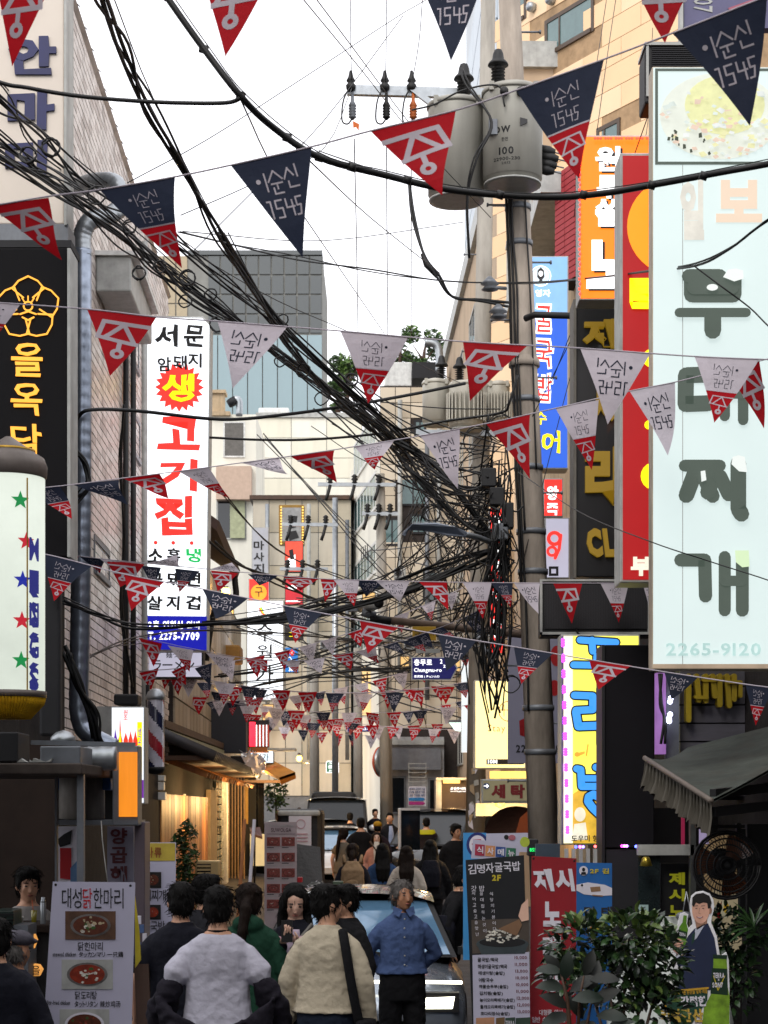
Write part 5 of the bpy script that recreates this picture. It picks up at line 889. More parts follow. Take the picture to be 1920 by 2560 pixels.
# sign arm with camera and plates
t = E('sign_gantry', 'rusty steel arm crossing from the leaning pole over the street', 'arm', P(1120, 1570, 22)); b = MB(); b.tube([P(975, 1551, 22), P(1140, 1568, 22), P(1340, 1590, 21)], .045, mat('rusty pipe', '6b5a4e', .7, .3, dirt=.5), 12); b.build('pipe', t); b = MB(); b.tube([P(1193, 1588, 22), P(1250, 1690, 21.5)], .03, mgrey, 8); b.build('brace', t); b = MB(); b.tube([P(925, 1545, 22), P(978, 1553, 22)], .05, mrub, 10); b.build('taped_joint', t)
t = E('security_camera', 'grey security camera on the end of the rusty arm', 'camera', P(925, 1545, 22)); b = MB(); b.tube([P(905, 1515, 22.2), P(945, 1508, 21.7)], .07, mlgrey, 14); b.build('body', t); b = MB(); b.tube([P(944, 1508, 21.72), P(949, 1507, 21.66)], .055, mblack, 14); b.build('lens', t); b = MB(); b.tube([P(922, 1515, 22), P(920, 1545, 22)], .03, mgrey, 8); b.tube([P(905, 1530, 22), P(940, 1540, 22)], .05, mgrey, 8); b.build('bracket', t); MB().pbox(870, 1518, 905, 1528, 22.2, .1, mgrey).build('sun_hood', t)
t = E('yellow_plate', 'yellow plate with black lettering hung from the rusty arm', 'plate', P(1060, 1600, 21.9)); MB().pbox(1031, 1566, 1090, 1601, 21.9, .03, mat('plate yellow', 'd8a81a', .5, em=.1)).build('plate', t, bev=.004); text(t, '다목적 CCTV', (1037, 1576, 1086, 1592), 21.89, mtx, bold=.02)
t = E('road_name_sign', 'violet blue arrow shaped road name sign hung over the street', 'road sign', P(1085, 1700, 21.8)); ab = [(1028, 1642), (1128, 1642), (1145, 1670), (1128, 1700), (1028, 1700)]; MB().pprism(ab, 21.8, .03, mwhite).build('rim', t); ib = [(1031, 1645), (1126, 1645), (1141, 1670), (1126, 1697), (1031, 1697)]; MB().pprism(ib, 21.795, .004, mat('road sign violet', '2c2a96', .35, em=.15, nz=.06)).build('face_panel', t)
text(t, '충무로', (1035, 1648, 1080, 1664), 21.794, mtwh, bold=.02); text(t, 'Chungmu-ro', (1035, 1670, 1104, 1683), 21.794, mtwh, bold=.01); text(t, '忠武路 | チュンムロ', (1035, 1688, 1098, 1695), 21.794, mtwh); text(t, '2', (1100, 1648, 1106, 1659), 21.794, mtwh); text(t, '21-1', (1108, 1662, 1125, 1669), 21.794, mtwh)
MB().pbox(1040, 1622, 1100, 1632, 21.85, .05, mlgrey).build('hanger', t)
# ================================================================ cables
cable('trunk_cable', 'thick black lashed cable sagging across the sky from the top edge', [dp(150, -420, 8.8), dp(340, -40, 9), dp(365, 0, 9), dp(440, 105, 9), dp(520, 208, 9), dp(590, 275, 9.2), dp(690, 340, 9.3), dp(830, 378, 9.5), dp(985, 412, 9.6), dp(1180, 426, 9.7), dp(1300, 418, 9.8), dp(1408, 400, 9.9), dp(1560, 372, 10), dp(1720, 342, 10), dp(2150, 250, 10.3)], .017, n=10)
cable('lashing_wire', 'thin lashing wire riding along the thick sagging cable', [dp(352, -40, 9), dp(450, 100, 8.98), dp(535, 208, 9), dp(690, 330, 9.2), dp(830, 368, 9.5), dp(985, 402, 9.55), dp(1180, 418, 9.6), dp(1408, 392, 9.8), dp(1720, 332, 10)], .003)
for i, (x, y) in enumerate(((440, 106), (520, 207), (620, 297), (690, 340), (760, 361), (880, 389), (1080, 421), (1260, 421), (1408, 400), (1520, 380))):
    MB().lathe([(.022, -.02), (.022, .02)], dp(x, y, 9.25+.4*min(1, max(0, (x-500)/900))), mrub, 10, axis=(1, 0, -.3)).build('cable_clamp', label='small black clamp on the thick sagging cable', cat='clamp', group='clamps on the thick sagging cable')
cable('branch_cable', 'black branch cable joining the thick cable with a rounded bend', [dp(-350, 40, 9.4), dp(-30, 168, 9.2), dp(60, 190, 9.2), dp(170, 208, 9.2), dp(300, 219, 9.1), dp(400, 223, 9.1), dp(480, 223, 9.05), dp(512, 216, 9.0), dp(523, 200, 9.0)], .011, n=10)
cable('cable_bundle', 'steep black cable bundle dropping from the top edge toward the street', [dp(60, -380, 8), dp(205, -30, 10), dp(260, 100, 11), dp(325, 235, 12), dp(400, 372, 13), dp(470, 500, 14), dp(540, 620, 15.5), dp(620, 745, 17), dp(720, 860, 18.5), dp(800, 930, 19.5)], .0105, strands=5, spread=.022)
left = [[(0, 215), (80, 290), (200, 400), (330, 490), (480, 600), (620, 720), (760, 850), (850, 940), (930, 1010)], [(0, 300), (110, 395), (230, 470), (350, 560), (500, 680), (640, 790), (760, 880), (850, 950), (900, 1020)], [(0, 340), (120, 420), (250, 510), (340, 580), (470, 670), (590, 760), (700, 835), (820, 930), (880, 1000)], [(0, 320), (150, 400), (300, 520), (420, 640), (560, 740), (690, 820), (830, 945), (900, 990)], [(-10, 165), (150, 330), (330, 470), (430, 545)]]
lb = ['uppermost strand group of the cables sweeping down from the beige sign', 'second strand group of the sweeping cables, looped with coils', 'lowest strand group of the sweeping cables by the duct elbow', 'middle strand group of the sweeping cables', 'single dark strand falling past the beige sign']
for i, (p, l) in enumerate(zip(left, lb)):
    p = ext(p)
    n = len(p); cable('cable_bundle', l, [dp(x, y, 12+9*j/(n-1)) for j, (x, y) in enumerate(p)], .0085 if i < 4 else .006, strands=(5, 6, 6, 4, 1)[i], spread=.04 if i < 4 else 0)
def coil(px, py, Y, r, n=2, b=None):
    q = []; 
    for j in range(int(14*n)+1): a = j/14*2*math.pi; q.append(dp(px, py, Y)+Vector((math.cos(a)*r*(1+.08*math.sin(j)), R.uniform(-.02, .02), math.sin(a)*r*(1+.1*math.cos(j*.7)))))
    b.tube(q, .007, mrub, 5)
for i, (x, y, Y) in enumerate(((60, 335, 12.6), (110, 318, 12.6), (210, 420, 14), (280, 490, 14.5), (345, 575, 15), (405, 600, 15.4), (400, 650, 15.4), (455, 635, 15.6), (470, 700, 16), (545, 715, 16.5), (610, 690, 17), (605, 780, 17), (655, 800, 17.4), (695, 860, 18), (760, 820, 18.4), (300, 590, 14.5))):
    b = MB(); coil(x, y, Y, R.uniform(.045, .075), R.choice((1, 2)), b); b.build('cable_coil', label='black coil of spare cable hung on the sweeping cable bundle', cat='cable coil', group='coils on the sweeping cables')
cable('cable', 'black cable arching from the grey duct in front of the tall lit sign', [dp(158, 935, 17), dp(170, 900, 17), dp(200, 885, 17), dp(300, 888, 17.5), dp(480, 906, 18), dp(620, 895, 18.5), dp(760, 875, 19), dp(900, 850, 19.4), dp(1005, 828, 19.6)], .017, n=10)
cable('cable', 'black cable running level from the tall lit sign to the pole', [dp(452, 945, 21), dp(560, 950, 21), dp(680, 949, 20.5), dp(830, 935, 20), dp(960, 910, 19.8), dp(1080, 892, 19.7), dp(1100, 870, 19.6), dp(1118, 810, 19.6)], .014, n=8)
cable('cable', 'long black cable sagging from the roof to the pole and the stew sign', [dp(390, 498, 15), dp(500, 527, 16), dp(640, 556, 17), dp(800, 585, 18), dp(960, 605, 19), dp(1135, 609, 19.6), dp(1280, 602, 16), dp(1405, 590, 13), dp(1500, 575, 11.5), dp(1580, 530, 11), dp(1700, 455, 10.6), dp(2000, 330, 10.5)], .007, strands=2, spread=.012)
cable('cable', 'thin black cable dropping across the stew sign from a knot', [dp(1500, 575, 11.5), dp(1560, 620, 11.4), dp(1620, 665, 11.4), dp(1700, 735, 11.2), dp(1900, 840, 11)], .005)
cable('cable', 'thin black cable slanting down over the lower stew sign', [dp(1120, 1020, 18), dp(1250, 1105, 14), dp(1400, 1168, 11.6), dp(1540, 1215, 11.4), dp(1700, 1268, 11.2), dp(1950, 1370, 11)], .004)
cable('service_cable', 'heavy black service cable hanging with a splice beside the upper pole', [dp(885, 395, 19.5), dp(890, 470, 19.4), dp(915, 555, 19.3), dp(945, 600, 19.3), dp(975, 640, 19.4), dp(1040, 652, 19.5), dp(1100, 655, 19.7)], .012, strands=2, spread=.01)
b = MB(); b.tube([dp(912, 548, 19.3), dp(922, 572, 19.3), dp(944, 598, 19.3)], [.02, .035, .02], mrub, 8); b.build('cable_splice', label='fat black splice on the heavy service cable', cat='splice')
sky = [[(757, -20, 19), (758, 110, 19.5), (760, 190, 19.9)], [(835, -20, 19), (834, 110, 19.5), (832, 195, 19.9)], [(914, -20, 19), (905, 90, 19.5), (888, 190, 19.9)], [(765, 300, 19.9), (770, 520, 24), (774, 760, 30)], [(835, 300, 19.9), (836, 520, 24), (838, 760, 30)], [(888, 300, 19.9), (888, 520, 24), (888, 730, 30)],
       [(275, 395, 14), (450, 300, 15), (640, 178, 17), (860, 35, 19), (920, 0, 20)], [(420, 540, 15), (560, 400, 16), (700, 260, 17.5), (870, 35, 19)], [(390, 465, 14), (540, 400, 15), (700, 320, 17), (760, 190, 19.8)], [(640, -20, 12), (780, 150, 15), (900, 300, 18), (1060, 470, 19.6)], [(670, -20, 12), (760, 100, 14), (880, 260, 17), (960, 350, 19)], [(520, 215, 9.2), (600, 380, 12), (720, 560, 16), (830, 720, 22)], [(240, -20, 11), (330, 210, 13), (460, 470, 15), (560, 640, 17), (640, 760, 19)],
       [(395, 500, 14), (700, 520, 18), (1000, 480, 20)], [(440, 560, 15), (600, 650, 17), (760, 720, 19), (1000, 830, 24)], [(640, 320, 9.4), (800, 470, 15), (950, 590, 19)], [(830, 375, 9.6), (700, 330, 12), (690, 325, 14)], [(1310, 0, 22), (1290, 130, 21), (1260, 300, 20.2), (1240, 470, 20)], [(1330, 0, 22), (1312, 120, 21), (1290, 280, 20.2)], [(1410, 60, 24), (1390, 330, 23), (1300, 560, 20.5), (1120, 1250, 19.8)], [(1400, 250, 16), (1330, 450, 17), (1260, 660, 19)], [(1290, 560, 18), (1240, 700, 19), (1190, 830, 19.6)], [(1330, 520, 17), (1260, 680, 18), (1150, 900, 19.6)]]
WL = ['thin wire rising straight up from the first crossarm insulator', 'thin wire rising straight up from the middle crossarm insulator', 'thin wire rising from the orange crossarm insulator beside the transformer', 'dark wire hanging straight down below the orange tag', 'dark wire hanging straight down from the middle crossarm insulator', 'dark wire hanging straight down between the crossarm and the red pennant',
      'long thin wire climbing from the grey hood up to the knot at the top edge', 'thin wire climbing across the sky, lower of the pair meeting at the top knot', 'thin wire sagging from the navy and red pennant to the first insulator', 'long thin wire falling from the top edge to the leaning pole', 'thin wire falling from the top edge to the crossarm end', 'thin wire dropping from the bend of the branch cable to the grey block', 'thin wire running beside the steep black cable bundle',
      'almost level thin wire crossing the white sky above the grey block', 'thin wire sagging in front of the grey block toward the second pole', 'thin wire falling from the thick sagging cable to the leaning pole', 'short slack wire hanging on the thick sagging cable',
      'thin wire dropping past the tan stone windows to the pole', 'thin wire beside the orange sign dropping from the top edge', 'long thin wire falling in front of the tan stone wall into the tangle', 'thin wire slanting from the orange sign toward the blue sign', 'thin wire crossing the lower blue oyster sign', 'long thin wire slanting over the blue sign to the ribbed transformer']
for i, p in enumerate(sky):
    cable('overhead_wire', WL[i], [dp(*q) for q in ext(p)], .0045 if i not in (3, 4, 5) else .007, group='thin wires against the sky' if i < 17 else 'thin wires beside the pole', k=4)
low = [([(130, 1290), (220, 1330), (300, 1352), (440, 1352), (560, 1336), (680, 1310), (800, 1275), (880, 1250), (960, 1218), (1060, 1188)], 16, 20, 4, .011, 'black cable bundle dipping past the blue telephone panel toward the pole'),
       ([(150, 1440), (230, 1400), (310, 1380), (420, 1358), (560, 1362), (700, 1372), (900, 1400)], 18, 30, 3, .009, 'black cable pair rising from the brick wall under the tall lit sign'),
       ([(450, 1170), (520, 1215), (600, 1260), (700, 1310), (800, 1350), (950, 1385), (1090, 1390)], 26, 30, 2, .018, 'black cable crossing in front of the globe sign'),
       ([(470, 1460), (600, 1440), (740, 1395), (900, 1340), (1050, 1300)], 28, 30, 4, .01, 'thin cable group rising in front of the globe sign'),
       ([(480, 1500), (620, 1470), (760, 1450), (900, 1445), (1060, 1400)], 34, 34, 5, .014, 'dark cable group sagging above the far bunting'),
       ([(450, 1040), (600, 1180), (760, 1260), (960, 1340)], 30, 40, 2, .01, 'pair of thin cables slanting in front of the tan building'),
       ([(560, 940), (700, 1090), (830, 1230), (950, 1350), (1090, 1480)], 36, 30, 3, .01, 'three thin cables falling toward the road sign'),
       ([(1240, 1370), (1270, 1400), (1300, 1440), (1345, 1480)], 17, 16, 3, .01, 'black cables draped over the karaoke sign'),
       ([(680, 1390), (860, 1380), (1000, 1400), (1130, 1360)], 38, 24, 3, .012, 'slack black cables above the amber shop sign'),
       ([(150, 960), (185, 1000), (190, 1050), (165, 1085), (160, 1110)], 16.9, 16.9, 4, .012, 'black cable loops tied beside the grey duct'),
       ([(140, 1410), (170, 1480), (200, 1540), (215, 1600)], 16.5, 16.8, 6, .016, 'fat black cable bundle hanging by the foot of the duct'),
       ([(265, 870), (262, 1000), (268, 1150), (262, 1330), (280, 1480)], 20, 22, 3, .012, 'black cables running down the white tiled wall'),
       ([(480, 505), (600, 690), (740, 830), (860, 935), (900, 965)], 16, 20, 5, .008, 'bundle of slim cables crossing the grey office block')]
for p, a, b_, n_, r, l in low: cable('cable_bundle', l, [dp(x, y, a+(b_-a)*j/(len(p)-1)) for j, (x, y) in enumerate(p)], r, strands=n_, spread=.03*(a/20))
for i, (p, l) in enumerate((([(870, 1000), (930, 1060), (990, 1120), (1050, 1155), (1085, 1165)], 'tied black cable bundle sagging into the pole under the white pennant'), ([(640, 1330), (800, 1300), (900, 1262), (1000, 1220), (1075, 1180)], 'thick bound cable bundle rising to the street light'), ([(830, 940), (930, 1000), (1010, 1090), (1075, 1180)], 'slack bound cable loop below the cream transformers'), ([(440, 1345), (640, 1335), (820, 1290), (960, 1245), (1080, 1200)], 'long bound cable bundle drooping from the tall lit sign'))): cable('cable_bundle', l, [dp(x, y, 20+j*.0) for j, (x, y) in enumerate(p)], .014, strands=6, spread=.022)
b = MB()                                                                  # the knot of slack wire round the two poles: nobody could count it
def rnd_pt(cx, cy, sx, sy, Y, sY=.4): return dp(cx+R.gauss(0, sx), cy+R.gauss(0, sy), Y+R.uniform(-sY, sY))
for i in range(95):
    a = rnd_pt(1075, 1060, 22, 70, 19.5, .2); e = R.choice([rnd_pt(900, 990, 12, 12, 20), rnd_pt(740, 860, 40, 40, 21), rnd_pt(620, 1330, 60, 20, 24), rnd_pt(980, 1180, 40, 60, 21), rnd_pt(1060, 1350, 25, 60, 20), rnd_pt(880, 1010, 40, 40, 21), rnd_pt(1090, 1180, 15, 60, 19.6)])
    sg = R.uniform(.02, .35); m1 = a.lerp(e, .33)+Vector((R.gauss(0, .05), R.gauss(0, .05), -sg)); m2 = a.lerp(e, .66)+Vector((R.gauss(0, .05), 0, -sg*.9))
    b.tube(catmull([a, m1, m2, e], 5), R.uniform(.004, .011), mrub, 4)
for i in range(16):
    q = R.choice(((1070, 1080, 25, 80), (1000, 1150, 50, 60), (950, 1080, 50, 60), (1050, 1330, 25, 60), (1040, 1400, 30, 40))); coil(q[0]+R.gauss(0, q[2]), q[1]+R.gauss(0, q[3]), 20, R.uniform(.05, .17), R.choice((1, 1.5, 2)), b)
for i in range(26):
    a = rnd_pt(1080, 1200, 14, 50, 19.5, .15); e = rnd_pt(1070, 1460, 18, 60, 19.6, .2); b.tube(catmull([a, a.lerp(e, .5)+Vector((R.uniform(-.25, .15), 0, 0)), e], 5), R.uniform(.006, .013), mrub, 5)
props(b.build('cable_tangle', label='dense tangle of black wires knotted round the leaning pole', cat='cable tangle'), kind='stuff')
b = MB()
for i in range(60):
    a = rnd_pt(960, 1180, 80, 90, 34, 3); e = rnd_pt(1000, 1330, 110, 90, 36, 3); b.tube(catmull([a, a.lerp(e, .5)+Vector((R.uniform(-.4, .4), 0, -R.uniform(0, .7))), e], 5), R.uniform(.006, .014), mrub, 4)
for i in range(34): a = rnd_pt(700, 1400, 120, 60, 45, 4); e = rnd_pt(950, 1400, 100, 70, 45, 4); b.tube(catmull([a, a.lerp(e, .5)-Vector((0, 0, R.uniform(.1, .6))), e], 5), R.uniform(.008, .018), mrub, 4)
for i in range(14): coil(R.gauss(980, 90), R.gauss(1300, 110), 36, R.uniform(.08, .3), 1, b)
props(b.build('cable_tangle', label='loose web of thin wires in front of the beige stone building', cat='cable tangle'), kind='stuff')
t = E('splice_boxes', 'black splice boxes and grey junction box buried in the wire tangle', 'junction box', dp(1078, 1110, 19.4))
for x0, y0, x1, y1, m_ in ((1040, 1010, 1072, 1050, mblack), (1058, 1052, 1090, 1090, mblack), (1066, 1130, 1098, 1165, mgrey), (1085, 1085, 1110, 1140, mblack)): MB().pbox(x0*D, y0*D, x1*D, y1*D, 19.4, .15, m_).build('box', t, bev=.01)
for y, x in ((615, 1050), (675, 1068), (760, 1068)):
    b = MB(); b.lathe([(.02, 0), (.09, .02), (.05, .06), (.1, .08), (.05, .13), (.02, .16)], dp(x+8, y+15, 19.5), mgrey, 14); b.tube([dp(x+8, y+5, 19.5), dp(1092, y+8, 19.8)], .02, mgrey, 6); b.build('pole_insulator', label='grey disc insulator on the side of the leaning pole at %s' % {615: 'the long sagging cable', 675: 'the steel side bar', 760: 'the wire tangle top'}[y], cat='insulator')
b = MB(); b.tube([dp(1135, 688, 19.7), dp(1155, 680, 19.6), dp(1235, 682, 19.6)], .035, mrub, 10); b.build('side_bar', label='black side bar fixed to the leaning pole before the blue sign', cat='bar')
cable('control_cable', 'black cables looping in front of the stencilled transformer', [dp(1000, 150, 19.3), dp(1010, 180, 19.2), dp(1060, 260, 19.1), dp(1030, 340, 19.1), dp(1010, 430, 19.2), dp(1015, 560, 19.4)], .012, strands=2, spread=.015)
cable('control_cable', 'curved black lead linking the two bushings', [dp(890, 238, 19.5), dp(940, 225, 19.3), dp(1000, 195, 19.2), dp(1075, 185, 19.2), dp(1090, 230, 19.2)], .01)
# ================================================================ bunting
mfr_ = mat('bunting red', 'b0121e', .75, nz=.08, bump=.35, bsc=13, trl=.3); mfn = mat('bunting navy', '2b3142', .75, nz=.08, bump=.35, bsc=13, trl=.3); mfw = mat('bunting white', 'cbc3cc', .75, nz=.05, bump=.35, bsc=13, trl=.3)
JUNG = [[(.10, .17), (.74, .15)], [(.74, .15), (.80, .40)], [(.45, .17), (.27, .45)], [(.45, .17), (.70, .40)], [(.24, .455), (.80, .40)], [(.475, .43), (.48, .565)]]
YI = [[(.34, .13), (.34, .31)], [(.46, .12), (.37, .22)], [(.46, .12), (.55, .21)], [(.40, .245), (.54, .245)], [(.47, .245), (.47, .30)], [(.42, .285), (.42, .345), (.53, .345)], [(.645, .12), (.575, .22)], [(.645, .13), (.70, .2)], [(.745, .1), (.745, .22)], [(.62, .25), (.62, .31), (.74, .31)],
      [(.28, .41), (.32, .41), (.32, .58)], [(.46, .41), (.38, .41), (.38, .49), (.455, .49), (.455, .58), (.385, .58)], [(.51, .41), (.51, .495), (.61, .495)], [(.585, .43), (.585, .58)], [(.71, .41), (.64, .41), (.64, .49), (.69, .49), (.665, .58), (.62, .58)]]
def flag_mesh(typ, fmap, lod=0, name='pennant', th=.0012):
    b = MB(); nr, nc = (10, 5) if lod == 0 else (4, 2)
    cols = {'R': (mfr_, mfr_), 'N': (mfn, mfn), 'W': (mfw, mfw), 'X': (mfn, mfr_), 'Y': (mfw, mfr_)}[typ]; split = .5
    ys = [i/nr for i in range(nr+1)]
    for i in range(nr):
        y0, y1 = ys[i], ys[i+1]
        for j in range(nc):
            q = [(y0/2+(1-y0)*j/nc, y0), (y0/2+(1-y0)*(j+1)/nc, y0), (y1/2+(1-y1)*(j+1)/nc, y1), (y1/2+(1-y1)*j/nc, y1)]
            if i == nr-1: q = q[:2]+[(.5, 1)] if j < nc else q
            b.add([fmap(x, y, 0) for x, y in q], [tuple(range(len(q)))], cols[0] if y0 < split-.01 else cols[1], True)
    tj = lambda p: p
    def draw(strokes, f, w, m):
        for s in strokes:
            for (x0, y0), (x1, y1) in zip(s, s[1:]):
                L = math.hypot(x1-x0, (y1-y0)*1.2) or 1; n = max(1, int(L/.1)) if lod == 0 else 1; nx, ny = -(y1-y0)*1.2/L*w/2, (x1-x0)/L*w/2/1.2; ex, ey = (x1-x0)/L*w*.35, (y1-y0)/L*w*.35
                x0_, y0_, x1_, y1_ = x0-ex, y0-ey, x1+ex, y1+ey
                for i in range(n):
                    a, c = i/n, (i+1)/n; q = [(x0_+(x1_-x0_)*k+sg*nx, y0_+(y1_-y0_)*k+sg*ny) for k, sg in ((a, 1), (c, 1), (c, -1), (a, -1))]; q = [f(*p) for p in q]
                    for d in (th, -th): b.add([fmap(x, y, d) for x, y in q], [(0, 1, 2, 3)], m, True)
    def ringd(cx, cy, r0, r1, f, m, n=14):
        for i in range(n):
            A = [2*math.pi*i/n, 2*math.pi*(i+1)/n]; q = [f(cx+math.cos(a)*r, cy+math.sin(a)*r/1.2) for a, r in ((A[0], r0), (A[0], r1), (A[1], r1), (A[1], r0))]
            for d in (th, -th): b.add([fmap(x, y, d) for x, y in q], [(0, 1, 2, 3)], m, True)
    full = lambda x, y: (x, y); topf = lambda x, y: (.5+(x-.5)*.72, .03+y*.72); lowf = lambda x, y: (.5+(x-.5)*.5, .5+y*.5); fit = lambda x, y: (.5+(x-.5)*.95, y+.02)
    if typ == 'R': draw(JUNG, full, .068, mfw); ringd(.482, .635, .035, .1, full, mfw, 14 if lod == 0 else 6)
    if typ in 'XY': draw(JUNG, lowf, .04, mfw); ringd(.491, .82, .016, .052, lambda x, y: (x, y), mfw, 10 if lod == 0 else 6); draw([[(.26, .5), (.74, .5)]], full, .018, mfw)
    if typ in 'NW': draw(YI, fit, .02, mfw if typ == 'N' else mfn); ringd(.25, .2, .0, .03, fit, mfw if typ == 'N' else mfn, 10)
    if typ in 'XY': draw(YI, topf, .013, mfw if typ == 'X' else mfn); ringd(.25, .2, .0, .03, topf, mfw if typ == 'X' else mfn, 8)
    return b
def flag(par, typ, A, B, T, mir=False, Yf=None, curl=0.05):
    YA = Yf(A[0]); YB = Yf(B[0]); a, b_, c = dp(A[0], A[1], YA), dp(B[0], B[1], YB), dp(T[0], T[1], (YA+YB)/2+R.uniform(-.08, .08)); mid = (a+b_)/2; w = (b_-a).length; n = (b_-a).cross(c-mid).normalized()
    if n.y > 0: n = -n
    ph = R.uniform(0, 6.28); am = curl*w
    def fm(x, y, d):
        if mir: x = 1-x
        p = a+(b_-a)*x+(c-mid)*y; wob = am*math.sin(x*3.3+ph)*y*1.2+am*.7*math.sin(y*4+ph*2)*y
        return p+n*(wob+d)+(b_-a)*(.10*math.sin(ph)*y*(1-y))
    return flag_mesh(typ, fm, 0).build('pennant', par)
def bunting(label, Yf, cord, flags, mir, curl=.05, cordr=.004):
    t = E('bunting_string', label, 'bunting', dp(cord[0][0], cord[0][1], Yf(cord[0][0])), group='bunting strung across the alley')
    b = MB(); b.tube(catmull([dp(x, y, Yf(x)) for x, y in ext(cord)], 8), cordr, mfw, 5); b.build('cord', t)
    for f in flags: flag(t, f[0], f[1:3], f[3:5], f[5:7], (f[7] if len(f) > 7 else mir), Yf, curl)
    return t
bunting('topmost bunting row, its pennants cut by the frame edge', lambda x: 7.6, [(-80, -70), (400, -75), (900, -70), (1400, -75), (1720, -80)], [('R', -15, -70, 128, -70, 25, 142), ('R', 425, -75, 605, -95, 487, 123), ('N', 895, -60, 1058, -85, 974, 133), ('R', 1355, -70, 1510, -60, 1437, 92)], False, .03)
bunting('large readable bunting row rising past the transformers', lambda x: 8.2-x/1659*1.0, [(-60, 452), (100, 425), (215, 410), (378, 382), (498, 357), (673, 317), (800, 283), (985, 238), (1115, 195), (1305, 128), (1452, 72), (1657, -8), (1720, -30)],
        [('R', -25, 445, 105, 427, 140, 560), ('X', 215, 410, 378, 381, 383, 578), ('N', 498, 357, 673, 317, 646, 552), ('R', 800, 283, 985, 237, 963, 432), ('X', 1115, 195, 1305, 127, 1257, 395), ('N', 1452, 72, 1657, -6, 1620, 272)], False, .1)
bunting('bunting row seen from behind sagging past the tall lit sign', lambda x: 9.6, [(-60, 650), (190, 668), (340, 685), (470, 694), (735, 715), (1000, 738), (1250, 752), (1500, 770), (1720, 779)],
        [('Y', -70, 648, 45, 656, -22, 745), ('R', 188, 668, 338, 685, 237, 812), ('W', 470, 694, 622, 704, 502, 835), ('Y', 735, 715, 882, 728, 795, 872), ('R', 1000, 738, 1140, 746, 1016, 858), ('W', 1253, 752, 1405, 763, 1312, 918), ('Y', 1500, 770, 1640, 776, 1542, 915)], True, .09)
bunting('fluttering bunting row rising in front of the meat sign and the pole', lambda x: 14-x/1659*2.9, [(-60, 1066), (45, 1058), (155, 1047), (265, 1033), (385, 1018), (520, 1000), (630, 985), (765, 965), (910, 941), (1050, 915), (1200, 882), (1360, 845), (1460, 825), (1560, 800), (1720, 760)],
        [('R', -70, 1062, -5, 1058, 20, 1150), ('X', 47, 1058, 127, 1048, 157, 1120), ('N', 158, 1047, 257, 1036, 270, 1092), ('R', 265, 1033, 345, 1024, 362, 1078), ('Y', 385, 1018, 450, 1009, 492, 1080), ('W', 520, 1000, 602, 988, 626, 1022), ('R', 628, 986, 722, 973, 722, 1045), ('Y', 765, 965, 852, 951, 815, 1014), ('W', 908, 942, 993, 927, 985, 1058), ('R', 1050, 915, 1145, 893, 1147, 1035), ('Y', 1200, 882, 1293, 864, 1280, 1015), ('W', 1360, 845, 1458, 825, 1445, 985), ('R', 1565, 798, 1640, 778, 1652, 925)], False, .12)
bunting('mirrored bunting row slanting down from the lantern sign to the awning', lambda x: 13.4-x/1659*2.2, [(-60, 1178), (92, 1196), (268, 1240), (437, 1272), (612, 1308), (777, 1340), (945, 1370), (1110, 1397), (1273, 1425), (1440, 1452), (1610, 1478), (1720, 1492)],
        [('N', -45, 1180, 22, 1186, -10, 1220), ('X', 92, 1196, 200, 1222, 112, 1298), ('R', 268, 1240, 355, 1257, 287, 1320), ('N', 437, 1272, 537, 1292, 467, 1338), ('X', 612, 1308, 697, 1324, 640, 1392), ('R', 777, 1340, 862, 1355, 795, 1413), ('N', 945, 1370, 1030, 1383, 965, 1450), ('X', 1110, 1397, 1197, 1410, 1128, 1480), ('R', 1273, 1425, 1365, 1438, 1293, 1490), ('N', 1435, 1452, 1508, 1463, 1450, 1512), ('X', 1610, 1478, 1670, 1486, 1633, 1567)], True, .06)
bunting('level bunting row crossing in front of the ticker display and pole', lambda x: 16.6, [(60, 1186), (200, 1205), (330, 1218), (500, 1234), (690, 1250), (900, 1256), (1100, 1259), (1420, 1260)],
        [('W', 85, 1190, 130, 1196, 98, 1265), ('R', 112, 1193, 170, 1201, 152, 1235), ('X', 172, 1202, 228, 1208, 215, 1240), ('W', 215, 1207, 305, 1217, 240, 1230), ('R', 228, 1210, 312, 1219, 260, 1270), ('W', 312, 1217, 388, 1225, 380, 1205), ('N', 305, 1222, 348, 1226, 330, 1270), ('X', 378, 1228, 432, 1234, 388, 1280), ('R', 455, 1232, 515, 1238, 470, 1278), ('W', 452, 1230, 520, 1237, 500, 1215), ('N', 535, 1240, 600, 1244, 560, 1265), ('R', 610, 1244, 690, 1250, 650, 1275), ('R', 692, 1250, 732, 1252, 702, 1300), ('Y', 720, 1252, 776, 1252, 765, 1310), ('N', 772, 1253, 832, 1255, 790, 1292), ('W', 812, 1255, 885, 1257, 864, 1300), ('R', 905, 1257, 965, 1258, 968, 1318), ('Y', 1000, 1259, 1062, 1259, 1043, 1337), ('X', 1060, 1259, 1108, 1259, 1103, 1312), ('W', 1110, 1259, 1166, 1260, 1163, 1327), ('R', 1195, 1260, 1258, 1260, 1237, 1345), ('Y', 1297, 1260, 1358, 1260, 1337, 1345), ('W', 1388, 1260, 1425, 1260, 1405, 1326)], False, .12)
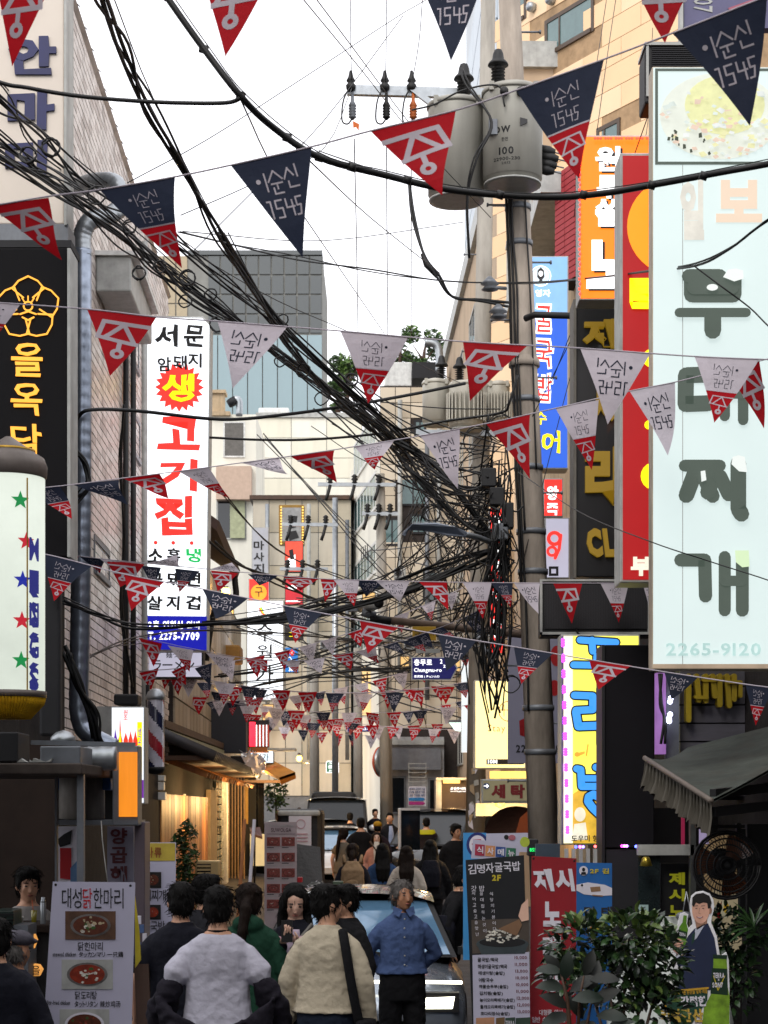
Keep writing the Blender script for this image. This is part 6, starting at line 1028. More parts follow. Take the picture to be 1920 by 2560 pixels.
bunting('readable bunting row climbing behind the violet road sign', lambda x: 21, [(290, 1374), (400, 1398), (520, 1420), (640, 1428), (760, 1410), (880, 1380), (1000, 1335), (1080, 1290)],
        [('R', 300, 1378, 350, 1390, 332, 1440), ('Y', 362, 1394, 418, 1404, 408, 1450), ('W', 445, 1410, 508, 1420, 486, 1455), ('R', 525, 1420, 578, 1426, 575, 1452), ('Y', 608, 1428, 648, 1426, 640, 1455), ('W', 655, 1427, 702, 1420, 695, 1458), ('R', 718, 1416, 762, 1409, 758, 1448), ('Y', 770, 1408, 812, 1399, 818, 1432), ('N', 828, 1398, 858, 1386, 875, 1415), ('X', 865, 1388, 905, 1374, 920, 1408), ('N', 880, 1380, 925, 1366, 935, 1400), ('X', 920, 1366, 955, 1354, 985, 1378), ('N', 1000, 1335, 1035, 1318, 1045, 1380)], False, .12)
# further rows share their pennant meshes
FM = {}
for ty in 'RNWXY':
    for mr in (0, 1):
        for cv in range(3):
            ph = cv*2.1
            def fm(x, y, d, ph=ph, mr=mr):
                x = 1-x if mr else x; return ((x-.5)*1.0+.08*math.sin(ph)*y, d*3+.12*math.sin(x*3+ph)*y+.1*math.sin(y*4+ph)*y, -y*1.05)
            FM[ty, mr, cv] = flag_mesh(ty, fm, 1, th=.003).mesh('pennant')
far = [(24, 300, 1450, 1000, 1270, .25, 'far bunting row just beyond the road sign'), (27, 320, 1440, 990, 1480, .3, 'far bunting row level with the air conditioner'), (31, 360, 1460, 1080, 1460, .3, 'far bunting row sagging past the phone number'), (35, 400, 1500, 1090, 1510, .32, 'far bunting row before the slate fascia box'), (36, 440, 1515, 1020, 1400, .3, 'far bunting row rising to the second pole'), (40, 450, 1490, 1100, 1570, .32, 'far bunting row crossing before the lit stay sign'), (45, 480, 1530, 1090, 1545, .34, 'far bunting row before the neon bar front'), (50, 520, 1545, 1050, 1500, .34, 'far bunting row above the orange awning'), (56, 560, 1560, 1040, 1570, .36, 'far bunting row over the parked truck'), (62, 600, 1540, 960, 1540, .36, 'far bunting row before the amber shop sign'), (68, 640, 1560, 960, 1575, .38, 'last bunting row at the end of the alley')]
for Y, x0, y0, x1, y1, w, lb_ in far:
    a, c = dp(x0, y0, Y), dp(x1, y1, Y+1.5); t = E('bunting_string', lb_, 'bunting', a, group='bunting strung across the alley'); L = (c-a).length; sag = L*.05; q = [a.lerp(c, i/12)-Vector((0, 0, sag*4*(i/12)*(1-i/12))) for i in range(13)]
    MB().tube(q, .006, mfw, 4).build('cord', t); n = int(L/(w*1.45)); mir = R.random() < .5
    for i in range(n):
        f = (i+.5+R.uniform(-.15, .15))/n; p = a.lerp(c, f)-Vector((0, 0, sag*4*f*(1-f))); o = link('pennant', FM[R.choice('RRRWWXXYYN'), int(mir), R.randrange(3)], t); o.location = p-ORG[t.name]; s = w*R.uniform(.85, 1.1); o.scale = (s, s, s); o.rotation_euler = (R.uniform(-.5, .5), math.atan2(a.z-c.z, c.x-a.x)*.9+R.uniform(-.1, .1), R.uniform(-.5, .5))
# ================================================================ people
mskin = mat('skin', 'c8977a', .5, nz=.08, sc=9, sub=1); mskin2 = mat('tanned skin', 'ac7a5c', .5, nz=.1, sc=9); mskp = mat('pale skin', 'dcb29c', .5, nz=.06, sc=9)
mhair = mat('black hair', '0a0807', .75, nz=.5, sc=30, strk=6, bump=.5, bsc=90); mhairb = mat('dark brown hair', '1c110b', .75, nz=.5, sc=30, strk=6, bump=.5, bsc=90); mhairg = mat('grey hair', '5e5a57', .75, nz=.5, sc=40, strk=4, bump=.5, bsc=90)
meye = mat('dark eye', '120d0b', .3); mlip = mat('lips', '9c5c50', .5); mlash = mat('eyebrow', '1c1410', .7)
def cloth(k, rgb, nz=.12): return mat(k, rgb, .85, nz=nz, sc=14, bump=.5, bsc=24)
class Raw:
    def __init__(s): s.V = []; s.F = []
    def rings(s, RS):                                                     # closed loft
        n = len(RS[0]); k = len(s.V); s.V += [tuple(v) for r in RS for v in r]; N = len(RS)
        s.F += [(k+i*n+j, k+i*n+(j+1) % n, k+(i+1)*n+(j+1) % n, k+(i+1)*n+j) for i in range(N-1) for j in range(n)]
        s.F += [tuple(k+j for j in range(n))[::-1], tuple(k+(N-1)*n+j for j in range(n))]
    def tube(s, pts, n=12, sx=1.0):
        P_ = [Vector(p[:3]) for p in pts]; r = [p[3] for p in pts]
        d0 = (P_[1]-P_[0]).normalized(); d1 = (P_[-1]-P_[-2]).normalized()
        Q = [(P_[0]-d0*r[0]*.85, r[0]*.5)]+list(zip(P_, r))+[(P_[-1]+d1*r[-1]*.85, r[-1]*.5)]; RS = []; a = None
        for i, (p, rr) in enumerate(Q):
            d = (Q[min(i+1, len(Q)-1)][0]-Q[max(0, i-1)][0]).normalized()
            a = d.orthogonal().normalized() if a is None else (a-d*a.dot(d)).normalized(); b = d.cross(a)
            RS.append([p+(a*math.cos(2*math.pi*k/n)+b*math.sin(2*math.pi*k/n))*rr for k in range(n)])
        s.rings(RS)
    def ell(s, c, r, M=None, n=16, k=10):
        RS = []
        for i in range(1, k):
            t = math.pi*i/k; RS.append([Vector((c[0]+r[0]*math.sin(t)*math.cos(2*math.pi*j/n), c[1]+r[1]*math.sin(t)*math.sin(2*math.pi*j/n), c[2]-r[2]*math.cos(t))) for j in range(n)])
        if M: RS = [[M@v for v in q] for q in RS]
        s.rings(RS)
    def loft(s, prof, n=20, e=2.4):                                       # (z, hx, hy, cy[, cx]) super-ellipse sections
        RS = []
        for p in prof:
            z, hx, hy, cy = p[:4]; cx = p[4] if len(p) > 4 else 0; q = []
            for k in range(n):
                t = 2*math.pi*k/n; c, s_ = math.cos(t), math.sin(t); q.append((cx+hx*math.copysign(abs(c)**(2/e), c), cy+hy*math.copysign(abs(s_)**(2/e), s_), z))
            RS.append(q)
        s.rings(RS)
    def out(s, vox, wr=0, seed=0, smooth=2, cut=None):
        me = bpy.data.meshes.new('raw'); me.from_pydata(s.V, [], s.F); me.update()
        o = bpy.data.objects.new('raw', me); TMP.collection.objects.link(o); m = o.modifiers.new('r', 'REMESH'); m.mode = 'VOXEL'; m.voxel_size = vox
        m = o.modifiers.new('s', 'SMOOTH'); m.factor = .5; m.iterations = smooth
        TVL.update(); ev = o.evaluated_get(TVL.depsgraph); em = ev.to_mesh(); n = len(em.vertices); co_ = np.empty(n*3, 'f'); em.vertices.foreach_get('co', co_); no = np.empty(n*3, 'f'); em.vertices.foreach_get('normal', no)
        F_ = [tuple(p.vertices) for p in em.polygons]; ev.to_mesh_clear(); bpy.data.objects.remove(o); bpy.data.meshes.remove(me); V = co_.reshape(-1, 3); N = no.reshape(-1, 3)
        if wr:
            dsp = np.array([noise.noise(Vector((v[0]*7+seed, v[1]*7, v[2]*11+v[0]*6)))+.6*noise.noise(Vector((v[0]*16+seed, v[1]*16, v[2]*22-v[0]*14))) for v in V]); dsp = 1-np.abs(dsp)*2; V = V+N*(dsp*wr)[:, None]
        return V, F_
def solid(name, raw, m, par, vox, wr=0, seed=0, extra=None, smooth=2):
    V, Fc = raw.out(vox, wr, seed, smooth); b = MB(); b.V = [tuple(v) for v in V.tolist()]; b.Fc = Fc; b.M = [b.mi(m)]*len(Fc); b.S = [True]*len(Fc)
    if extra: extra(b)
    o = b.build(name, par, local=True); ORG[o.name] = Vector((0, 0, 0)); return o
def person(label, px, Y, h, yaw=0, pose='hang', top=None, bottom=None, hair='short', hairm=None, skin=None, sleeve=1.0, hem=.86, look=(0, 0), lean=0, fem=False, vox=.012, face=True, coll=None, zoff=None, shoes=None, bag=None, legs=True, wide=1.0, twist=0, group=None, loose=1.0):
    """local frame: feet at z=0, faces -y; yaw turns the whole figure (pi = back to the camera); look = head yaw and pitch"""
    skin = skin or (mskp if fem else mskin); hairm = hairm or mhair; s = h/1.72; zo = gz(Y) if zoff is None else zoff
    t = E('person', label, 'person', ((px-CX)/F*Y, Y, zo), group, yaw); sw = (.92 if fem else 1.0)*wide
    L = lambda p: Vector((p[0]*s, p[1]*s, p[2]*s))
    lean_ = lambda p: Vector((p[0], p[1]-max(0, p[2]-.95)*lean, p[2]-max(0, p[2]-.95)*abs(lean)*.25))
    poses = {'hang': [((.24, .03, 1.13), (.255, -.05, .88)), ((-.24, .03, 1.13), (-.255, -.05, .88))], 'behind': [((.27, .07, 1.15), (.08, .17, .98)), ((-.27, .07, 1.15), (-.08, .17, .95))],
             'phone': [((.225, -.03, 1.13), (.07, -.24, 1.33)), ((-.225, -.03, 1.13), (-.05, -.24, 1.32))], 'waist': [((.27, .05, 1.14), (.17, -.08, .98)), ((-.27, .05, 1.14), (-.17, -.08, .98))],
             'out': [((.28, .04, 1.13), (.33, -.08, .90)), ((-.28, .04, 1.13), (-.33, -.08, .90))], 'bag': [((.25, .03, 1.13), (.22, -.18, 1.0)), ((-.24, .03, 1.13), (-.255, -.05, .88))],
             'cross': [((.25, -.03, 1.14), (.03, -.2, 1.12)), ((-.25, -.03, 1.14), (-.05, -.2, 1.05))], 'raise': [((.24, .03, 1.13), (.255, -.05, .88)), ((-.26, -.08, 1.2), (-.1, -.16, 1.48))]}[pose]
    sx = .152*sw; arms = []
    for (e, w), sg in zip(poses, (1, -1)): arms.append((lean_((sg*sx, .005, 1.352)), lean_((e[0]*sw, e[1], e[2])), lean_((w[0]*sw, w[1], w[2]))))
    tors = [(.80, .15, .105, .01), (.90, .165, .115, .012), (.98, .158, .108, .01), (1.07, .145, .098, .005), (1.2, .152, .108, 0), (1.30, .160, .11, .005), (1.36, .158, .098, .01), (1.405, .13, .085, .012), (1.44, .09, .07, .012), (1.475, .058, .06, .012)]
    def lp(z, hx, hy, cy, g=0): q = lean_((0, cy, z)); return (q.z*s, (hx*sw+g)*s, (hy+g)*s, q.y*s)
    hc = lean_((0, -.015, 1.597)); HM = Matrix.Translation(L(hc))@Matrix.Rotation(look[0], 4, 'Z')@Matrix.Rotation(look[1], 4, 'X'); hs = s*1.0
    body = Raw(); body.loft([lp(*q) for q in tors])
    nb = lean_((0, .012, 1.44)); body.tube([(*L(nb), .056*s), (*L((hc.x, hc.y+.02, hc.z-.06)), .052*s)])
    def H(c, r): body.ell(tuple(v*hs for v in c), tuple(v*hs for v in r), HM)
    H((0, .008, .02), (.074, .092, .096)); H((0, -.022, -.045), (.058, .066, .066)); H((0, -.045, -.085), (.032, .035, .026)); H((0, -.079, -.006), (.05, .011, .028))
    for q in (1, -1): H((q*.076, .008, -.01), (.012, .02, .032)); H((q*.036, -.06, -.03), (.024, .018, .024))
    H((0, -.09, -.02), (.0105, .016, .03)); H((0, -.1, -.034), (.0135, .012, .0105))
    for S_, e, w in arms: body.tube([(*L(S_), .047*s), (*L(S_.lerp(e, .5)), .048*s), (*L(e), .04*s), (*L(e.lerp(w, .35)), .041*s), (*L(w), .028*s)])
    for q in (1, -1):
        if legs: body.tube([(q*.085*s, .01*s, .86*s, .085*s), (q*.092*s, 0, .66*s, .07*s), (q*.1*s, -.005*s, .48*s, .055*s), (q*.102*s, .015*s, .3*s, .052*s), (q*.105*s, .025*s, .09*s, .036*s)])
    for S_, e, w in arms:
        d = (w-e).normalized(); body.ell((0, 0, 0), (.034*s, .02*s, .05*s), Matrix.Translation(L(w+d*.05))@d.to_track_quat('Z', 'Y').to_matrix().to_4x4())
    def extras(b):
        def fe(c, r, m, n=8, k=6):
            q = MB().ell((0, 0, 0), tuple(v*hs for v in r), m, n, k); b.add([HM@(Vector(v)+Vector(c)*hs) for v in q.V], q.Fc, m, True)
        if face:
            for q in (1, -1): fe((q*.031, -.0835, .004), (.0125, .009, .0048), meye); fe((q*.033, -.0835, .026), (.019, .009, .0042), mlash if hairm is not mhairg else mhairg)
            fe((0, -.086, -.0615), (.021, .0085, .0062), mlip)
        for i_, (S_, e, w) in enumerate(arms):                            # four fingers and a thumb on each hand
            d = (w-e).normalized(); sd = d.cross(Vector((0, 0, 1)) if abs(d.z) < .8 else Vector((0, 1, 0))).normalized(); nn = d.cross(sd); inn = -1 if w.x > 0 else 1
            if abs(d.z) >= .8: sd, nn = Vector((0, 1, 0)), Vector((inn, 0, 0))
            else: nn = Vector((0, 0, 1)); sd = d.cross(nn).normalized()
            for f in range(4):
                o = w+d*.085+sd*(f-1.5)*.016; l = (.062, .072, .068, .052)[f]; b.tube([L(o), L(o+d*l*.5+nn*.006), L(o+d*l*.85+nn*.024), L(o+d*l*.9+nn*.04)], [.0085*s, .0085*s, .0075*s, .005*s], skin, 6)
            o = w+d*.03-sd*.03; b.tube([L(o), L(o+d*.03-sd*.014+nn*.012), L(o+d*.058-sd*.012+nn*.026)], [.011*s, .010*s, .006*s], skin, 6)
    solid('body', body, skin, t, vox, extra=extras if vox < .02 else None)
    if top is not None:                                                    # upper garment
        g = Raw(); th = .016*loose; pr = [q for q in tors if q[0] > hem+.02]; base = [(hem, .168*(1+.03*loose), .122, .01)]+pr[:-3]
        g.loft([lp(*q, g=th+(.012*loose if q[0] < 1.15 else 0)) for q in base]+[lp(1.412, .135, .088, .012, .012), lp(1.45, .085, .075, .012, .008)])
        for S_, e, w in arms:
            ln = [(S_, .05), (S_.lerp(e, .25), .058), (S_.lerp(e, .5), .06), (e, .054), (e.lerp(w, .5), .049), (w-(w-e).normalized()*.012, .043)]
            if sleeve < .6: ln = [(S_, .05), (S_.lerp(e, .3), .064), (S_.lerp(e, sleeve/.5*.78), .076)]
            g.tube([(*L(p), r*s*(1+.08*loose)) for p, r in ln])
        if coll == 'hood': g.ell((0, .075*s, 1.44*s), (.11*s, .075*s, .07*s))
        if coll == 'collar': g.loft([lp(1.43, .078, .078, .012), lp(1.475, .074, .076, .01)])
        solid('jacket' if coll else 'shirt', g, top, t, vox, wr=.0045 if vox < .02 else 0, seed=len(label))
    if bottom is not None:
        g = Raw(); g.loft([lp(.79, .15, .11, .01, .014), lp(.9, .166, .118, .012, .014), lp(.99, .158, .11, .01, .016), lp(1.03, .15, .104, .008, .014)])
        for q in (1, -1): g.tube([(q*.085*s, .01*s, .86*s, .1*s), (q*.094*s, 0, .66*s, .086*s), (q*.1*s, -.005*s, .48*s, .073*s), (q*.103*s, .012*s, .3*s, .068*s), (q*.106*s, .02*s, .11*s, .066*s)])
        solid('trousers', g, bottom, t, vox, wr=.006 if vox < .02 else 0, seed=3)
    g = Raw()
    for q in (1, -1): g.tube([(q*.104*s, .05*s, .045*s, .042*s), (q*.108*s, -.06*s, .04*s, .042*s), (q*.112*s, -.15*s, .032*s, .034*s)])
    solid('shoes', g, shoes or mblack, t, vox)
    hr = Raw(); Hh = lambda c, r: hr.ell(tuple(v*hs for v in c), tuple(v*hs for v in r), HM)
    if hair != 'bald':
        if hair in ('short', 'grey', 'messy'):
            Hh((0, .02, .056), (.083, .098, .075)); Hh((0, .036, -.005), (.08, .078, .088)); (Hh((0, -.03, .09), (.066, .058, .034)) if hair != 'grey' else None)
            for q in (1, -1): Hh((q*.066, .0, .02), (.018, .05, .045))
            if hair == 'grey': Hh((0, .026, .066), (.078, .09, .06))
            if hair == 'messy': [Hh((R.uniform(-.05, .05), R.uniform(-.06, .06), .11), (.03, .03, .025)) for _ in range(5)]
        if hair in ('long', 'pony'):
            Hh((0, .025, .056), (.083, .096, .074)); Hh((0, .038, -.01), (.084, .08, .1))
            for q in (1, -1): Hh((q*.07, -.008, .02), (.02, .056, .075))
        if hair == 'long':
            for q in (1, -1): hr.tube([(*(HM@Vector((q*.066*hs, .0, .03*hs))), .03*s), (*(HM@Vector((q*.085*hs, .015*hs, -.1*hs))), .034*s), (*L((q*.1, .02, 1.36)), .034*s), (*L((q*.09, .05, 1.24)), .016*s)])
            for q in (-.05, 0, .05): hr.tube([(*(HM@Vector((q*hs, .06*hs, 0))), .055*s), (*(HM@Vector((q*1.1*hs, .07*hs, -.12*hs))), .055*s), (*L((q*1.2, .115, 1.34)), .048*s), (*L((q*1.1, .125, 1.2)), .03*s), (*L((q, .12, 1.1+abs(q))), .01*s)])
        if hair == 'pony': hr.tube([(*(HM@Vector((0, .1*hs, .02*hs))), .03*s), (*(HM@Vector((.01*hs, .15*hs, -.04*hs))), .038*s), (*L((.03, .15, 1.42)), .034*s), (*L((.05, .14, 1.3)), .03*s), (*L((.07, .13, 1.16)), .018*s), (*L((.08, .12, 1.06)), .006*s)])
        if hair == 'cap': Hh((0, .036, -.01), (.078, .076, .08))
        def tufts(b):                                                     # loose locks that break the outline
            n0 = len(b.V); hc_ = HM@Vector((0, .02*hs, .02*hs))
            for _ in range(420 if vox < .014 else 160):
                v = Vector(b.V[R.randrange(n0)]); o = (v-hc_).normalized(); d = (Vector((R.gauss(0, .35), R.gauss(0, .35), -1))-o*o.dot(Vector((0, 0, -1)))*.8+o*R.uniform(.0, .15)).normalized()
                if hair in ('short', 'grey') and R.random() < .25: d = (d+Vector((R.gauss(0, .8), R.gauss(0, .8), .3))).normalized()
                l = R.uniform(.025, .06)*s; w = d.cross(o); w = w.normalized()*R.uniform(.002, .005) if w.length > .01 else Vector((.003, 0, 0)); b.add([v-w-o*.004, v+w-o*.004, v+d*l*.6+w*.7+o*.004, v+d*l+o*.002, v+d*l*.6-w*.7+o*.004], [(0, 1, 2, 3, 4)], hairm, True)
        solid('hair', hr, hairm, t, max(vox*.75, .008), wr=.004 if vox < .02 else 0, seed=7, smooth=1, extra=tufts if vox < .02 else None)
    return t, HM, s
cn = cloth
def PT(t, mb, name): o = mb.build(name, t, local=True); ORG[o.name] = Vector((0, 0, 0)); return o
mnv = cn('navy cotton', '14151f'); mblk = cn('black cotton', '121215'); mden = cn('dark denim', '1e2636', .25)
# --- the near group
t, _, s = person('man in white T shirt seen from behind with a dark jacket slipped to his elbows', 545, 10.6, 1.755, math.pi, 'out', cn('white jersey', 'b9b7c4', .05), mblk, 'short', sleeve=.36, hem=.93, vox=.01, wide=1.02, loose=1.2)
g = Raw()                                                                 # the jacket hanging at his elbows and behind his hips
for q in (1, -1): g.tube([(q*.27, .04, 1.17, .072), (q*.32, -.02, 1.06, .084), (q*.345, -.07, .98, .078), (q*.34, -.1, .9, .06)])
def drape(y0):
    return [[(.345*u*(1-.22*v)+.01*math.sin(v*9), y0+.045*math.cos(u*7+v*2)*(.3+v)-.12*abs(u)**3+.02*math.sin(u*13), .945+.19*abs(u)**1.6-v*(.52-.1*abs(u))) for u in [-1+i/10 for i in range(21)]] for v in [j/10 for j in range(11)]]
A, B_ = drape(.175), drape(.215); n0 = len(g.V); nr_, nc_ = 11, 21
g.V += [p for r in A for p in r]+[p for r in B_ for p in r]; ix = lambda k, j, i: n0+k*nr_*nc_+j*nc_+i
for j in range(nr_-1):
    for i in range(nc_-1): g.F += [(ix(0, j, i), ix(0, j+1, i), ix(0, j+1, i+1), ix(0, j, i+1)), (ix(1, j, i), ix(1, j, i+1), ix(1, j+1, i+1), ix(1, j+1, i))]
for i in range(nc_-1): g.F += [(ix(0, 0, i), ix(0, 0, i+1), ix(1, 0, i+1), ix(1, 0, i)), (ix(0, 10, i), ix(1, 10, i), ix(1, 10, i+1), ix(0, 10, i+1))]
for j in range(nr_-1): g.F += [(ix(0, j, 0), ix(1, j, 0), ix(1, j+1, 0), ix(0, j+1, 0)), (ix(0, j, 20), ix(0, j+1, 20), ix(1, j+1, 20), ix(1, j, 20))]
solid('slipped_jacket', g, cn('charcoal violet cloth', '211e27', .3), t, .012, wr=.012, seed=4)
b = MB(); b.lathe([(.064, 0), (.068, .008), (.064, .016)], (0, .012, 1.49), mblk, 20, caps=False); PT(t, b, 'necklace')
person('broad young man in a black navy shirt seen from behind by the stewed chicken banner', 452, 11.5, 1.74, math.pi, 'hang', mnv, mblk, 'short', sleeve=.4, hem=.84, vox=.012, wide=1.1, coll='collar', loose=1.3, look=(.2, 0))
t, _, s = person('woman in a dark green hooded top with a long ponytail seen from behind', 622, 12.4, 1.70, math.pi, 'hang', cn('bottle green fleece', '1c4030', .15), mblk, 'pony', mhairb, hem=.82, fem=True, coll='hood', loose=1.6, wide=1.05)
person('man in a dark suit glimpsed between the navy shirt and the white T shirt', 515, 12.9, 1.74, math.pi*.72, 'hang', cn('suit grey', '26262b'), mblk, 'short', coll='collar')
t, HM, s = person('man in a pale beige zip jacket with a black shoulder bag seen from behind', 818, 11.3, 1.735, math.pi*.93, 'hang', cn('beige twill', 'b9ae98', .1), mden, 'short', hem=.95, look=(-.85, .05), vox=.01, coll='collar', loose=1.2, wide=1.0)
b = MB(); b.tube(catmull([(-.12, .09, 1.46), (-.15, .14, 1.36), (-.19, .16, 1.15), (-.225, .14, .95), (-.24, .1, .85)], 5), [.03]*21, mblk, 8); PT(t, b, 'bag_strap')
g = Raw(); g.loft([(.45, .05, .17, .06, -.27), (.7, .07, .19, .06, -.27), (.92, .05, .14, .06, -.255)]); solid('shoulder_bag', g, mblk, t, .014, wr=.006)
b = MB(); b.tube([(.03, .122, 1.37), (-.03, .122, 1.37)], .004, mblk, 4); b.tube([(.035, .124, 1.36), (-.035, .124, 1.358)], .003, mblk, 4); PT(t, b, 'back_print')
t, HM, s = person('woman with long black hair in a dark coat looking down at her phone', 738, 12.6, 1.68, -.15, 'phone', mnv, mden, 'long', hem=.80, look=(.25, .38), fem=True, vox=.01, coll='collar', loose=1.3)
b = MB(); b.box(-.03, .045, -.325, -.315, 1.31, 1.455, mblack); b.box(-.026, .041, -.3151, -.313, 1.32, 1.445, mat('phone screen', 'b8c4e0', em=.5)); PT(t, b, 'phone')
b = MB(); b.tube([(.14, -.1, 1.42), (.0, -.135, 1.25), (-.15, -.12, 1.02)], .014, mat('grey strap', '6a6660'), 6); PT(t, b, 'strap')
g = Raw(); g.loft([(.88, .06, .03, -.12), (1.0, .075, .035, -.125), (1.2, .07, .035, -.12), (1.38, .05, .03, -.09)]); solid('inner_top', g, cn('lilac knit', 'b8a8b8'), t, .012)
for q in (1, -1): b = MB(); b.tube([(q*.12*.92, -.16, 1.245), (q*.08*.92, -.225, 1.312)], [.046, .044], cn('pink cuff', 'c09aa4'), 12); PT(t, b, 'cuff')
t, HM, s = person('grey haired man in a blue shirt standing with his hands behind his back', 1006, 13.8, 1.665, .12, 'behind', cn('blue chambray', '43557c', .15), mblk, 'grey', mhairg, mskin2, hem=1.0, look=(.35, -.05), vox=.01, coll='collar', loose=1.1)
b = MB()
for i in range(6): b.ell((0, -.128+.004*i*(i < 4), 1.38-i*.068), (.007, .004, .007), mlgrey, 6, 4)
PT(t, b, 'buttons'); b = MB(); b.lathe([(.172, 0), (.175, .015), (.172, .034)], (0, .0, 1.0), mblack, 24, caps=False); b.V = [(x, y*.72+.01, z) for x, y, z in b.V]; PT(t, b, 'belt'); b = MB(); b.box(-.022, .022, -.121, -.114, 1.0, 1.035, mgalv); PT(t, b, 'buckle')
for q in (1, -1): b = MB(); b.add([(q*.012, -.088, 1.445), (q*.075, -.07, 1.475), (q*.085, -.085, 1.42), (q*.04, -.118, 1.395)], [(0, 1, 2, 3)], MATS['blue chambray']); PT(t, b, 'collar_flap')
person('dark haired man half hidden behind the beige jacket', 864, 13.1, 1.66, -.9, 'hang', mblk, mblk, 'short', look=(-.2, .1), coll='collar')
t, HM, s = person('older man in a grey flat cap seen from behind at the eatery counter', 40, 10.9, 1.46, math.pi*.78, 'hang', cn('slate blue padded cloth', '2a2b36', .2), mblk, 'cap', mhairg, mskin2, coll='collar', look=(.1, .1), wide=1.1, loose=1.4)
g = Raw(); g.ell((0, .01, .075), (.088, .108, .055), HM); g.ell((0, -.075, .065), (.07, .06, .02), HM); solid('flat_cap', g, cn('grey tweed', '55525a', .2), t, .009)
person('dark clad person cut by the frame edge in front of the grey cap', -10, 9.6, 1.63, math.pi, 'hang', mnv, mblk, 'short', coll='collar', wide=1.1, loose=1.5)
person('man in a white shirt and dark jacket sitting in the dim eatery', 70, 13.2, 1.78, .2, 'waist', cn('grey white shirt', '8f8b88'), mblk, 'short', look=(.2, .1))
# --- the crowd further up
t, _, s = person('woman with a beige backpack and long dark ponytail walking away', 882, 25, 1.64, math.pi, 'hang', mnv, mden, 'pony', mhairb, fem=True, vox=.016)
g = Raw(); g.loft([(.98, .13, .07, .17), (1.1, .16, .09, .19), (1.28, .15, .085, .19), (1.4, .08, .05, .15)]); solid('backpack', g, cn('beige canvas', '8d7458', .15), t, .016, wr=.006)
for q in (1, -1): b = MB(); b.tube([(q*.1, .14, 1.38), (q*.12, .03, 1.47), (q*.12, -.12, 1.36)], .022, MATS['beige canvas'], 8); PT(t, b, 'strap')
g = Raw(); g.ell((0, .27, 1.1), (.09, .03, .07)); solid('bag_pocket', g, MATS['beige canvas'], t, .016)
person('woman in a blue denim jacket with long black hair seen from behind', 957, 25.5, 1.62, math.pi, 'hang', cn('blue denim', '2c4468', .25), mden, 'long', fem=True, vox=.016, wide=1.1, loose=1.5, coll='collar')
person('woman in a white top with long wavy dark hair seen from behind', 1016, 24.6, 1.62, math.pi, 'hang', cn('cream cotton', 'b8aea2', .1), cn('grey skirt cloth', '55565c'), 'long', mhairb, fem=True, vox=.016, wide=1.05, loose=1.4)
t, _, s = person('person in black with a dark backpack and long hair seen from behind', 1076, 25.8, 1.66, math.pi, 'hang', mblk, mblk, 'long', fem=True, vox=.016, wide=1.15, loose=1.6)
g = Raw(); g.loft([(1.0, .13, .07, .17), (1.2, .15, .08, .18), (1.38, .1, .06, .15)]); solid('backpack', g, mnv, t, .018)
t, _, s = person('woman in a pink cardigan facing the camera up the street', 942, 32, 1.58, 0, 'hang', cn('salmon knit', 'c08a78', .1), cn('beige trouser cloth', '8a8078'), 'long', mhairb, fem=True, vox=.016, look=(0, -.1)); b = MB(); b.tube([(-.12, -.1, 1.42), (0, -.14, 1.25), (.15, -.12, 1.02)], .016, mwood, 6); PT(t, b, 'bag_strap'); g = Raw(); g.loft([(1.0, .05, .02, -.12), (1.3, .06, .03, -.115), (1.42, .05, .03, -.08)]); solid('blouse', g, cn('cream blouse', 'd8cfc4'), t, .018)
t, HM, s = person('person in a mustard baseball cap and dark top walking away', 944, 36, 1.66, math.pi, 'hang', cn('dark plum cotton', '2a2028'), mblk, 'cap', vox=.02); g = Raw(); g.ell((0, .0, .06), (.09, .105, .075), HM); g.ell((0, -.11, .045), (.06, .06, .012), HM); solid('baseball_cap', g, cn('mustard twill', 'a87f1e'), t, .014)
person('woman in a grey sleeveless top and pale skirt with tied hair', 858, 33, 1.62, math.pi*.85, 'hang', cn('taupe rib', '6e665a'), cn('pale skirt', '8f8f96'), 'pony', mhairb, fem=True, sleeve=.2, vox=.018)
person('broad man in a black T shirt seen from behind beside the yellow cap', 902, 36, 1.74, math.pi, 'hang', mblk, mblk, 'short', sleeve=.4, vox=.02, wide=1.15)
t, _, s = person('man in a dark suit and pale blue shirt facing the camera by the van', 974, 41, 1.74, .3, 'waist', cn('suit black', '17171c'), cn('suit black', '17171c'), 'short', vox=.02, look=(-.4, -.1), coll='collar'); g = Raw(); g.loft([(.98, .07, .03, -.125), (1.3, .06, .03, -.12), (1.44, .04, .03, -.08)]); solid('dress_shirt', g, cn('pale blue shirt', '9aa6c4'), t, .02)
t, _, s = person('person in a dark coat with a yellow shoulder band at the van door', 1066, 39.5, 1.66, math.pi, 'hang', cn('brown black coat', '241c1c'), mblk, 'short', vox=.02, wide=1.15, loose=1.5); b = MB(); b.lathe([(.19, 0), (.2, .04), (.17, .1)], (0, .01, 1.3), mat('reflective yellow', 'd8c818', em=.25), 20, caps=False); b.V = [(x, y*.72, z) for x, y, z in b.V]; PT(t, b, 'yellow_band')
t, _, s = person('man in black with a blue collar carrying a white tote bag', 1140, 30.5, 1.76, math.pi*.9*-.1+.4, 'bag', mblk, mblk, 'short', vox=.016, look=(.5, .15), wide=1.05, loose=1.3); b = MB(); b.lathe([(.07, 0), (.078, .035)], (0, .012, 1.44), cn('blue collar', '4a62b0'), 16, caps=False); PT(t, b, 'collar'); g = Raw(); g.loft([(.62, .13, .02, -.2, .05), (.75, .14, .03, -.22, .05), (.92, .12, .015, -.2, .05)]); solid('tote_bag', g, cn('white canvas', 'b4aca0'), t, .016); b = MB(); b.box(-.02, .12, -.262, -.25, .68, .84, mblk); PT(t, b, 'tote_print')
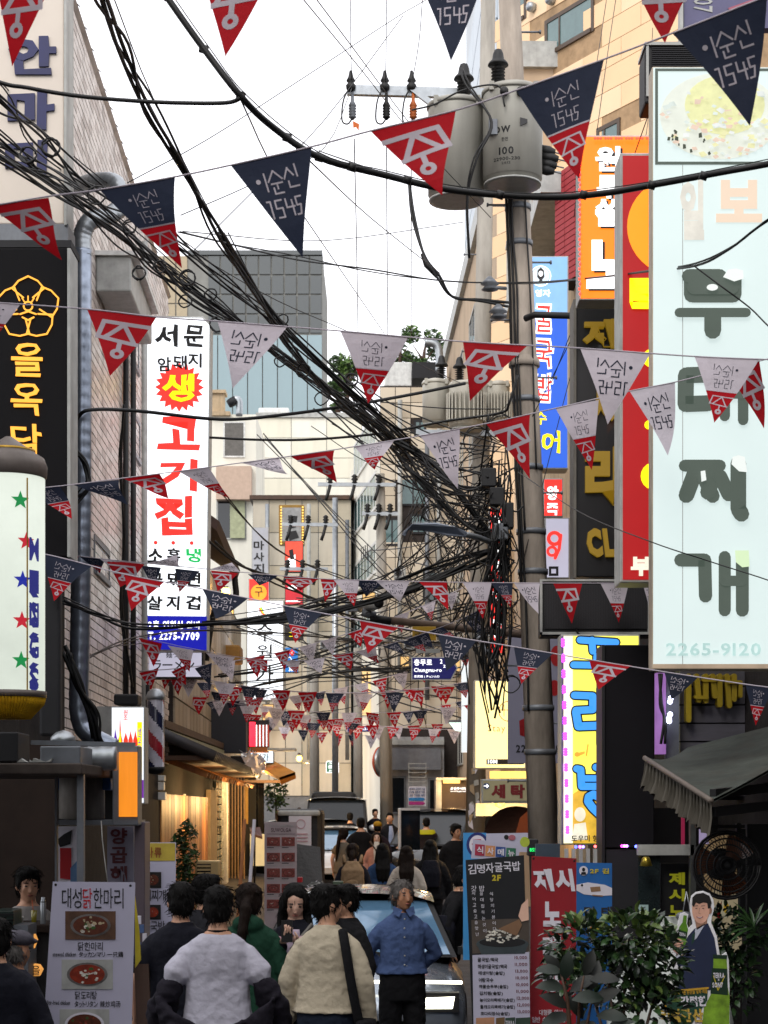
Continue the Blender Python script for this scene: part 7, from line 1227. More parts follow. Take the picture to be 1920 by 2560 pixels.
t, _, s = person('man in a black suit bending toward the shops with a black bag', 1120, 17.2, 1.70, 1.45, 'bag', mblk, mblk, 'short', look=(.1, .25), lean=.22, coll='collar', wide=1.1); g = Raw(); g.loft([(.95, .05, .2, .12, -.26), (1.1, .07, .22, .12, -.26), (1.22, .05, .19, .12, -.24)]); solid('shoulder_bag', g, mnv, t, .016)
person('person in a black top standing behind the white saloon car', 875, 45, 1.66, math.pi, 'hang', mblk, mblk, 'short', vox=.022)
person('man in a dark navy top beyond the white truck', 938, 50, 1.66, 0, 'hang', mnv, mblk, 'short', vox=.024, look=(.4, 0))
person('person in a pale green shirt far up the alley', 716, 68, 1.75, math.pi, 'hang', cn('pale green cotton', '7fa07c'), mblk, 'short', vox=.03, zoff=1.05)
person('woman with brown hair seated low by the far white car', 748, 62, 1.4, 0, 'hang', mblk, mblk, 'long', mhairb, fem=True, vox=.03, zoff=.85)
# ================================================================ cars
mcarw = mat('white car paint', 'c9cccf', .25, .1, nz=.03, coat=.7); mcarg = mat('silver car paint', '8d96a2', .22, .55, nz=.05, coat=.9); mcarb = mat('black car paint', '121418', .2, .2, nz=.05, coat=.8)
mwsc = MATS['w'] if 'w' in MATS else mat('windscreen glass', '10151a', .25, nz=.1); mtyre = mat('tyre rubber', '17171a', .8); mrim = mat('alloy wheel', '8a8d92', .3, .8); mhl = mat('headlamp light', 'fff2d8', em=4.5); mplt = mat('number plate', 'c8c8c8', .5)
def car(label, px, Y, yaw, L, Wd, H, paint_, hood=.95, bar=False, cat='car', van=False, plate=None):
    paint = paint_; glass = mat('windscreen with painted sky', '5f86a6', .08, .25, nz=.12, coat=.6) if bar or plate else mwsc  # the sky's reflection is put into this glass colour
    t = E('parked_car', label, cat, ((px-CX)/F*Y, Y, gz(Y)), None, yaw); hw = Wd/2; b = MB(); hz = hood
    st = [(0, .38, .62, .55, .84), (.06, .26, .72, .70, .93), (.25, .22, hz-.16, hz-.06, .98), (.9, .2, hz-.06, hz+.02, 1.0), (L*.3, .2, hz, hz+.06, 1.0), (L*.6, .2, hz+.02, hz+.08, 1.0), (L*.88, .22, hz, hz+.08, .98), (L-.08, .3, hz-.05, hz+.02, .93), (L, .42, .7, .72, .85)]
    n = len(st); V = []; prof = [(-.8, 0), (-.97, .12), (-1, .45), (-.985, .8), (-.86, .99), (-.45, 1.06), (0, 1.08), (.45, 1.06), (.86, .99), (.985, .8), (1, .45), (.97, .12), (.8, 0)]
    for y, z0, z1, zc, wf in st:
        for a, f in prof: V.append((a*hw*wf, y, z0+(z1-z0)*min(1, f)+(zc-z1)*max(0, (f-.99)/.09)))
    k = len(prof); b.add(V, [(i*k+j, i*k+j+1, (i+1)*k+j+1, (i+1)*k+j) for i in range(n-1) for j in range(k-1)]+[tuple(range(k))[::-1], tuple(range((n-1)*k, n*k))], paint, True); o = PT(t, b, 'body')
    w0, w1, r0, r1 = (L*.2, L*.40, L*.8, L*.97) if not van else (L*.1, L*.25, L*.95, L*.985)
    zb = hz+.02; zt = H; tw = hw*(.70 if not van else .84); bw = hw*.92
    cab = [(-bw, w0, zb), (bw, w0, zb), (bw, r1, zb), (-bw, r1, zb), (-tw, w1, zt-.05), (tw, w1, zt-.05), (tw, r0, zt-.05), (-tw, r0, zt-.05)]
    b = MB(); q = lambda i, j, f: Vector(cab[i]).lerp(Vector(cab[j]), f)
    def pane(a, c, d, e, m, ins=.06, off=0):                             # quad pane pulled in from its pillars
        pts = [Vector(cab[i]) for i in (a, c, d, e)]; ce = sum(pts, Vector())/4; nn = (pts[1]-pts[0]).cross(pts[3]-pts[0]).normalized(); return [p.lerp(ce, ins)+nn*off for p in pts]
    b.add(cab, [(0, 1, 5, 4), (1, 2, 6, 5), (2, 3, 7, 6), (3, 0, 4, 7)], mblack, False); PT(t, b, 'pillars')
    for nm, idx in (('windscreen', (0, 1, 5, 4)), ('side_window', (1, 2, 6, 5)), ('rear_window', (2, 3, 7, 6)), ('side_window', (3, 0, 4, 7))):
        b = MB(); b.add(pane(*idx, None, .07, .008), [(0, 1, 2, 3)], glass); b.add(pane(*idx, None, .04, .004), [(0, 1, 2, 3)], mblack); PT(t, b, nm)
    b = MB(); N = 8; V = []
    for j in range(N+1):
        y = w1-.1+(r0-w1+.15)*j/N; for_z = zt-.05+.05*math.sin(math.pi*(j+.8)/(N+1.6))
        for i in range(9): a = -1+i/4; V.append((a*tw*1.04, y, for_z+.05*(1-a*a)-(.03 if abs(a) == 1 else 0)))
    b.add(V, [(j*9+i, j*9+i+1, (j+1)*9+i+1, (j+1)*9+i) for j in range(N) for i in range(8)], paint, True); PT(t, b, 'roof')
    for x, y in ((-1, L*.19), (1, L*.19), (-1, L*.81), (1, L*.81)):
        w = MB(); w.lathe([(.20, -.1), (.31, -.1), (.33, -.07), (.33, .07), (.31, .1), (.20, .1)], (x*(hw-.1), y, .33), mtyre, 24, axis=(1, 0, 0)); wo = PT(t, w, 'wheel')
        w = MB(); w.lathe([(.02, x*.105), (.2, x*.095), (.205, 0)], (x*(hw-.1), y, .33), mrim, 20, axis=(1, 0, 0)); ro = w.build('rim', wo, local=True)
    for x in (-1, 1):
        w = MB(); w.ell((x*(hw+.09), L*.24, hz+.1), (.12, .07, .085), paint, 14, 9); w.box(min(x*(hw-.06), x*hw), max(x*(hw-.06), x*hw), L*.24-.02, L*.24+.04, hz+.03, hz+.1, mblack); mo = PT(t, w, 'mirror')
        w = MB(); w.add([(x*hw*.84, -.02, .60), (x*hw*.60, -.03, .60), (x*hw*.58, -.03, .69), (x*hw*.86, -.02, .70)], [(0, 1, 2, 3)], mhl if bar else mplt); w.box(min(x*hw*.55, x*hw*.9), max(x*hw*.55, x*hw*.9), -.015, .12, .57, .73, mblack); PT(t, w, 'headlight')
    w = MB(); w.box(-hw*.5, hw*.5, .0, .05, .28, .5, mblack); PT(t, w, 'grille')
    if plate: w = MB(); w.box(-.26, .26, -.012, .0, .52, .63, mplt); PT(t, w, 'number_plate')
    if bar:
        w = MB(); w.tube([(-hw*.93, .16, .80), (-hw*.6, .05, .815), (0, .0, .82), (hw*.6, .05, .815), (hw*.93, .16, .80)], .014, mhl, 8); PT(t, w, 'light_bar')
        w = MB(); w.tube([(.1, w0+.02, zb+.03), (-.25, w0-.05, zb+.02), (-.5, w0-.01, zb+.04)], .012, mblack, 6); w.tube([(.62, w0+.05, zb+.03), (.3, w0-.05, zb+.02), (.1, w0-.02, zb+.05)], .012, mblack, 6); PT(t, w, 'wiper')
    return t
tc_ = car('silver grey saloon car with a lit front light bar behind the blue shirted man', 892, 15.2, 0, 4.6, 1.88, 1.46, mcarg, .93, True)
tc_.location.z = -.05
w = MB(); [w.add([(x0, -.02, .36), (x0+.05, -.02, .36), (x0+.06, -.02, .48), (x0-.01, -.02, .48)], [(0, 1, 2, 3)], mat('yellow print', 'e0c020', em=.3)) for x0 in (-.1, .3)]; PT(tc_, w, 'yellow_tag')
car('white saloon car with a sky coloured windscreen and a number plate', 836, 38.5, 0, 4.5, 1.8, 1.45, mcarw, .95, False, plate='22674')
t = [o for o in SC.objects if o.name.startswith('parked_car')][-1]; V, f_ = glyph('2', 0)
text(t, '22674', (816, 2121, 834, 2128), 38.45, mtx, bold=.01)
car('white cab truck with a black covered load rising behind the white saloon', 838, 47, 0, 4.8, 1.75, 2.0, mcarw, 1.12, False, 'truck', van=True)
t = E('truck_cover', 'black tarpaulin cover over the load behind the white cab', 'tarpaulin', P(830, 2010, 49)); MB().pbox(778, 1979, 888, 2030, 49.5, 3, mat('black tarpaulin', '17181c', .7, nz=.3, bump=.3)).build('cloth', t, bev=.12)
car('black people carrier parked at an angle with its sliding door open', 1030, 39, -.55, 4.9, 1.9, 1.85, mcarb, 1.05, False, 'van', van=True)
t = E('van_door', 'open white edged sliding door of the black people carrier', 'car door', P(1000, 2200, 37.5)); MB().pbox(995, 2020, 1003, 2125, 37.5, .06, mcarw).build('edge', t, bev=.02); MB().pbox(1003, 2020, 1050, 2026, 37.5, .06, mcarw).build('top_edge', t); MB().pbox(1003, 2026, 1050, 2125, 37.6, .03, mdglass).build('pane', t)
car('far white car glimpsed beyond the small tree', 726, 66, .3, 4.5, 1.8, 1.5, mcarw, 1.0)
car('white angled car bonnet beside the black people carrier', 940, 46, .7, 4.6, 1.8, 1.45, mcarw, .95)
# black covered street stall with notice
t = E('covered_stall', 'street stall wrapped in black sheeting with a white notice', 'stall', P(750, 2300, 29)); mtarp = mat('black sheeting', '1a1a1d', .5, nz=.3, bump=.4, sc=5)
MB().pbox(690, 2022, 806, 2320, 29.5, 1.2, mtarp).build('sheeting', t, bev=.08); MB().pbox(694, 2026, 800, 2040, 29.4, .3, mlgrey).build('clear_sheet', t, bev=.03); MB().pbox(722, 2040, 778, 2115, 29.35, .05, mpw).build('notice', t); b = MB(); b.ring(752, 2060, 10, 12, 29.34, .008, mat('faded pink print', 'c09aa8')); [b.stroke([(735, 2085+i*9), (768, 2085+i*9)], 3, 29.335, .006, mat('faded pink print', 'c09aa8')) for i in range(3)]; b.build('print', t)
b = MB(); A = [P(742, 2110, 28.9), P(800, 2118, 28.9), P(808, 2230, 28.6), P(736, 2235, 28.6)]; b.add(A+[a+Vector((0, .12, 0)) for a in A], [(0, 1, 2, 3), (7, 6, 5, 4), (0, 4, 5, 1), (1, 5, 6, 2), (2, 6, 7, 3), (3, 7, 4, 0)], mtarp).build('loose_sheet', t)
MB().pbox(743, 2193, 756, 2206, 26, .1, mat('red plastic', 'c0202c', .4, em=.1)).build('red_box', label='small red plastic box beside the pork menu banner', cat='box', bev=.01)
g_ = MB(); leaves(g_, P(790, 2222, 23), (.11, .06, .11), 40, .07, [mpw, mlgrey]); props(g_.build('crumpled_bag', label='crumpled white plastic bag on top of the sheeting', cat='bag'), kind='stuff'); MB().pbox(832, 2203, 858, 2216, 21, .12, mat('green tin', '4a5a44', .5)).build('tin_box', label='small green tin box by the roof of the silver saloon', cat='box', bev=.01)
# ================================================================ banners standing in the street
mfood = [mat('food '+n, c, .4, nz=.55, sc=s) for n, c, s in (('brown sauce', '5a2a18', 30), ('red broth', '8a2c14', 26), ('pale chicken', 'b8a888', 22), ('dark pan', '1e1a18', 14), ('raw meat', '8c4038', 40), ('steel', '6a6664', 10), ('table', '5c4030', 8), ('green', '3a5a2a', 20), ('white rice', 'd8d4c8', 45))]
def dish(t, r, Y, bg, pan, fill, bits, nb=26):
    a, c, d, e = r; MB().pbox(a, c, d, e, Y-.006, .005, bg).build('photo_print', t); b = MB(); cx, cy = (a+d)/2, (c+e)/2; rx, ry = (d-a)*.40, (e-c)*.40
    b.disc(cx, cy, rx, ry, Y-.008, .002, pan, 24); b.disc(cx, cy, rx*.86, ry*.84, Y-.010, .002, fill, 24)
    for i in range(nb):
        q = R.uniform(0, 6.28); f = R.uniform(0, .72); x, y = cx+rx*f*math.cos(q), cy+ry*f*math.sin(q); s = R.uniform(.05, .14)*rx; b.pprism([(x+s*math.cos(q+j*1.26)*R.uniform(.7, 1.2), y+s*.7*math.sin(q+j*1.26)) for j in range(5)], Y-.0115-i*.00006, .001, R.choice(bits))
    b.build('dish_print', t)
def banner(label, poly, Y, m, th=.006, post=True, cat='banner'):
    cx = sum(p[0] for p in poly)/len(poly); by = HY+CH*F/Y; t = E('standing_banner', label, cat, P(cx, by, Y)); MB().pprism(poly, Y, th, m).build('sheet', t)
    if post:
        b = MB(); b.beam(P(poly[0][0]+4, poly[0][1]+4, Y+.03), P(cx+20, by, Y+.25), .012, .012, mgrey); b.beam(P(poly[1][0]-4, poly[1][1]+4, Y+.03), P(cx-20, by, Y+.25), .012, .012, mgrey); b.build('stand', t)
    return t
mvin = mat('pale lilac vinyl', 'b4b2c6', .45, nz=.06, sc=3, bump=.05, bsc=12)
Y = 11; t = banner('white standing banner of stewed chicken dishes with black title', [(132, 2204), (338, 2206), (326, 2700), (100, 2700)], Y, mvin)
for i, ch in enumerate('대성닭한마리'): text(t, ch, (155+i*26.2, 2220+i*.2, 178+i*26.2, 2270+i*.2), Y, mpb if i != 2 else mpr, bold=.0, th=.004)
dish(t, (163, 2278, 289, 2349), Y, mfood[6], mfood[5], mfood[0], [mfood[2], mfood[8], mfood[2], mfood[7]]); text(t, '닭한마리', (195, 2355, 257, 2376), Y, mpb, bold=0, th=.004); text(t, 'stewed chicken', (132, 2380, 190, 2391), Y, mpb, bold=0, th=.004); text(t, 'タッカンマリ 一只鶏', (197, 2379, 308, 2393), Y, mpb, bold=0, th=.004)
dish(t, (154, 2399, 282, 2473), Y, mlgrey, mfood[5], mfood[1], [mfood[8], mfood[1], mfood[0], mfood[7], mfood[8]]); text(t, '닭도리탕', (188, 2478, 242, 2498), Y, mpb, bold=0, th=.004); text(t, 'Stir-fried chicken', (118, 2501, 175, 2512), Y, mpb, bold=0, th=.004); text(t, 'タットリタン 辣炒鸡汤', (186, 2502, 301, 2518), Y, mpb, bold=0, th=.004); dish(t, (149, 2523, 273, 2600), Y, mlgrey, mpw, mfood[0], [mfood[1], mfood[0], mfood[4], mfood[7]])
for x, y in ((139, 2212), (326, 2214)): MB().lathe([(.001, -.012), (.007, -.01), (.008, 0)], P(x, y, Y-.002), mblack, 10, axis=(0, -1, 0)).build('pin', t)
MB().pprism([(337, 2240), (348, 2330), (352, 2400), (338, 2420)], 11.2, .02, mpy).build('yellow_flyer', label='yellow flyer strip taped beside the stewed chicken banner', cat='flyer'); b = MB()
for i in range(14): b.pbox(342+(i % 3)*7, 2290+i*22, 352+(i % 3)*7, 2310+i*22, 11.6, .03, [mpw, mat('check blue', '4a6490', .7)][i % 2])
b.build('checked_cloth', label='blue and white checked cloth hanging behind the chicken banner', cat='cloth')
t = E('folding_easel', 'dark wooden folding easel behind the chicken banner', 'easel', P(365, 2800, 11.4)); [MB().beam(P(342+i*12, 2410, 11.4), P(362+i*12, 2900, 11.3), .03, .03, mwood).build('leg', t) for i in range(3)]
Y = 14.2; t = banner('white and yellow standing banner of stew dishes behind the navy shirt', [(355, 2106), (440, 2106), (436, 2520), (352, 2520)], Y, mvin); MB().pprism([(355, 2108), (438, 2108), (438, 2152), (355, 2152)], Y-.004, .003, mat('mustard vinyl', 'b8a23c', .5)).build('title_panel', t); text(t, '사류', (364, 2118, 404, 2144), Y-.004, mat('rust print', '8a3a1e', .6), bold=0); dish(t, (362, 2180, 403, 2220), Y, mfood[3], mfood[3], mfood[0], [mfood[1], mfood[2]], 12); text(t, '리찌개', (362, 2224, 414, 2253), Y, mpb, bold=0); dish(t, (362, 2262, 402, 2299), Y, mfood[3], mfood[3], mfood[1], [mfood[1], mfood[4], mfood[2]], 14); text(t, '기국밥', (360, 2302, 412, 2330), Y, mpb, bold=0)
Y = 24; t = banner('pink white menu banner with eight meat photographs', [(661, 2055), (742, 2055), (742, 2360), (661, 2360)], Y, mat('pinkish vinyl', 'b3a2a4', .5, nz=.06)); text(t, 'Pork & Aging Grains', (674, 2061, 732, 2068), Y, mlgrey, bold=0); text(t, 'SUWOLGA', (678, 2070, 728, 2080), Y, mat('plum print', '4a2a34', .6), bold=.01); b = MB(); b.stroke([(667, 2085), (738, 2085)], 1, Y-.003, .002, mat('plum print', '4a2a34')); b.build('rule', t)
for j in range(5):
    for i in range(2): dish(t, (667+i*37, 2093+j*39, 700+i*37, 2115+j*39), Y, mfood[4], mfood[3] if j % 2 else mfood[0], mfood[4], [mfood[4], mfood[0], mfood[8]], 9); b = MB(); b.stroke([(668+i*37, 2119+j*39), (684+i*37, 2119+j*39)], 1.8, Y-.003, .002, mtx); b.stroke([(668+i*37, 2124+j*39), (694+i*37, 2124+j*39)], 1, Y-.003, .002, mlgrey); b.build('caption', t)
for x, m_ in ((598, mplank), (622, mpw)): MB().beam(P(x+14, 2050, 30), P(x-6, 2340, 29), .05, .05, m_).build('leaning_board', label='%s board leaning by the slatted shopfront' % ('tan' if x < 600 else 'pale lilac'), cat='board')
t = E('menu_stand', 'dark sloped menu stand on a thin post outside the slatted shopfront', 'menu stand', P(636, 2230, 40)); b = MB(); A = [P(624, 2068, 40), P(650, 2068, 40), P(656, 2092, 39.6), P(628, 2084, 39.6)]; b.add(A+[a-Vector((0, 0, .05)) for a in A], [(0, 1, 2, 3), (7, 6, 5, 4), (0, 4, 5, 1), (1, 5, 6, 2), (2, 6, 7, 3), (3, 7, 4, 0)], mat('red brown board', '5a2a1a', .4)); b.build('top', t); MB().tube([P(637, 2085, 40), P(636, 2230, 40)], .02, mblack, 8).build('post', t)
t = E('air_conditioner', 'amber lit outdoor air conditioner standing on the street by the plaster wall', 'air conditioner', P(520, 2230, 27)); ma_ = mat('warm grey casing', 'b39a6a', .5, nz=.1); MB().pbox(488, 2152, 548, 2300, 27, .35, ma_).build('casing', t, bev=.02); MB().pbox(492, 2160, 527, 2300, 26.99, .012, mdark).build('opening', t)
for i in range(12): MB().pbox(493, 2163+i*9, 526, 2168+i*9, 26.96, .03, ma_).build('slat', t)
t = E('potted_tree', 'dark leafed potted tree in front of the timber wall', 'tree', P(465, 2300, 24)); b = MB()
for k in range(6): leaves(b, P(462+R.uniform(-14, 14), 2080+k*28, 24), (.13, .13, .16), 110, .05, lm[:2]); 
props(b.build('crown', t), kind='stuff'); MB().tube([P(464, 2400, 24), P(463, 2090, 24)], [.03, .012], mwood, 8).build('trunk', t)
# right hand banners
Y = 12.6; t = banner('black and white menu banner with a bowl of rice and a price list', [(1164, 2150), (1310, 2138), (1326, 2700), (1186, 2700)], Y, mat('black vinyl', '14161a', .4, nz=.1), cat='menu banner')
MB().pprism([(1181, 2388), (1323, 2380), (1327, 2690), (1186, 2690)], Y-.003, .002, mvin).build('price_panel', t)
MB().pprism([(1178, 2300), (1322, 2296), (1323, 2378), (1181, 2384)], Y-.0025, .0015, mat('taupe print', '4a4038', .6, nz=.3)).build('photo_print', t)
for i, ch in enumerate('김명자굴국밥'): text(t, ch, (1170+i*22.2, 2160-i*1.6+(i % 2)*2, 1190+i*22.2, 2185-i*1.6), Y, mpw, bold=.012, wob=.8, th=.004)
text(t, '2F', (1230, 2187, 1252, 2202), Y, mpy, bold=.04, th=.004)
for x, y0, s_, sp in ((1178, 2214, '갓지어고슬고슬맛난', 14.6), (1198, 2214, '밥을대접하는것이', 15.5), (1224, 2230, '식당의기본이다', 14.6)):
    for i, ch in enumerate(s_): w_ = 13 if i == 0 and x < 1220 else 8; text(t, ch, (x+i*1.4, y0+i*sp, x+w_+i*1.4, y0+w_*1.1+i*sp), Y, mpw, bold=0, th=.004)
b = MB(); b.disc(1256, 2360, 66, 18, Y-.006, .002, mat('bowl rim', '3a4448', .4)); b.pprism([(1192, 2362), (1320, 2362), (1312, 2384), (1204, 2386)], Y-.0055, .002, mat('bowl rim', '3a4448')); b.disc(1256, 2356, 58, 12, Y-.007, .001, mtx)
for i in range(60): q = R.uniform(0, 6.28); f = R.uniform(0, 1)**.5; b.disc(1250+44*f*math.cos(q), 2340+17*f*math.sin(q)-6*(1-f), R.uniform(2, 5), R.uniform(1.6, 3), Y-.0085-i*.00004, .001, mfood[8], 6)
b.pprism([(1246, 2322), (1298, 2298), (1305, 2312), (1292, 2340)], Y-.0115, .001, mat('rice paddle', '7a5a40', .6)); b.pprism([(1296, 2290), (1304, 2262), (1320, 2246), (1322, 2300), (1304, 2304)], Y-.012, .001, mskp); b.build('rice_bowl_print', t)
for i, (n_, p_) in enumerate((('굴국밥/떡국', '10,000'), ('매생이굴국밥/떡국', '11,000'), ('매생이탕(솥밥)', '13,000'), ('어탕국수', '10,000'), ('해물순두부(솥밥)', '10,000'), ('김치찜(솥밥)', '11,000'), ('능이오리뚝배기(솥밥)', '12,000'), ('들깨오리뚝배기(솥밥)', '12,000'), ('코다리정식(솥밥)', '13,000'))):
    y = 2394+i*16.9; x = 1194+i*.9; text(t, n_, (x, y, x+7.2*len(n_)+8, y+11), Y-.003, mpb, bold=.02, th=.003); text(t, p_, (1286+i*1.0, y-4, 1317+i*.9, y+5), Y-.003, mat('wine print', '6a2a30', .6), bold=.01, th=.003)
for x0, x1, m_ in ((1190, 1236, mat('peach print', 'b08060')), (1240, 1262, mat('tan print', '6a5030')), (1263, 1288, mat('dark green print', '2a4034')), (1289, 1326, mat('dark green print', '2a4034'))): MB().pprism([(x0, 2545), (x1, 2543), (x1, 2600), (x0, 2600)], Y-.004, .002, m_).build('advert_print', t)
text(t, 'TERRA', (1264, 2552, 1286, 2562), Y-.005, mpw, bold=.01, th=.002)
Y = 12.9; t = banner('deep red banner with white karaoke lettering beside the price list', [(1329, 2140), (1441, 2146), (1440, 2700), (1322, 2700)], Y, mat('deep red vinyl', '8c0d1c', .45, nz=.1, sc=3)); text(t, '제시', (1334, 2172, 1434, 2228), Y, mpw, bold=.05, shear=-.15)
for ch, r in (('노', (1358, 2254, 1402, 2316)), ('래', (1357, 2338, 1402, 2398)), ('방', (1357, 2424, 1404, 2480))): text(t, ch, r, Y, mpw, bold=.06)
text(t, '대형룸 완비', (1348, 2524, 1406, 2538), Y, mpw, bold=0); text(t, '일반 손님들도 환영', (1330, 2542, 1424, 2556), Y, mpw, bold=0)
for x, y in ((1334, 2146), (1436, 2152)): MB().lathe([(.001, -.012), (.007, -.01), (.008, 0)], P(x, y, Y-.002), mblack, 10, axis=(0, -1, 0)).build('pin', t)
Y = 13.6; t = banner('blue banner with a pollack fish drawing behind the red banner', [(1440, 2156), (1530, 2158), (1530, 2600), (1440, 2600)], Y, mat('mid blue vinyl', '1a5fa4', .45, nz=.1)); b = MB(); b.disc(1459, 2177, 11, 12, Y-.004, .003, mpw); b.disc(1459, 2174, 4, 5, Y-.006, .002, mtx, 10); b.pprism([(1454, 2180), (1464, 2180), (1466, 2187), (1452, 2187)], Y-.006, .002, mtx); b.build('emblem', t); text(t, '2F 김', (1475, 2171, 1522, 2184), Y, mpy, bold=.03)
b = MB(); b.pprism([(1440, 2212), (1470, 2206), (1512, 2212), (1530, 2220), (1530, 2238), (1500, 2240), (1460, 2236), (1441, 2226)], Y-.004, .003, mpw); b.pprism([(1475, 2218), (1500, 2216), (1502, 2228), (1478, 2230)], Y-.006, .002, mat('fish tan', '8a6a4c')); b.disc(1455, 2213, 3, 3, Y-.006, .002, mtx, 10); b.stroke([(1482, 2238), (1506, 2240)], 3, Y-.006, .002, mat('fish tan', '8a6a4c')); b.build('fish_print', t); text(t, '명태', (1460, 2266, 1530, 2294), Y, mpb, bold=.03, gap=.5); b = MB(); b.disc(1486, 2320, 18, 12, Y-.004, .003, mpr); b.disc(1490, 2322, 14, 7, Y-.006, .002, mpy); b.build('print', t)
Y = 14; t = banner('small white meal menu board with four coloured letter blocks', [(1183, 2098), (1300, 2112), (1297, 2150), (1178, 2146)], Y, mvin, .02, False, 'menu board')
for i, (ch, c) in enumerate((('식', 'a02a44'), ('사', 'c88a5a'), ('메', '2a4a8a'), ('뉴', '2a6a50'))): x = 1188+i*26; MB().pprism([(x, 2110+i*3), (x+24, 2112+i*3), (x+23, 2140+i*2), (x-1, 2138+i*2)], Y-.004, .003, mat('block '+c, c, .6)).build('letter_block', t); text(t, ch, (x+4, 2116+i*3, x+20, 2134+i*2.5), Y-.004, mpw, bold=.02)
Y = 14.4; t = banner('white sweets board partly hidden behind the meal menu board', [(1216, 2084), (1320, 2082), (1320, 2130), (1215, 2130)], Y, mvin, .02, False, 'menu board'); b = MB(); b.disc(1266, 2093, 6, 6, Y-.004, .003, mtx); b.disc(1280, 2094, 9, 7, Y-.006, .003, mat('rose print', 'a05a68')); b.disc(1312, 2105, 12, 13, Y-.3, .01, mat('leaf yellow', 'a8b83a', .6)); b.build('print', t)
Y = 15; t = banner('sky blue no parking board with a ringed red letter', [(1158, 2082), (1216, 2082), (1216, 2400), (1158, 2400)], Y, mat('sky blue vinyl', '3a8cc8', .5, nz=.06), .02, False, 'notice board'); b = MB(); b.disc(1194, 2112, 28, 31, Y-.004, .003, mat('ring navy', '1e2a6a')); b.disc(1194, 2112, 21, 24, Y-.006, .003, mpw); b.build('ring', t); text(t, '금', (1180, 2098, 1206, 2126), Y-.008, mpr, bold=.02)
t = E('brown_tent', 'brown domed street stall tent with an orange lit lining', 'tent', P(1270, 2150, 22)); Vd = []; nn_ = 12
for j in range(2):
    for i in range(nn_+1): a = math.pi*i/nn_; Vd.append(P(1310-105*math.cos(a)*(1 if j == 0 else .8) if False else 1290-82*math.cos(a), 2120-105*math.sin(a)**.7, 21.5+j*1.6))
MB().add(Vd, [(i, i+1, nn_+2+i, nn_+1+i) for i in range(nn_)]+[tuple(range(nn_+1))], mat('brown tent cloth', '4a3228', .8, nz=.15, bump=.2), True).build('canvas', t); MB().pprism([(1286, 2095), (1300, 2045), (1325, 2022), (1345, 2030), (1345, 2110), (1286, 2110)], 21.46, .02, mat('orange lit lining', 'a04818', em=.18, nz=.3)).build('lining', t)
t = E('digital_meter', 'small dark box with green lit digits on the pole edge', 'meter', P(1332, 2135, 14.3)); MB().pbox(1320, 2098, 1346, 2140, 14.3, .15, mdark).build('casing', t, bev=.008); text(t, '855', (1324, 2120, 1341, 2129), 14.3, mat('green digits', '20d060', em=1.5), bold=.02)
MB().pbox(1340, 2110, 1400, 2560, 13.8, .08, mat('blue grey door', '33414f', .5, dirt=.3)).build('steel_door', label='blue grey steel door edge behind the red banner', cat='door'); b = MB()
for i in range(5): b.pbox(1412+i*18, 2122, 1421+i*18, 2160, 14.9, .05, mlgrey)
b.build('bar_railing', label='pale upright bars under the karaoke sign', cat='railing')
# ================================================================ shop on the right: awning, door, fan, plants, standee
maw = mat('weathered green grey canvas', '474c47', .85, nz=.35, sc=4, strk=.3, dirt=.35, bump=.2)
t = E('striped_awning', 'weathered grey green awning with a ragged pleated valance', 'awning', P(1760, 2080, 12)); N = 22
ft = [(1612+i*(1778-1612)/N, 1893+i*(2000-1893)/N+1.2*math.sin(i*2.1)) for i in range(N+1)]; bk = [(1720+i*(2150-1720)/N, 1868-(i/N)*110) for i in range(N+1)]
Vt = []; K = 6
for j in range(K+1):
    for i in range(N+1): f = j/K; (ax, ay), (bx, by) = ft[i], bk[i]; Vt.append(P(ax, ay, 12.9-1.6*i/N).lerp(P(bx, by, 14.2-1.0*i/N), f)-Vector((0, 0, .05*math.sin(f*3.14))))
fc = [(j*(N+1)+i, j*(N+1)+i+1, (j+1)*(N+1)+i+1, (j+1)*(N+1)+i) for j in range(K) for i in range(N)]; n_ = len(Vt); MB().add(Vt+[v-Vector((0, 0, .02)) for v in Vt], fc+[tuple(n_+x for x in q)[::-1] for q in fc], maw, True).build('canvas', t)
b = MB(); M_ = 66; V = []
for i in range(M_+1):
    f = i/M_; x, y = 1612+f*166, 1897+f*107; Yv = 12.9-1.6*f; pl = .03*math.sin(i*1.9); V += [P(x, y, Yv)+Vector((0, -.01, 0)), P(x-3+6*f, y+35+8*f, Yv)+Vector((pl*.5, pl, 0)), P(x-11+10*f+2*math.sin(i*3), y+66+20*f+5*math.sin(i*1.3)+3*math.sin(i*4.1), Yv)+Vector((pl, pl, 0))]
b.add(V, [(3*i+j, 3*i+3+j, 3*i+4+j, 3*i+1+j) for i in range(M_) for j in range(2)], mat('grey valance', '5a564e', .9, nz=.3, strk=8, sc=6), True).build('valance', t); b = MB(); b.tube([P(1612, 1895, 12.88), P(1778, 2002, 11.28)], .018, mat('valance rail', '6a6058', .6), 8); b.build('rail', t)
for y in (1985, 2030): MB().beam(P(1782, y, 11.4), P(2000, y-25, 12.6), .04, .06, mblack).build('arm', t)
t = E('shop_entrance', 'dark glazed shop entrance with yellow lettered panel and a notice', 'shop entrance', P(1700, 2400, 14.4)); MB().pbox(1590, 2020, 2200, 2800, 15.6, .1, mat('shop dark', '0f0f12', .6)).build('back_wall', t); MB().pbox(1596, 2112, 1735, 2138, 14.3, .1, mlgrey).build('lintel', t); MB().pbox(1596, 2140, 1650, 2600, 14.35, .03, mat('smoked glass', '20282a', .1, nz=.2, coat=.4)).build('glass_door', t); MB().pbox(1726, 2040, 1740, 2600, 14.3, .08, mat('dull steel post', '6a6c6a', .4, .4)).build('post', t)
MB().pbox(1652, 2158, 1722, 2600, 14.5, .05, mtx).build('letter_panel', t); myl = mat('yellow green letter', 'a8a81e', .6, em=.25)
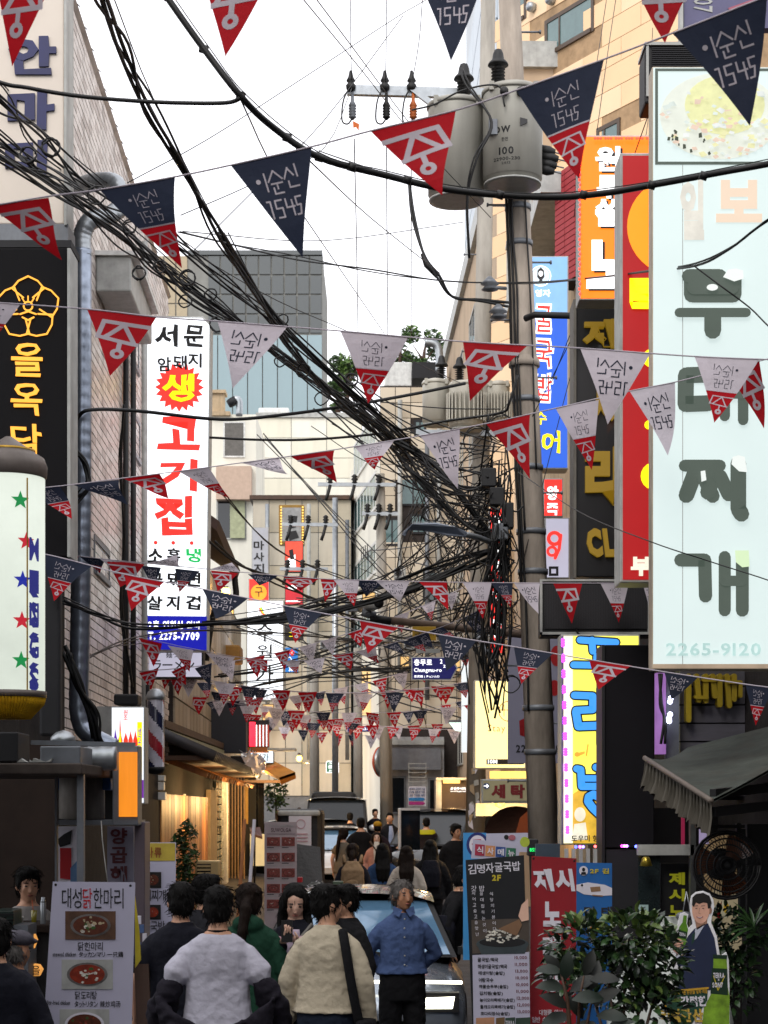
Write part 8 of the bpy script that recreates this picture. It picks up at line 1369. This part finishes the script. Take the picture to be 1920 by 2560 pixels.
for i, ch in enumerate('제시노래'): text(t, ch, (1672, 2181+i*41, 1712, 2212+i*41), 14.5, myl, bold=.04)
MB().pbox(1596, 2262, 1621, 2298, 14.33, .01, mat('mint paper', 'b8d4d0', .7, em=.15)).build('notice', t); [MB().pbox(1601, 2268+i*6, 1614, 2270+i*6, 14.325, .004, mgrey).build('text_line', t) for i in range(3)]
MB().pbox(1705, 1990, 1712, 2120, 14.5, .05, mat('magenta strip', 'a01a48', em=.3)).build('strip', t); MB().pbox(1750, 2020, 1772, 2110, 14.6, .05, mat('lit pale violet', 'b8a8d0', em=.35)).build('lit_strip', t); MB().lathe([(.02, 0), (.03, -.01), (.05, -.07), (.02, -.075)], P(1615, 2142, 14.2), mat('brass bell', 'b09a3a', .3, .7), 12).build('bell', t)
b = MB(); b.add([P(1782, 2225, 14.6), P(1870, 2240, 14.6), P(1870, 2420, 14.6), P(1770, 2420, 14.6)], [(0, 1, 2, 3)], mat('lit beige blind', 'b8a888', em=.3, nz=.2)); b.build('blind', t); b = MB(); b.disc(1812, 2270, 12, 26, 14.58, .01, mat('egg white', 'd8d0b0', em=.2)); b.disc(1816, 2270, 7, 14, 14.57, .01, mat('egg yolk', 'd8b03a', em=.2)); b.pprism([(1790, 2290), (1805, 2250), (1800, 2300)], 14.575, .01, mpr); b.build('food_print', t)
t = E('added_glow_panel', 'glowing beige panel added behind the black fan', 'glow panel', P(1815, 2240, 14.9)); MB().pbox(1762, 2085, 1862, 2232, 14.9, .05, mat('added beige glow', 'b89a70', em=.22, nz=.5, sc=3)).build('panel', t)  # glowing panel added to light the fan from behind
t = E('shop_front_wall', 'dark shop wall and post at the edge of the frame behind the fan', 'shop wall', P(1900, 2500, 13.4)); MB().pbox(1868, 2060, 2300, 2900, 13.4, .2, mat('near black board', '17161a', .6, nz=.3)).build('board', t); MB().pbox(1850, 2072, 1864, 2330, 13.3, .08, mblack).build('post', t)
t = E('wall_fan', 'round black wire guarded fan with brown blades under the awning', 'fan', P(1815, 2262, 12.2)); c = P(1816, 2163, 12.2); rF = 84/F*12.2; b = MB()
for k, rr_ in enumerate((1, .93, .8, .62, .42, .22)):
    b.tube([c+Vector((math.cos(a*.2618)*rF*rr_, -.06*(1-rr_**2)-.01, math.sin(a*.2618)*rF*rr_)) for a in range(25)], .006 if k else .011, mblack, 5)
for i in range(56): a = i*.1122; b.tube([c+Vector((math.cos(a+f*.5)*rF*f, -.06*(1-f*f)-.01, math.sin(a+f*.5)*rF*f)) for f in (.14, .35, .6, .8, 1)], .0022, mblack, 4)
b.build('front_guard', t); b = MB()
for i in range(40): a = i*.157; b.tube([c+Vector((math.cos(a)*rF*f, .16-.1*f**3, math.sin(a)*rF*f)) for f in (.14, .5, .8, 1)], .0022, mblack, 4)
b.build('rear_guard', t); mbl = mat('brown fan blade', '6a3a1c', .35, coat=.4, nz=.2)
for i in range(3):
    a0 = i*2.094+.9; V = []
    for j in range(6):
        f = .12+.8*j/5; wd = .55+.35*math.sin(f*2.6)
        for k in range(5): a = a0+(k/4-.5)*wd*1.25; V.append(c+Vector((math.cos(a)*rF*f, .06+.05*(k/4-.5), math.sin(a)*rF*f)))
    MB().add(V, [(j*5+k, j*5+k+1, (j+1)*5+k+1, (j+1)*5+k) for j in range(5) for k in range(4)], mbl, True).build('blade', t)
MB().lathe([(.001, -.06), (.05, -.055), (.06, 0), (.06, .08), (.001, .085)], c, mblack, 20, axis=(0, 1, 0)).build('hub', t); MB().lathe([(.09, .16), (.11, .2), (.1, .34), (.03, .36)], c, mblack, 18, axis=(0, 1, 0)).build('motor', t); MB().pbox(1842, 2058, 1852, 2170, 12.5, .05, mblack).build('bracket', t); MB().pbox(1740, 2062, 1862, 2070, 12.45, .05, mblack).build('arm', t)
# plants
mlv = [mat('glossy dark leaf', '1c2c1a', .3, nz=.4, coat=.3), mat('glossy green leaf', '2e4826', .3, nz=.4, coat=.3), mat('pale new leaf', '5c7038', .35, nz=.3, coat=.2)]; mrl = [mat('rubber plant leaf', '0e140e', .6, nz=.3), mat('rubber plant leaf grey', '16241a', .55, nz=.3)]
def leaf(b, p, d, up, l, w, m):                                          # a folded, curved leaf blade
    d = d.normalized(); s = d.cross(up).normalized(); u = s.cross(d); P_ = []
    for f, ww, z in ((0, .08, 0), (.25, .8, .03), (.55, 1, .02), (.8, .65, -.05), (1, .0, -.14)):
        q = p+d*l*f+u*l*z; P_ += [q-s*w*ww/2+u*w*.12*ww, q, q+s*w*ww/2+u*w*.12*ww]
    b.add(P_, [(3*i+j, 3*i+j+1, 3*i+4+j, 3*i+3+j) for i in range(4) for j in range(2)], m, True)
def bush(b, c, rad, n, l, ms):
    for i in range(n):
        v = Vector((R.gauss(0, 1), R.gauss(0, 1), R.gauss(0, 1)+.2)).normalized(); p = Vector((c[0]+v.x*rad[0]*R.uniform(.55, 1), c[1]+v.y*rad[1]*R.uniform(.55, 1), c[2]+v.z*rad[2]*R.uniform(.55, 1))); d = (v+Vector((R.gauss(0, .5), R.gauss(0, .5), R.gauss(-.1, .4)))); up = Vector((R.gauss(0, .4), R.gauss(0, .4), 1)); s = R.uniform(.7, 1.2)*l; m_ = ms[2] if v.z > .35 and R.random() < .5 else R.choice(ms[:2]); leaf(b, p, d, up, s, s*.48, m_)
t = E('potted_shrub', 'bushy glossy leafed shrub in front of the karaoke banner', 'shrub', P(1560, 2900, 10)); b = MB(); cc = P(1555, 2425, 10)
for dx, dz, rx, rz, n in ((-.22, .13, .2, .16, 260), (.05, .16, .22, .16, 300), (.2, .04, .16, .2, 260), (-.02, -.05, .25, .2, 300), (.12, -.22, .2, .2, 220), (-.28, -.05, .14, .14, 140)): bush(b, cc+Vector((dx, R.uniform(-.08, .08), dz)), (rx, .2, rz), n, .078, mlv)
props(b.build('foliage', t), kind='stuff'); b = MB(); [b.tube([P(1560, 2900, 10), P(1560+dx*.4, 2640, 10), P(1560+dx, 2440, 10)], [.016, .012, .005], mwood, 6) for dx in (-90, -40, 0, 50, 90)]; b.build('stem', t); MB().lathe([(.15, 0), (.2, .34), (.21, .36), (.18, .36)], Vector((P(1560, 2900, 10).x, 10, 0)), mat('clay pot', '6a4030', .8), 20).build('pot', t)
t = E('rubber_plant', 'dark broad leafed rubber plant in front of the red banner', 'plant', P(1440, 2900, 9.2)); st_ = [(1436, 2900), (1430, 2640), (1418, 2500), (1400, 2420)]; MB().tube([P(x, y, 9.2) for x, y in st_], [.018, .014, .01, .005], mwood, 8).build('stem', t)
rl = [(1420, 2520, -.9, .5, .17), (1412, 2470, -.85, .1, .16), (1404, 2440, -.6, .8, .15), (1412, 2450, .1, 1, .16), (1425, 2480, .9, .6, .17), (1430, 2500, 1, .1, .18), (1428, 2540, -1, -.2, .17), (1436, 2560, .8, -.2, .17), (1430, 2590, -.8, -.6, .17), (1440, 2600, .9, .35, .16), (1405, 2430, -1, .15, .14), (1420, 2490, .5, -.7, .15), (1480, 2510, .8, .5, .17), (1490, 2540, 1, 0, .17), (1470, 2480, .35, 1, .18), (1500, 2590, .9, -.4, .17), (1470, 2570, -.4, -.8, .16), (1520, 2570, .7, .3, .15), (1460, 2440, .3, .8, .15), (1475, 2450, 1, .1, .16), (1450, 2620, -.9, 0, .16), (1530, 2620, .9, .3, .16)]
for x, y, dx, dz, l in rl: b = MB(); leaf(b, P(x, y, 9.2+R.uniform(-.1, .1)), Vector((dx, R.uniform(-.5, .2), dz)), Vector((R.uniform(-.5, .5), -1, .8)), l*.95, l*.46, R.choice(mrl)); b.build('leaf', t)
b = MB(); [b.tube([P(1440, 2660, 9.2), P(x-10, y+50, 9.2), P(x, y, 9.2)], [.01, .008, .004], mwood, 5) for x, y in ((1480, 2500), (1500, 2580), (1460, 2440), (1525, 2600))]; b.build('branch', t)
t = E('hedge_plant', 'tall leafy shrub behind the cardboard figure by the shop wall', 'shrub', P(1810, 2900, 12.6)); b = MB()
for x, y, n in ((1800, 2310, 110), (1840, 2360, 110), (1810, 2420, 90), (1850, 2440, 90), (1780, 2350, 80), (1840, 2500, 70), (1880, 2330, 60)): bush(b, P(x, y, 12.6), (.13, .15, .13), n, .075, mlv[:2]+[mlv[1]])
props(b.build('foliage', t), kind='stuff'); MB().tube([P(1815, 2900, 12.6), P(1815, 2400, 12.6)], .015, mwood, 6).build('stem', t); b = MB()
for i in range(16): leaf(b, P(1885, 2320, 11.8), Vector((R.uniform(-1, .4), R.uniform(-.4, .4), R.uniform(-.1, 1))), Vector((0, -.4, 1)), R.uniform(.12, .22), .022, mlv[1])
props(b.build('frond', t), kind='stuff')
# white cloth draped over a covered figure
t = E('draped_cloth', 'white cloth draped over a stand behind the shrub', 'cloth', P(1660, 2800, 11.8)); N, K = 30, 14; V = []; cw = P(1672, 2900, 11.9)
for j in range(K+1):
    f = j/K; z = CH-(2292+f*520-HY)/F*11.9
    for i in range(N): a = 2*math.pi*i/N; r_ = (.05+.34*min(1, f*2.2)**.7)*(1+(.10+.1*f)*math.sin(a*7+f*2)); V.append((cw.x+r_*math.cos(a)*.95, 11.9+r_*math.sin(a)*.7, z))
MB().add(V, [(j*N+i, j*N+(i+1) % N, (j+1)*N+(i+1) % N, (j+1)*N+i) for j in range(K) for i in range(N)]+[tuple(range(N))], mat('white cotton cloth', 'c2c8c4', .8, nz=.06), True).build('cloth', t); MB().ell(P(1712, 2290, 12), (.06, .06, .03), mgrey, 12, 8).build('stand_top', t); b = MB(); [b.tube([P(1716, 2228, 12), P(x, 2290, 12)], .004, mgalv, 5) for x in (1706, 1728)]; b.build('hanger', t)
# life-size cardboard figure
t = E('cardboard_figure', 'cardboard cutout of a smiling man in a navy suit holding a green bottle', 'cardboard cutout', P(1740, 2900, 11.2)); Y = 11.2; th = .012
outl = [(1728, 2240), (1740, 2230), (1758, 2227), (1775, 2234), (1784, 2250), (1786, 2268), (1780, 2292), (1778, 2306), (1792, 2340), (1800, 2390), (1816, 2380), (1822, 2400), (1824, 2470), (1826, 2700), (1700, 2700), (1690, 2520), (1640, 2478), (1684, 2470), (1688, 2440), (1682, 2385), (1680, 2355), (1690, 2330), (1700, 2285), (1712, 2280), (1721, 2286), (1718, 2310), (1722, 2320), (1732, 2310), (1727, 2285), (1724, 2262)]
MB().pprism(outl, Y, th, mat('cardboard white', 'e4e4e8', .6)).build('board', t, bev=.002); d_ = lambda k: Y-.002-k*.0015
def prt(k, poly, m, nm='print'): b = MB(); b.pprism(poly, d_(k), .001, m); b.build(nm, t)
prt(1, [(1736, 2322), (1770, 2308), (1786, 2345), (1794, 2395), (1786, 2475), (1692, 2475), (1700, 2430), (1688, 2395), (1692, 2380), (1706, 2368), (1720, 2340)], mat('printed navy suit', '1c2644', .5, nz=.15), 'suit_print'); prt(2, [(1738, 2322), (1764, 2308), (1742, 2345), (1734, 2352)], mat('printed shirt', 'b8bccc', .5), 'shirt_print'); prt(3, [(1730, 2336), (1738, 2330), (1736, 2352), (1729, 2362)], mat('printed tie', '14382e', .5), 'tie_print'); prt(2, [(1737, 2300), (1768, 2288), (1768, 2308), (1742, 2325)], mat('printed skin shade', '9a7460', .5), 'neck_print')
b = MB(); b.disc(1752, 2272, 22, 37, d_(3), .001, mat('printed skin', 'd6a48e', .5), 28); b.disc(1774, 2275, 6, 10, d_(2.6), .001, MATS['printed skin shade'], 12); b.build('face_print', t); prt(4, [(1730, 2262), (1731, 2244), (1740, 2235), (1758, 2232), (1774, 2240), (1779, 2256), (1776, 2270), (1770, 2272), (1768, 2258), (1758, 2256), (1748, 2260), (1740, 2256), (1734, 2268)], mat('printed hair', '15110f', .5), 'hair_print')
b = MB(); [b.disc(x, 2271, 2.8, .9, d_(4.5), .001, mtx, 10) for x in (1741, 1758)]; [b.stroke([(x-5, 2265), (x+4, 2264)], 1.1, d_(4.7), .0006, mtx) for x in (1741, 1758)]; b.stroke([(1749, 2270), (1747, 2283), (1751, 2284)], 1.1, d_(4.6), .0006, MATS['printed skin shade']); b.stroke([(1742, 2292), (1749, 2295), (1757, 2292)], 2, d_(4.9), .0006, mat('printed mouth', '8a3a3a')); b.stroke([(1744, 2292.3), (1749, 2294), (1755, 2292.3)], .9, d_(5.4), .0004, mpw); b.build('features_print', t)
mgb_ = mat('printed bottle green', '5a8a22', .35, nz=.3, sc=12); mgl = mat('printed light green', '7aa02c', .4, nz=.5, sc=14); mgd = mat('printed dark green', '16301e', .4)
prt(3, [(1709, 2288), (1717, 2289), (1716, 2308), (1720, 2322), (1714, 2360), (1706, 2372), (1694, 2368), (1690, 2358), (1698, 2318), (1706, 2306)], mgb_, 'bottle_print'); prt(4, [(1697, 2324), (1718, 2330), (1715, 2348), (1692, 2342)], mgd, 'bottle_label'); text(t, 'TERRA', (1698, 2332, 1714, 2340), d_(5), mpw, bold=.02, th=.001, rot=.2)
b = MB()
for i in range(4): b.stroke([(1685, 2348+i*6), (1700, 2350+i*5), (1706-i, 2354+i*4)], 5.5, d_(5.5+i*.7), .0006, MATS['printed skin'])
b.stroke([(1688, 2372), (1702, 2384)], 12, d_(4.2), .0006, MATS['printed skin']); b.build('hand_print', t); prt(5, [(1688, 2390), (1704, 2376), (1708, 2384), (1692, 2396)], MATS['printed shirt'], 'cuff_print')
prt(6, [(1784, 2392), (1816, 2392), (1818, 2420), (1817, 2455), (1824, 2490), (1822, 2700), (1740, 2700), (1760, 2520), (1780, 2480), (1783, 2420)], mgl, 'bottle_print'); prt(7, [(1782, 2386), (1818, 2388), (1817, 2398), (1783, 2396)], mgd, 'bottle_cap'); prt(7, [(1780, 2420), (1818, 2422), (1820, 2488), (1776, 2484)], mgd, 'bottle_label')
b = MB(); b.stroke([(1784, 2440), (1795, 2476), (1812, 2440)], 2, d_(8), .0006, mpy); b.build('emblem', t); text(t, 'TERRA', (1783, 2432, 1811, 2445), d_(8.6), mpw, bold=.03, th=.001); text(t, 'x', (1794, 2447, 1799, 2452), d_(8.6), mpw, th=.001); text(t, 'SON7', (1781, 2456, 1807, 2469), d_(8.6), mpw, bold=.03, th=.001)
prt(3, [(1642, 2482), (1770, 2468), (1768, 2500), (1690, 2620), (1668, 2522)], mat('printed deep green', '17402f', .5), 'slogan_panel'); b = MB(); b.stroke([(1642, 2482), (1770, 2470)], 5, d_(5), .0008, mat('printed gold', 'c89a2a', .5)); b.stroke([(1642, 2484), (1670, 2524)], 4, d_(5.2), .0008, mat('printed gold', 'c89a2a')); b.build('rim_print', t)
text(t, '더 빠르고 다른 탄산을 넣자 리얼', (1670, 2476, 1768, 2486), d_(6), MATS['printed gold'], bold=.02, th=.001, rot=-.06); text(t, '강력한', (1702, 2490, 1766, 2516), d_(6), mpw, bold=.05, th=.001, shear=-.1); text(t, '리얼탄산', (1652, 2522, 1758, 2556), d_(6), mat('printed gold pale', 'c0a040', .5), bold=.05, th=.001, shear=-.1); b = MB(); b.beam(P(1760, 2500, Y+.02), P(1770, 2850, Y+.5), .04, .01, mwood); b.build('strut', t)
# low details at the kiosk counter
t = E('glow_sign', 'small amber glowing sign with a black bird drawing below the counter', 'sign', P(90, 2440, 12.4)); MB().pprism([(70, 2332), (86, 2336), (92, 2350), (84, 2372), (80, 2400), (70, 2404)], 12.4, .05, mat('amber glow', 'e8a050', em=.7)).build('bird_panel', t); b = MB(); b.stroke([(72, 2340), (86, 2352), (78, 2380), (76, 2400)], 3, 12.39, .006, mtx); b.build('drawing', t); MB().pprism([(70, 2420), (84, 2410), (98, 2412), (106, 2424), (98, 2440), (72, 2440)], 12.4, .05, MATS['amber glow']).build('letter_panel', t); text(t, '을', (80, 2414, 100, 2438), 12.39, mtx, bold=.01)
t = E('plastic_crate', 'dark green plastic crate on the counter at the frame edge', 'crate', P(15, 2330, 12.2)); MB().pbox(-20, 2276, 33, 2334, 12.2, .3, mat('bottle green plastic', '12261f', .4)).build('body', t, bev=.01); [MB().pbox(-20, 2284+i*14, 34, 2288+i*14, 12.19, .01, mblack).build('slot', t) for i in range(3)]
t = E('steel_flask', 'slim steel flask standing on the eatery counter', 'flask', P(108, 2312, 12.7)); MB().lathe([(.018, 0), (.02, .01), (.02, .16), (.014, .172), (.014, .19), (.001, .192)], P(108, 2312, 12.7), mgalv, 16).build('body', t); MB().lathe([(.0205, .155), (.0205, .162)], P(108, 2312, 12.7), mblack, 16).build('band', t)
t = E('drink_cup', 'tall cup of yellow drink with a straw on the counter', 'cup', P(85, 2312, 12.7)); MB().lathe([(.016, 0), (.022, .1), (.021, .1), (.001, .08)], P(85, 2312, 12.7), mat('yellow drink', '8a8028', .2, coat=.5), 14).build('cup', t); MB().tube([P(86, 2300, 12.7), P(80, 2250, 12.7)], .003, mat('orange straw', 'c05a2a'), 5).build('straw', t)
t = E('paper_cup', 'stack of white paper cups on the counter', 'cups', P(50, 2312, 12.6)); MB().lathe([(.018, 0), (.024, .05), (.026, .052), (.02, .05)], P(50, 2312, 12.6), mwhite, 14).build('cup', t); MB().lathe([(.0255, .042), (.0262, .06), (.021, .058)], P(50, 2312, 12.6), mwhite, 14).build('upper_cup', t)
MB().tube([P(253, 2052, 12.95), P(256, 2100, 12.95), P(262, 2150, 12.95), P(270, 2210, 12.95)], .004, mwhite, 5).build('plastic_string', label='thin white cord hanging from the shelf rail', cat='cord')
# lamps the photograph shows lit
def lamp(name, loc, e, col, r=.1):
    l = bpy.data.lights.new(name, 'POINT'); l.energy = e; l.color = col; l.shadow_soft_size = r; o = bpy.data.objects.new(name, l); COLL.objects.link(o); o.location = loc
for p, e in ((w3.pt(w3.L*.25, 2.3, .7), 50), (w3.pt(w3.L*.55, 2.3, .8), 55), (P(655, 1965, 43), 110), (P(690, 1990, 44), 90), (P(1250, 2030, 26.5), 40), (P(580, 1720, 46), 30), (P(865, 1925, 72), 120), (P(565, 1482, 39.5), 15), (P(748, 1898, 61.5), 80), (P(1130, 1962, 41.3), 30)): lamp('warm_lamp', p, e, (1, .62, .25))
# ---------------------------------------------------------------- finish
bpy.data.scenes.remove(TMP)
for _m in [m for m in bpy.data.meshes if m.users == 0]: bpy.data.meshes.remove(_m)
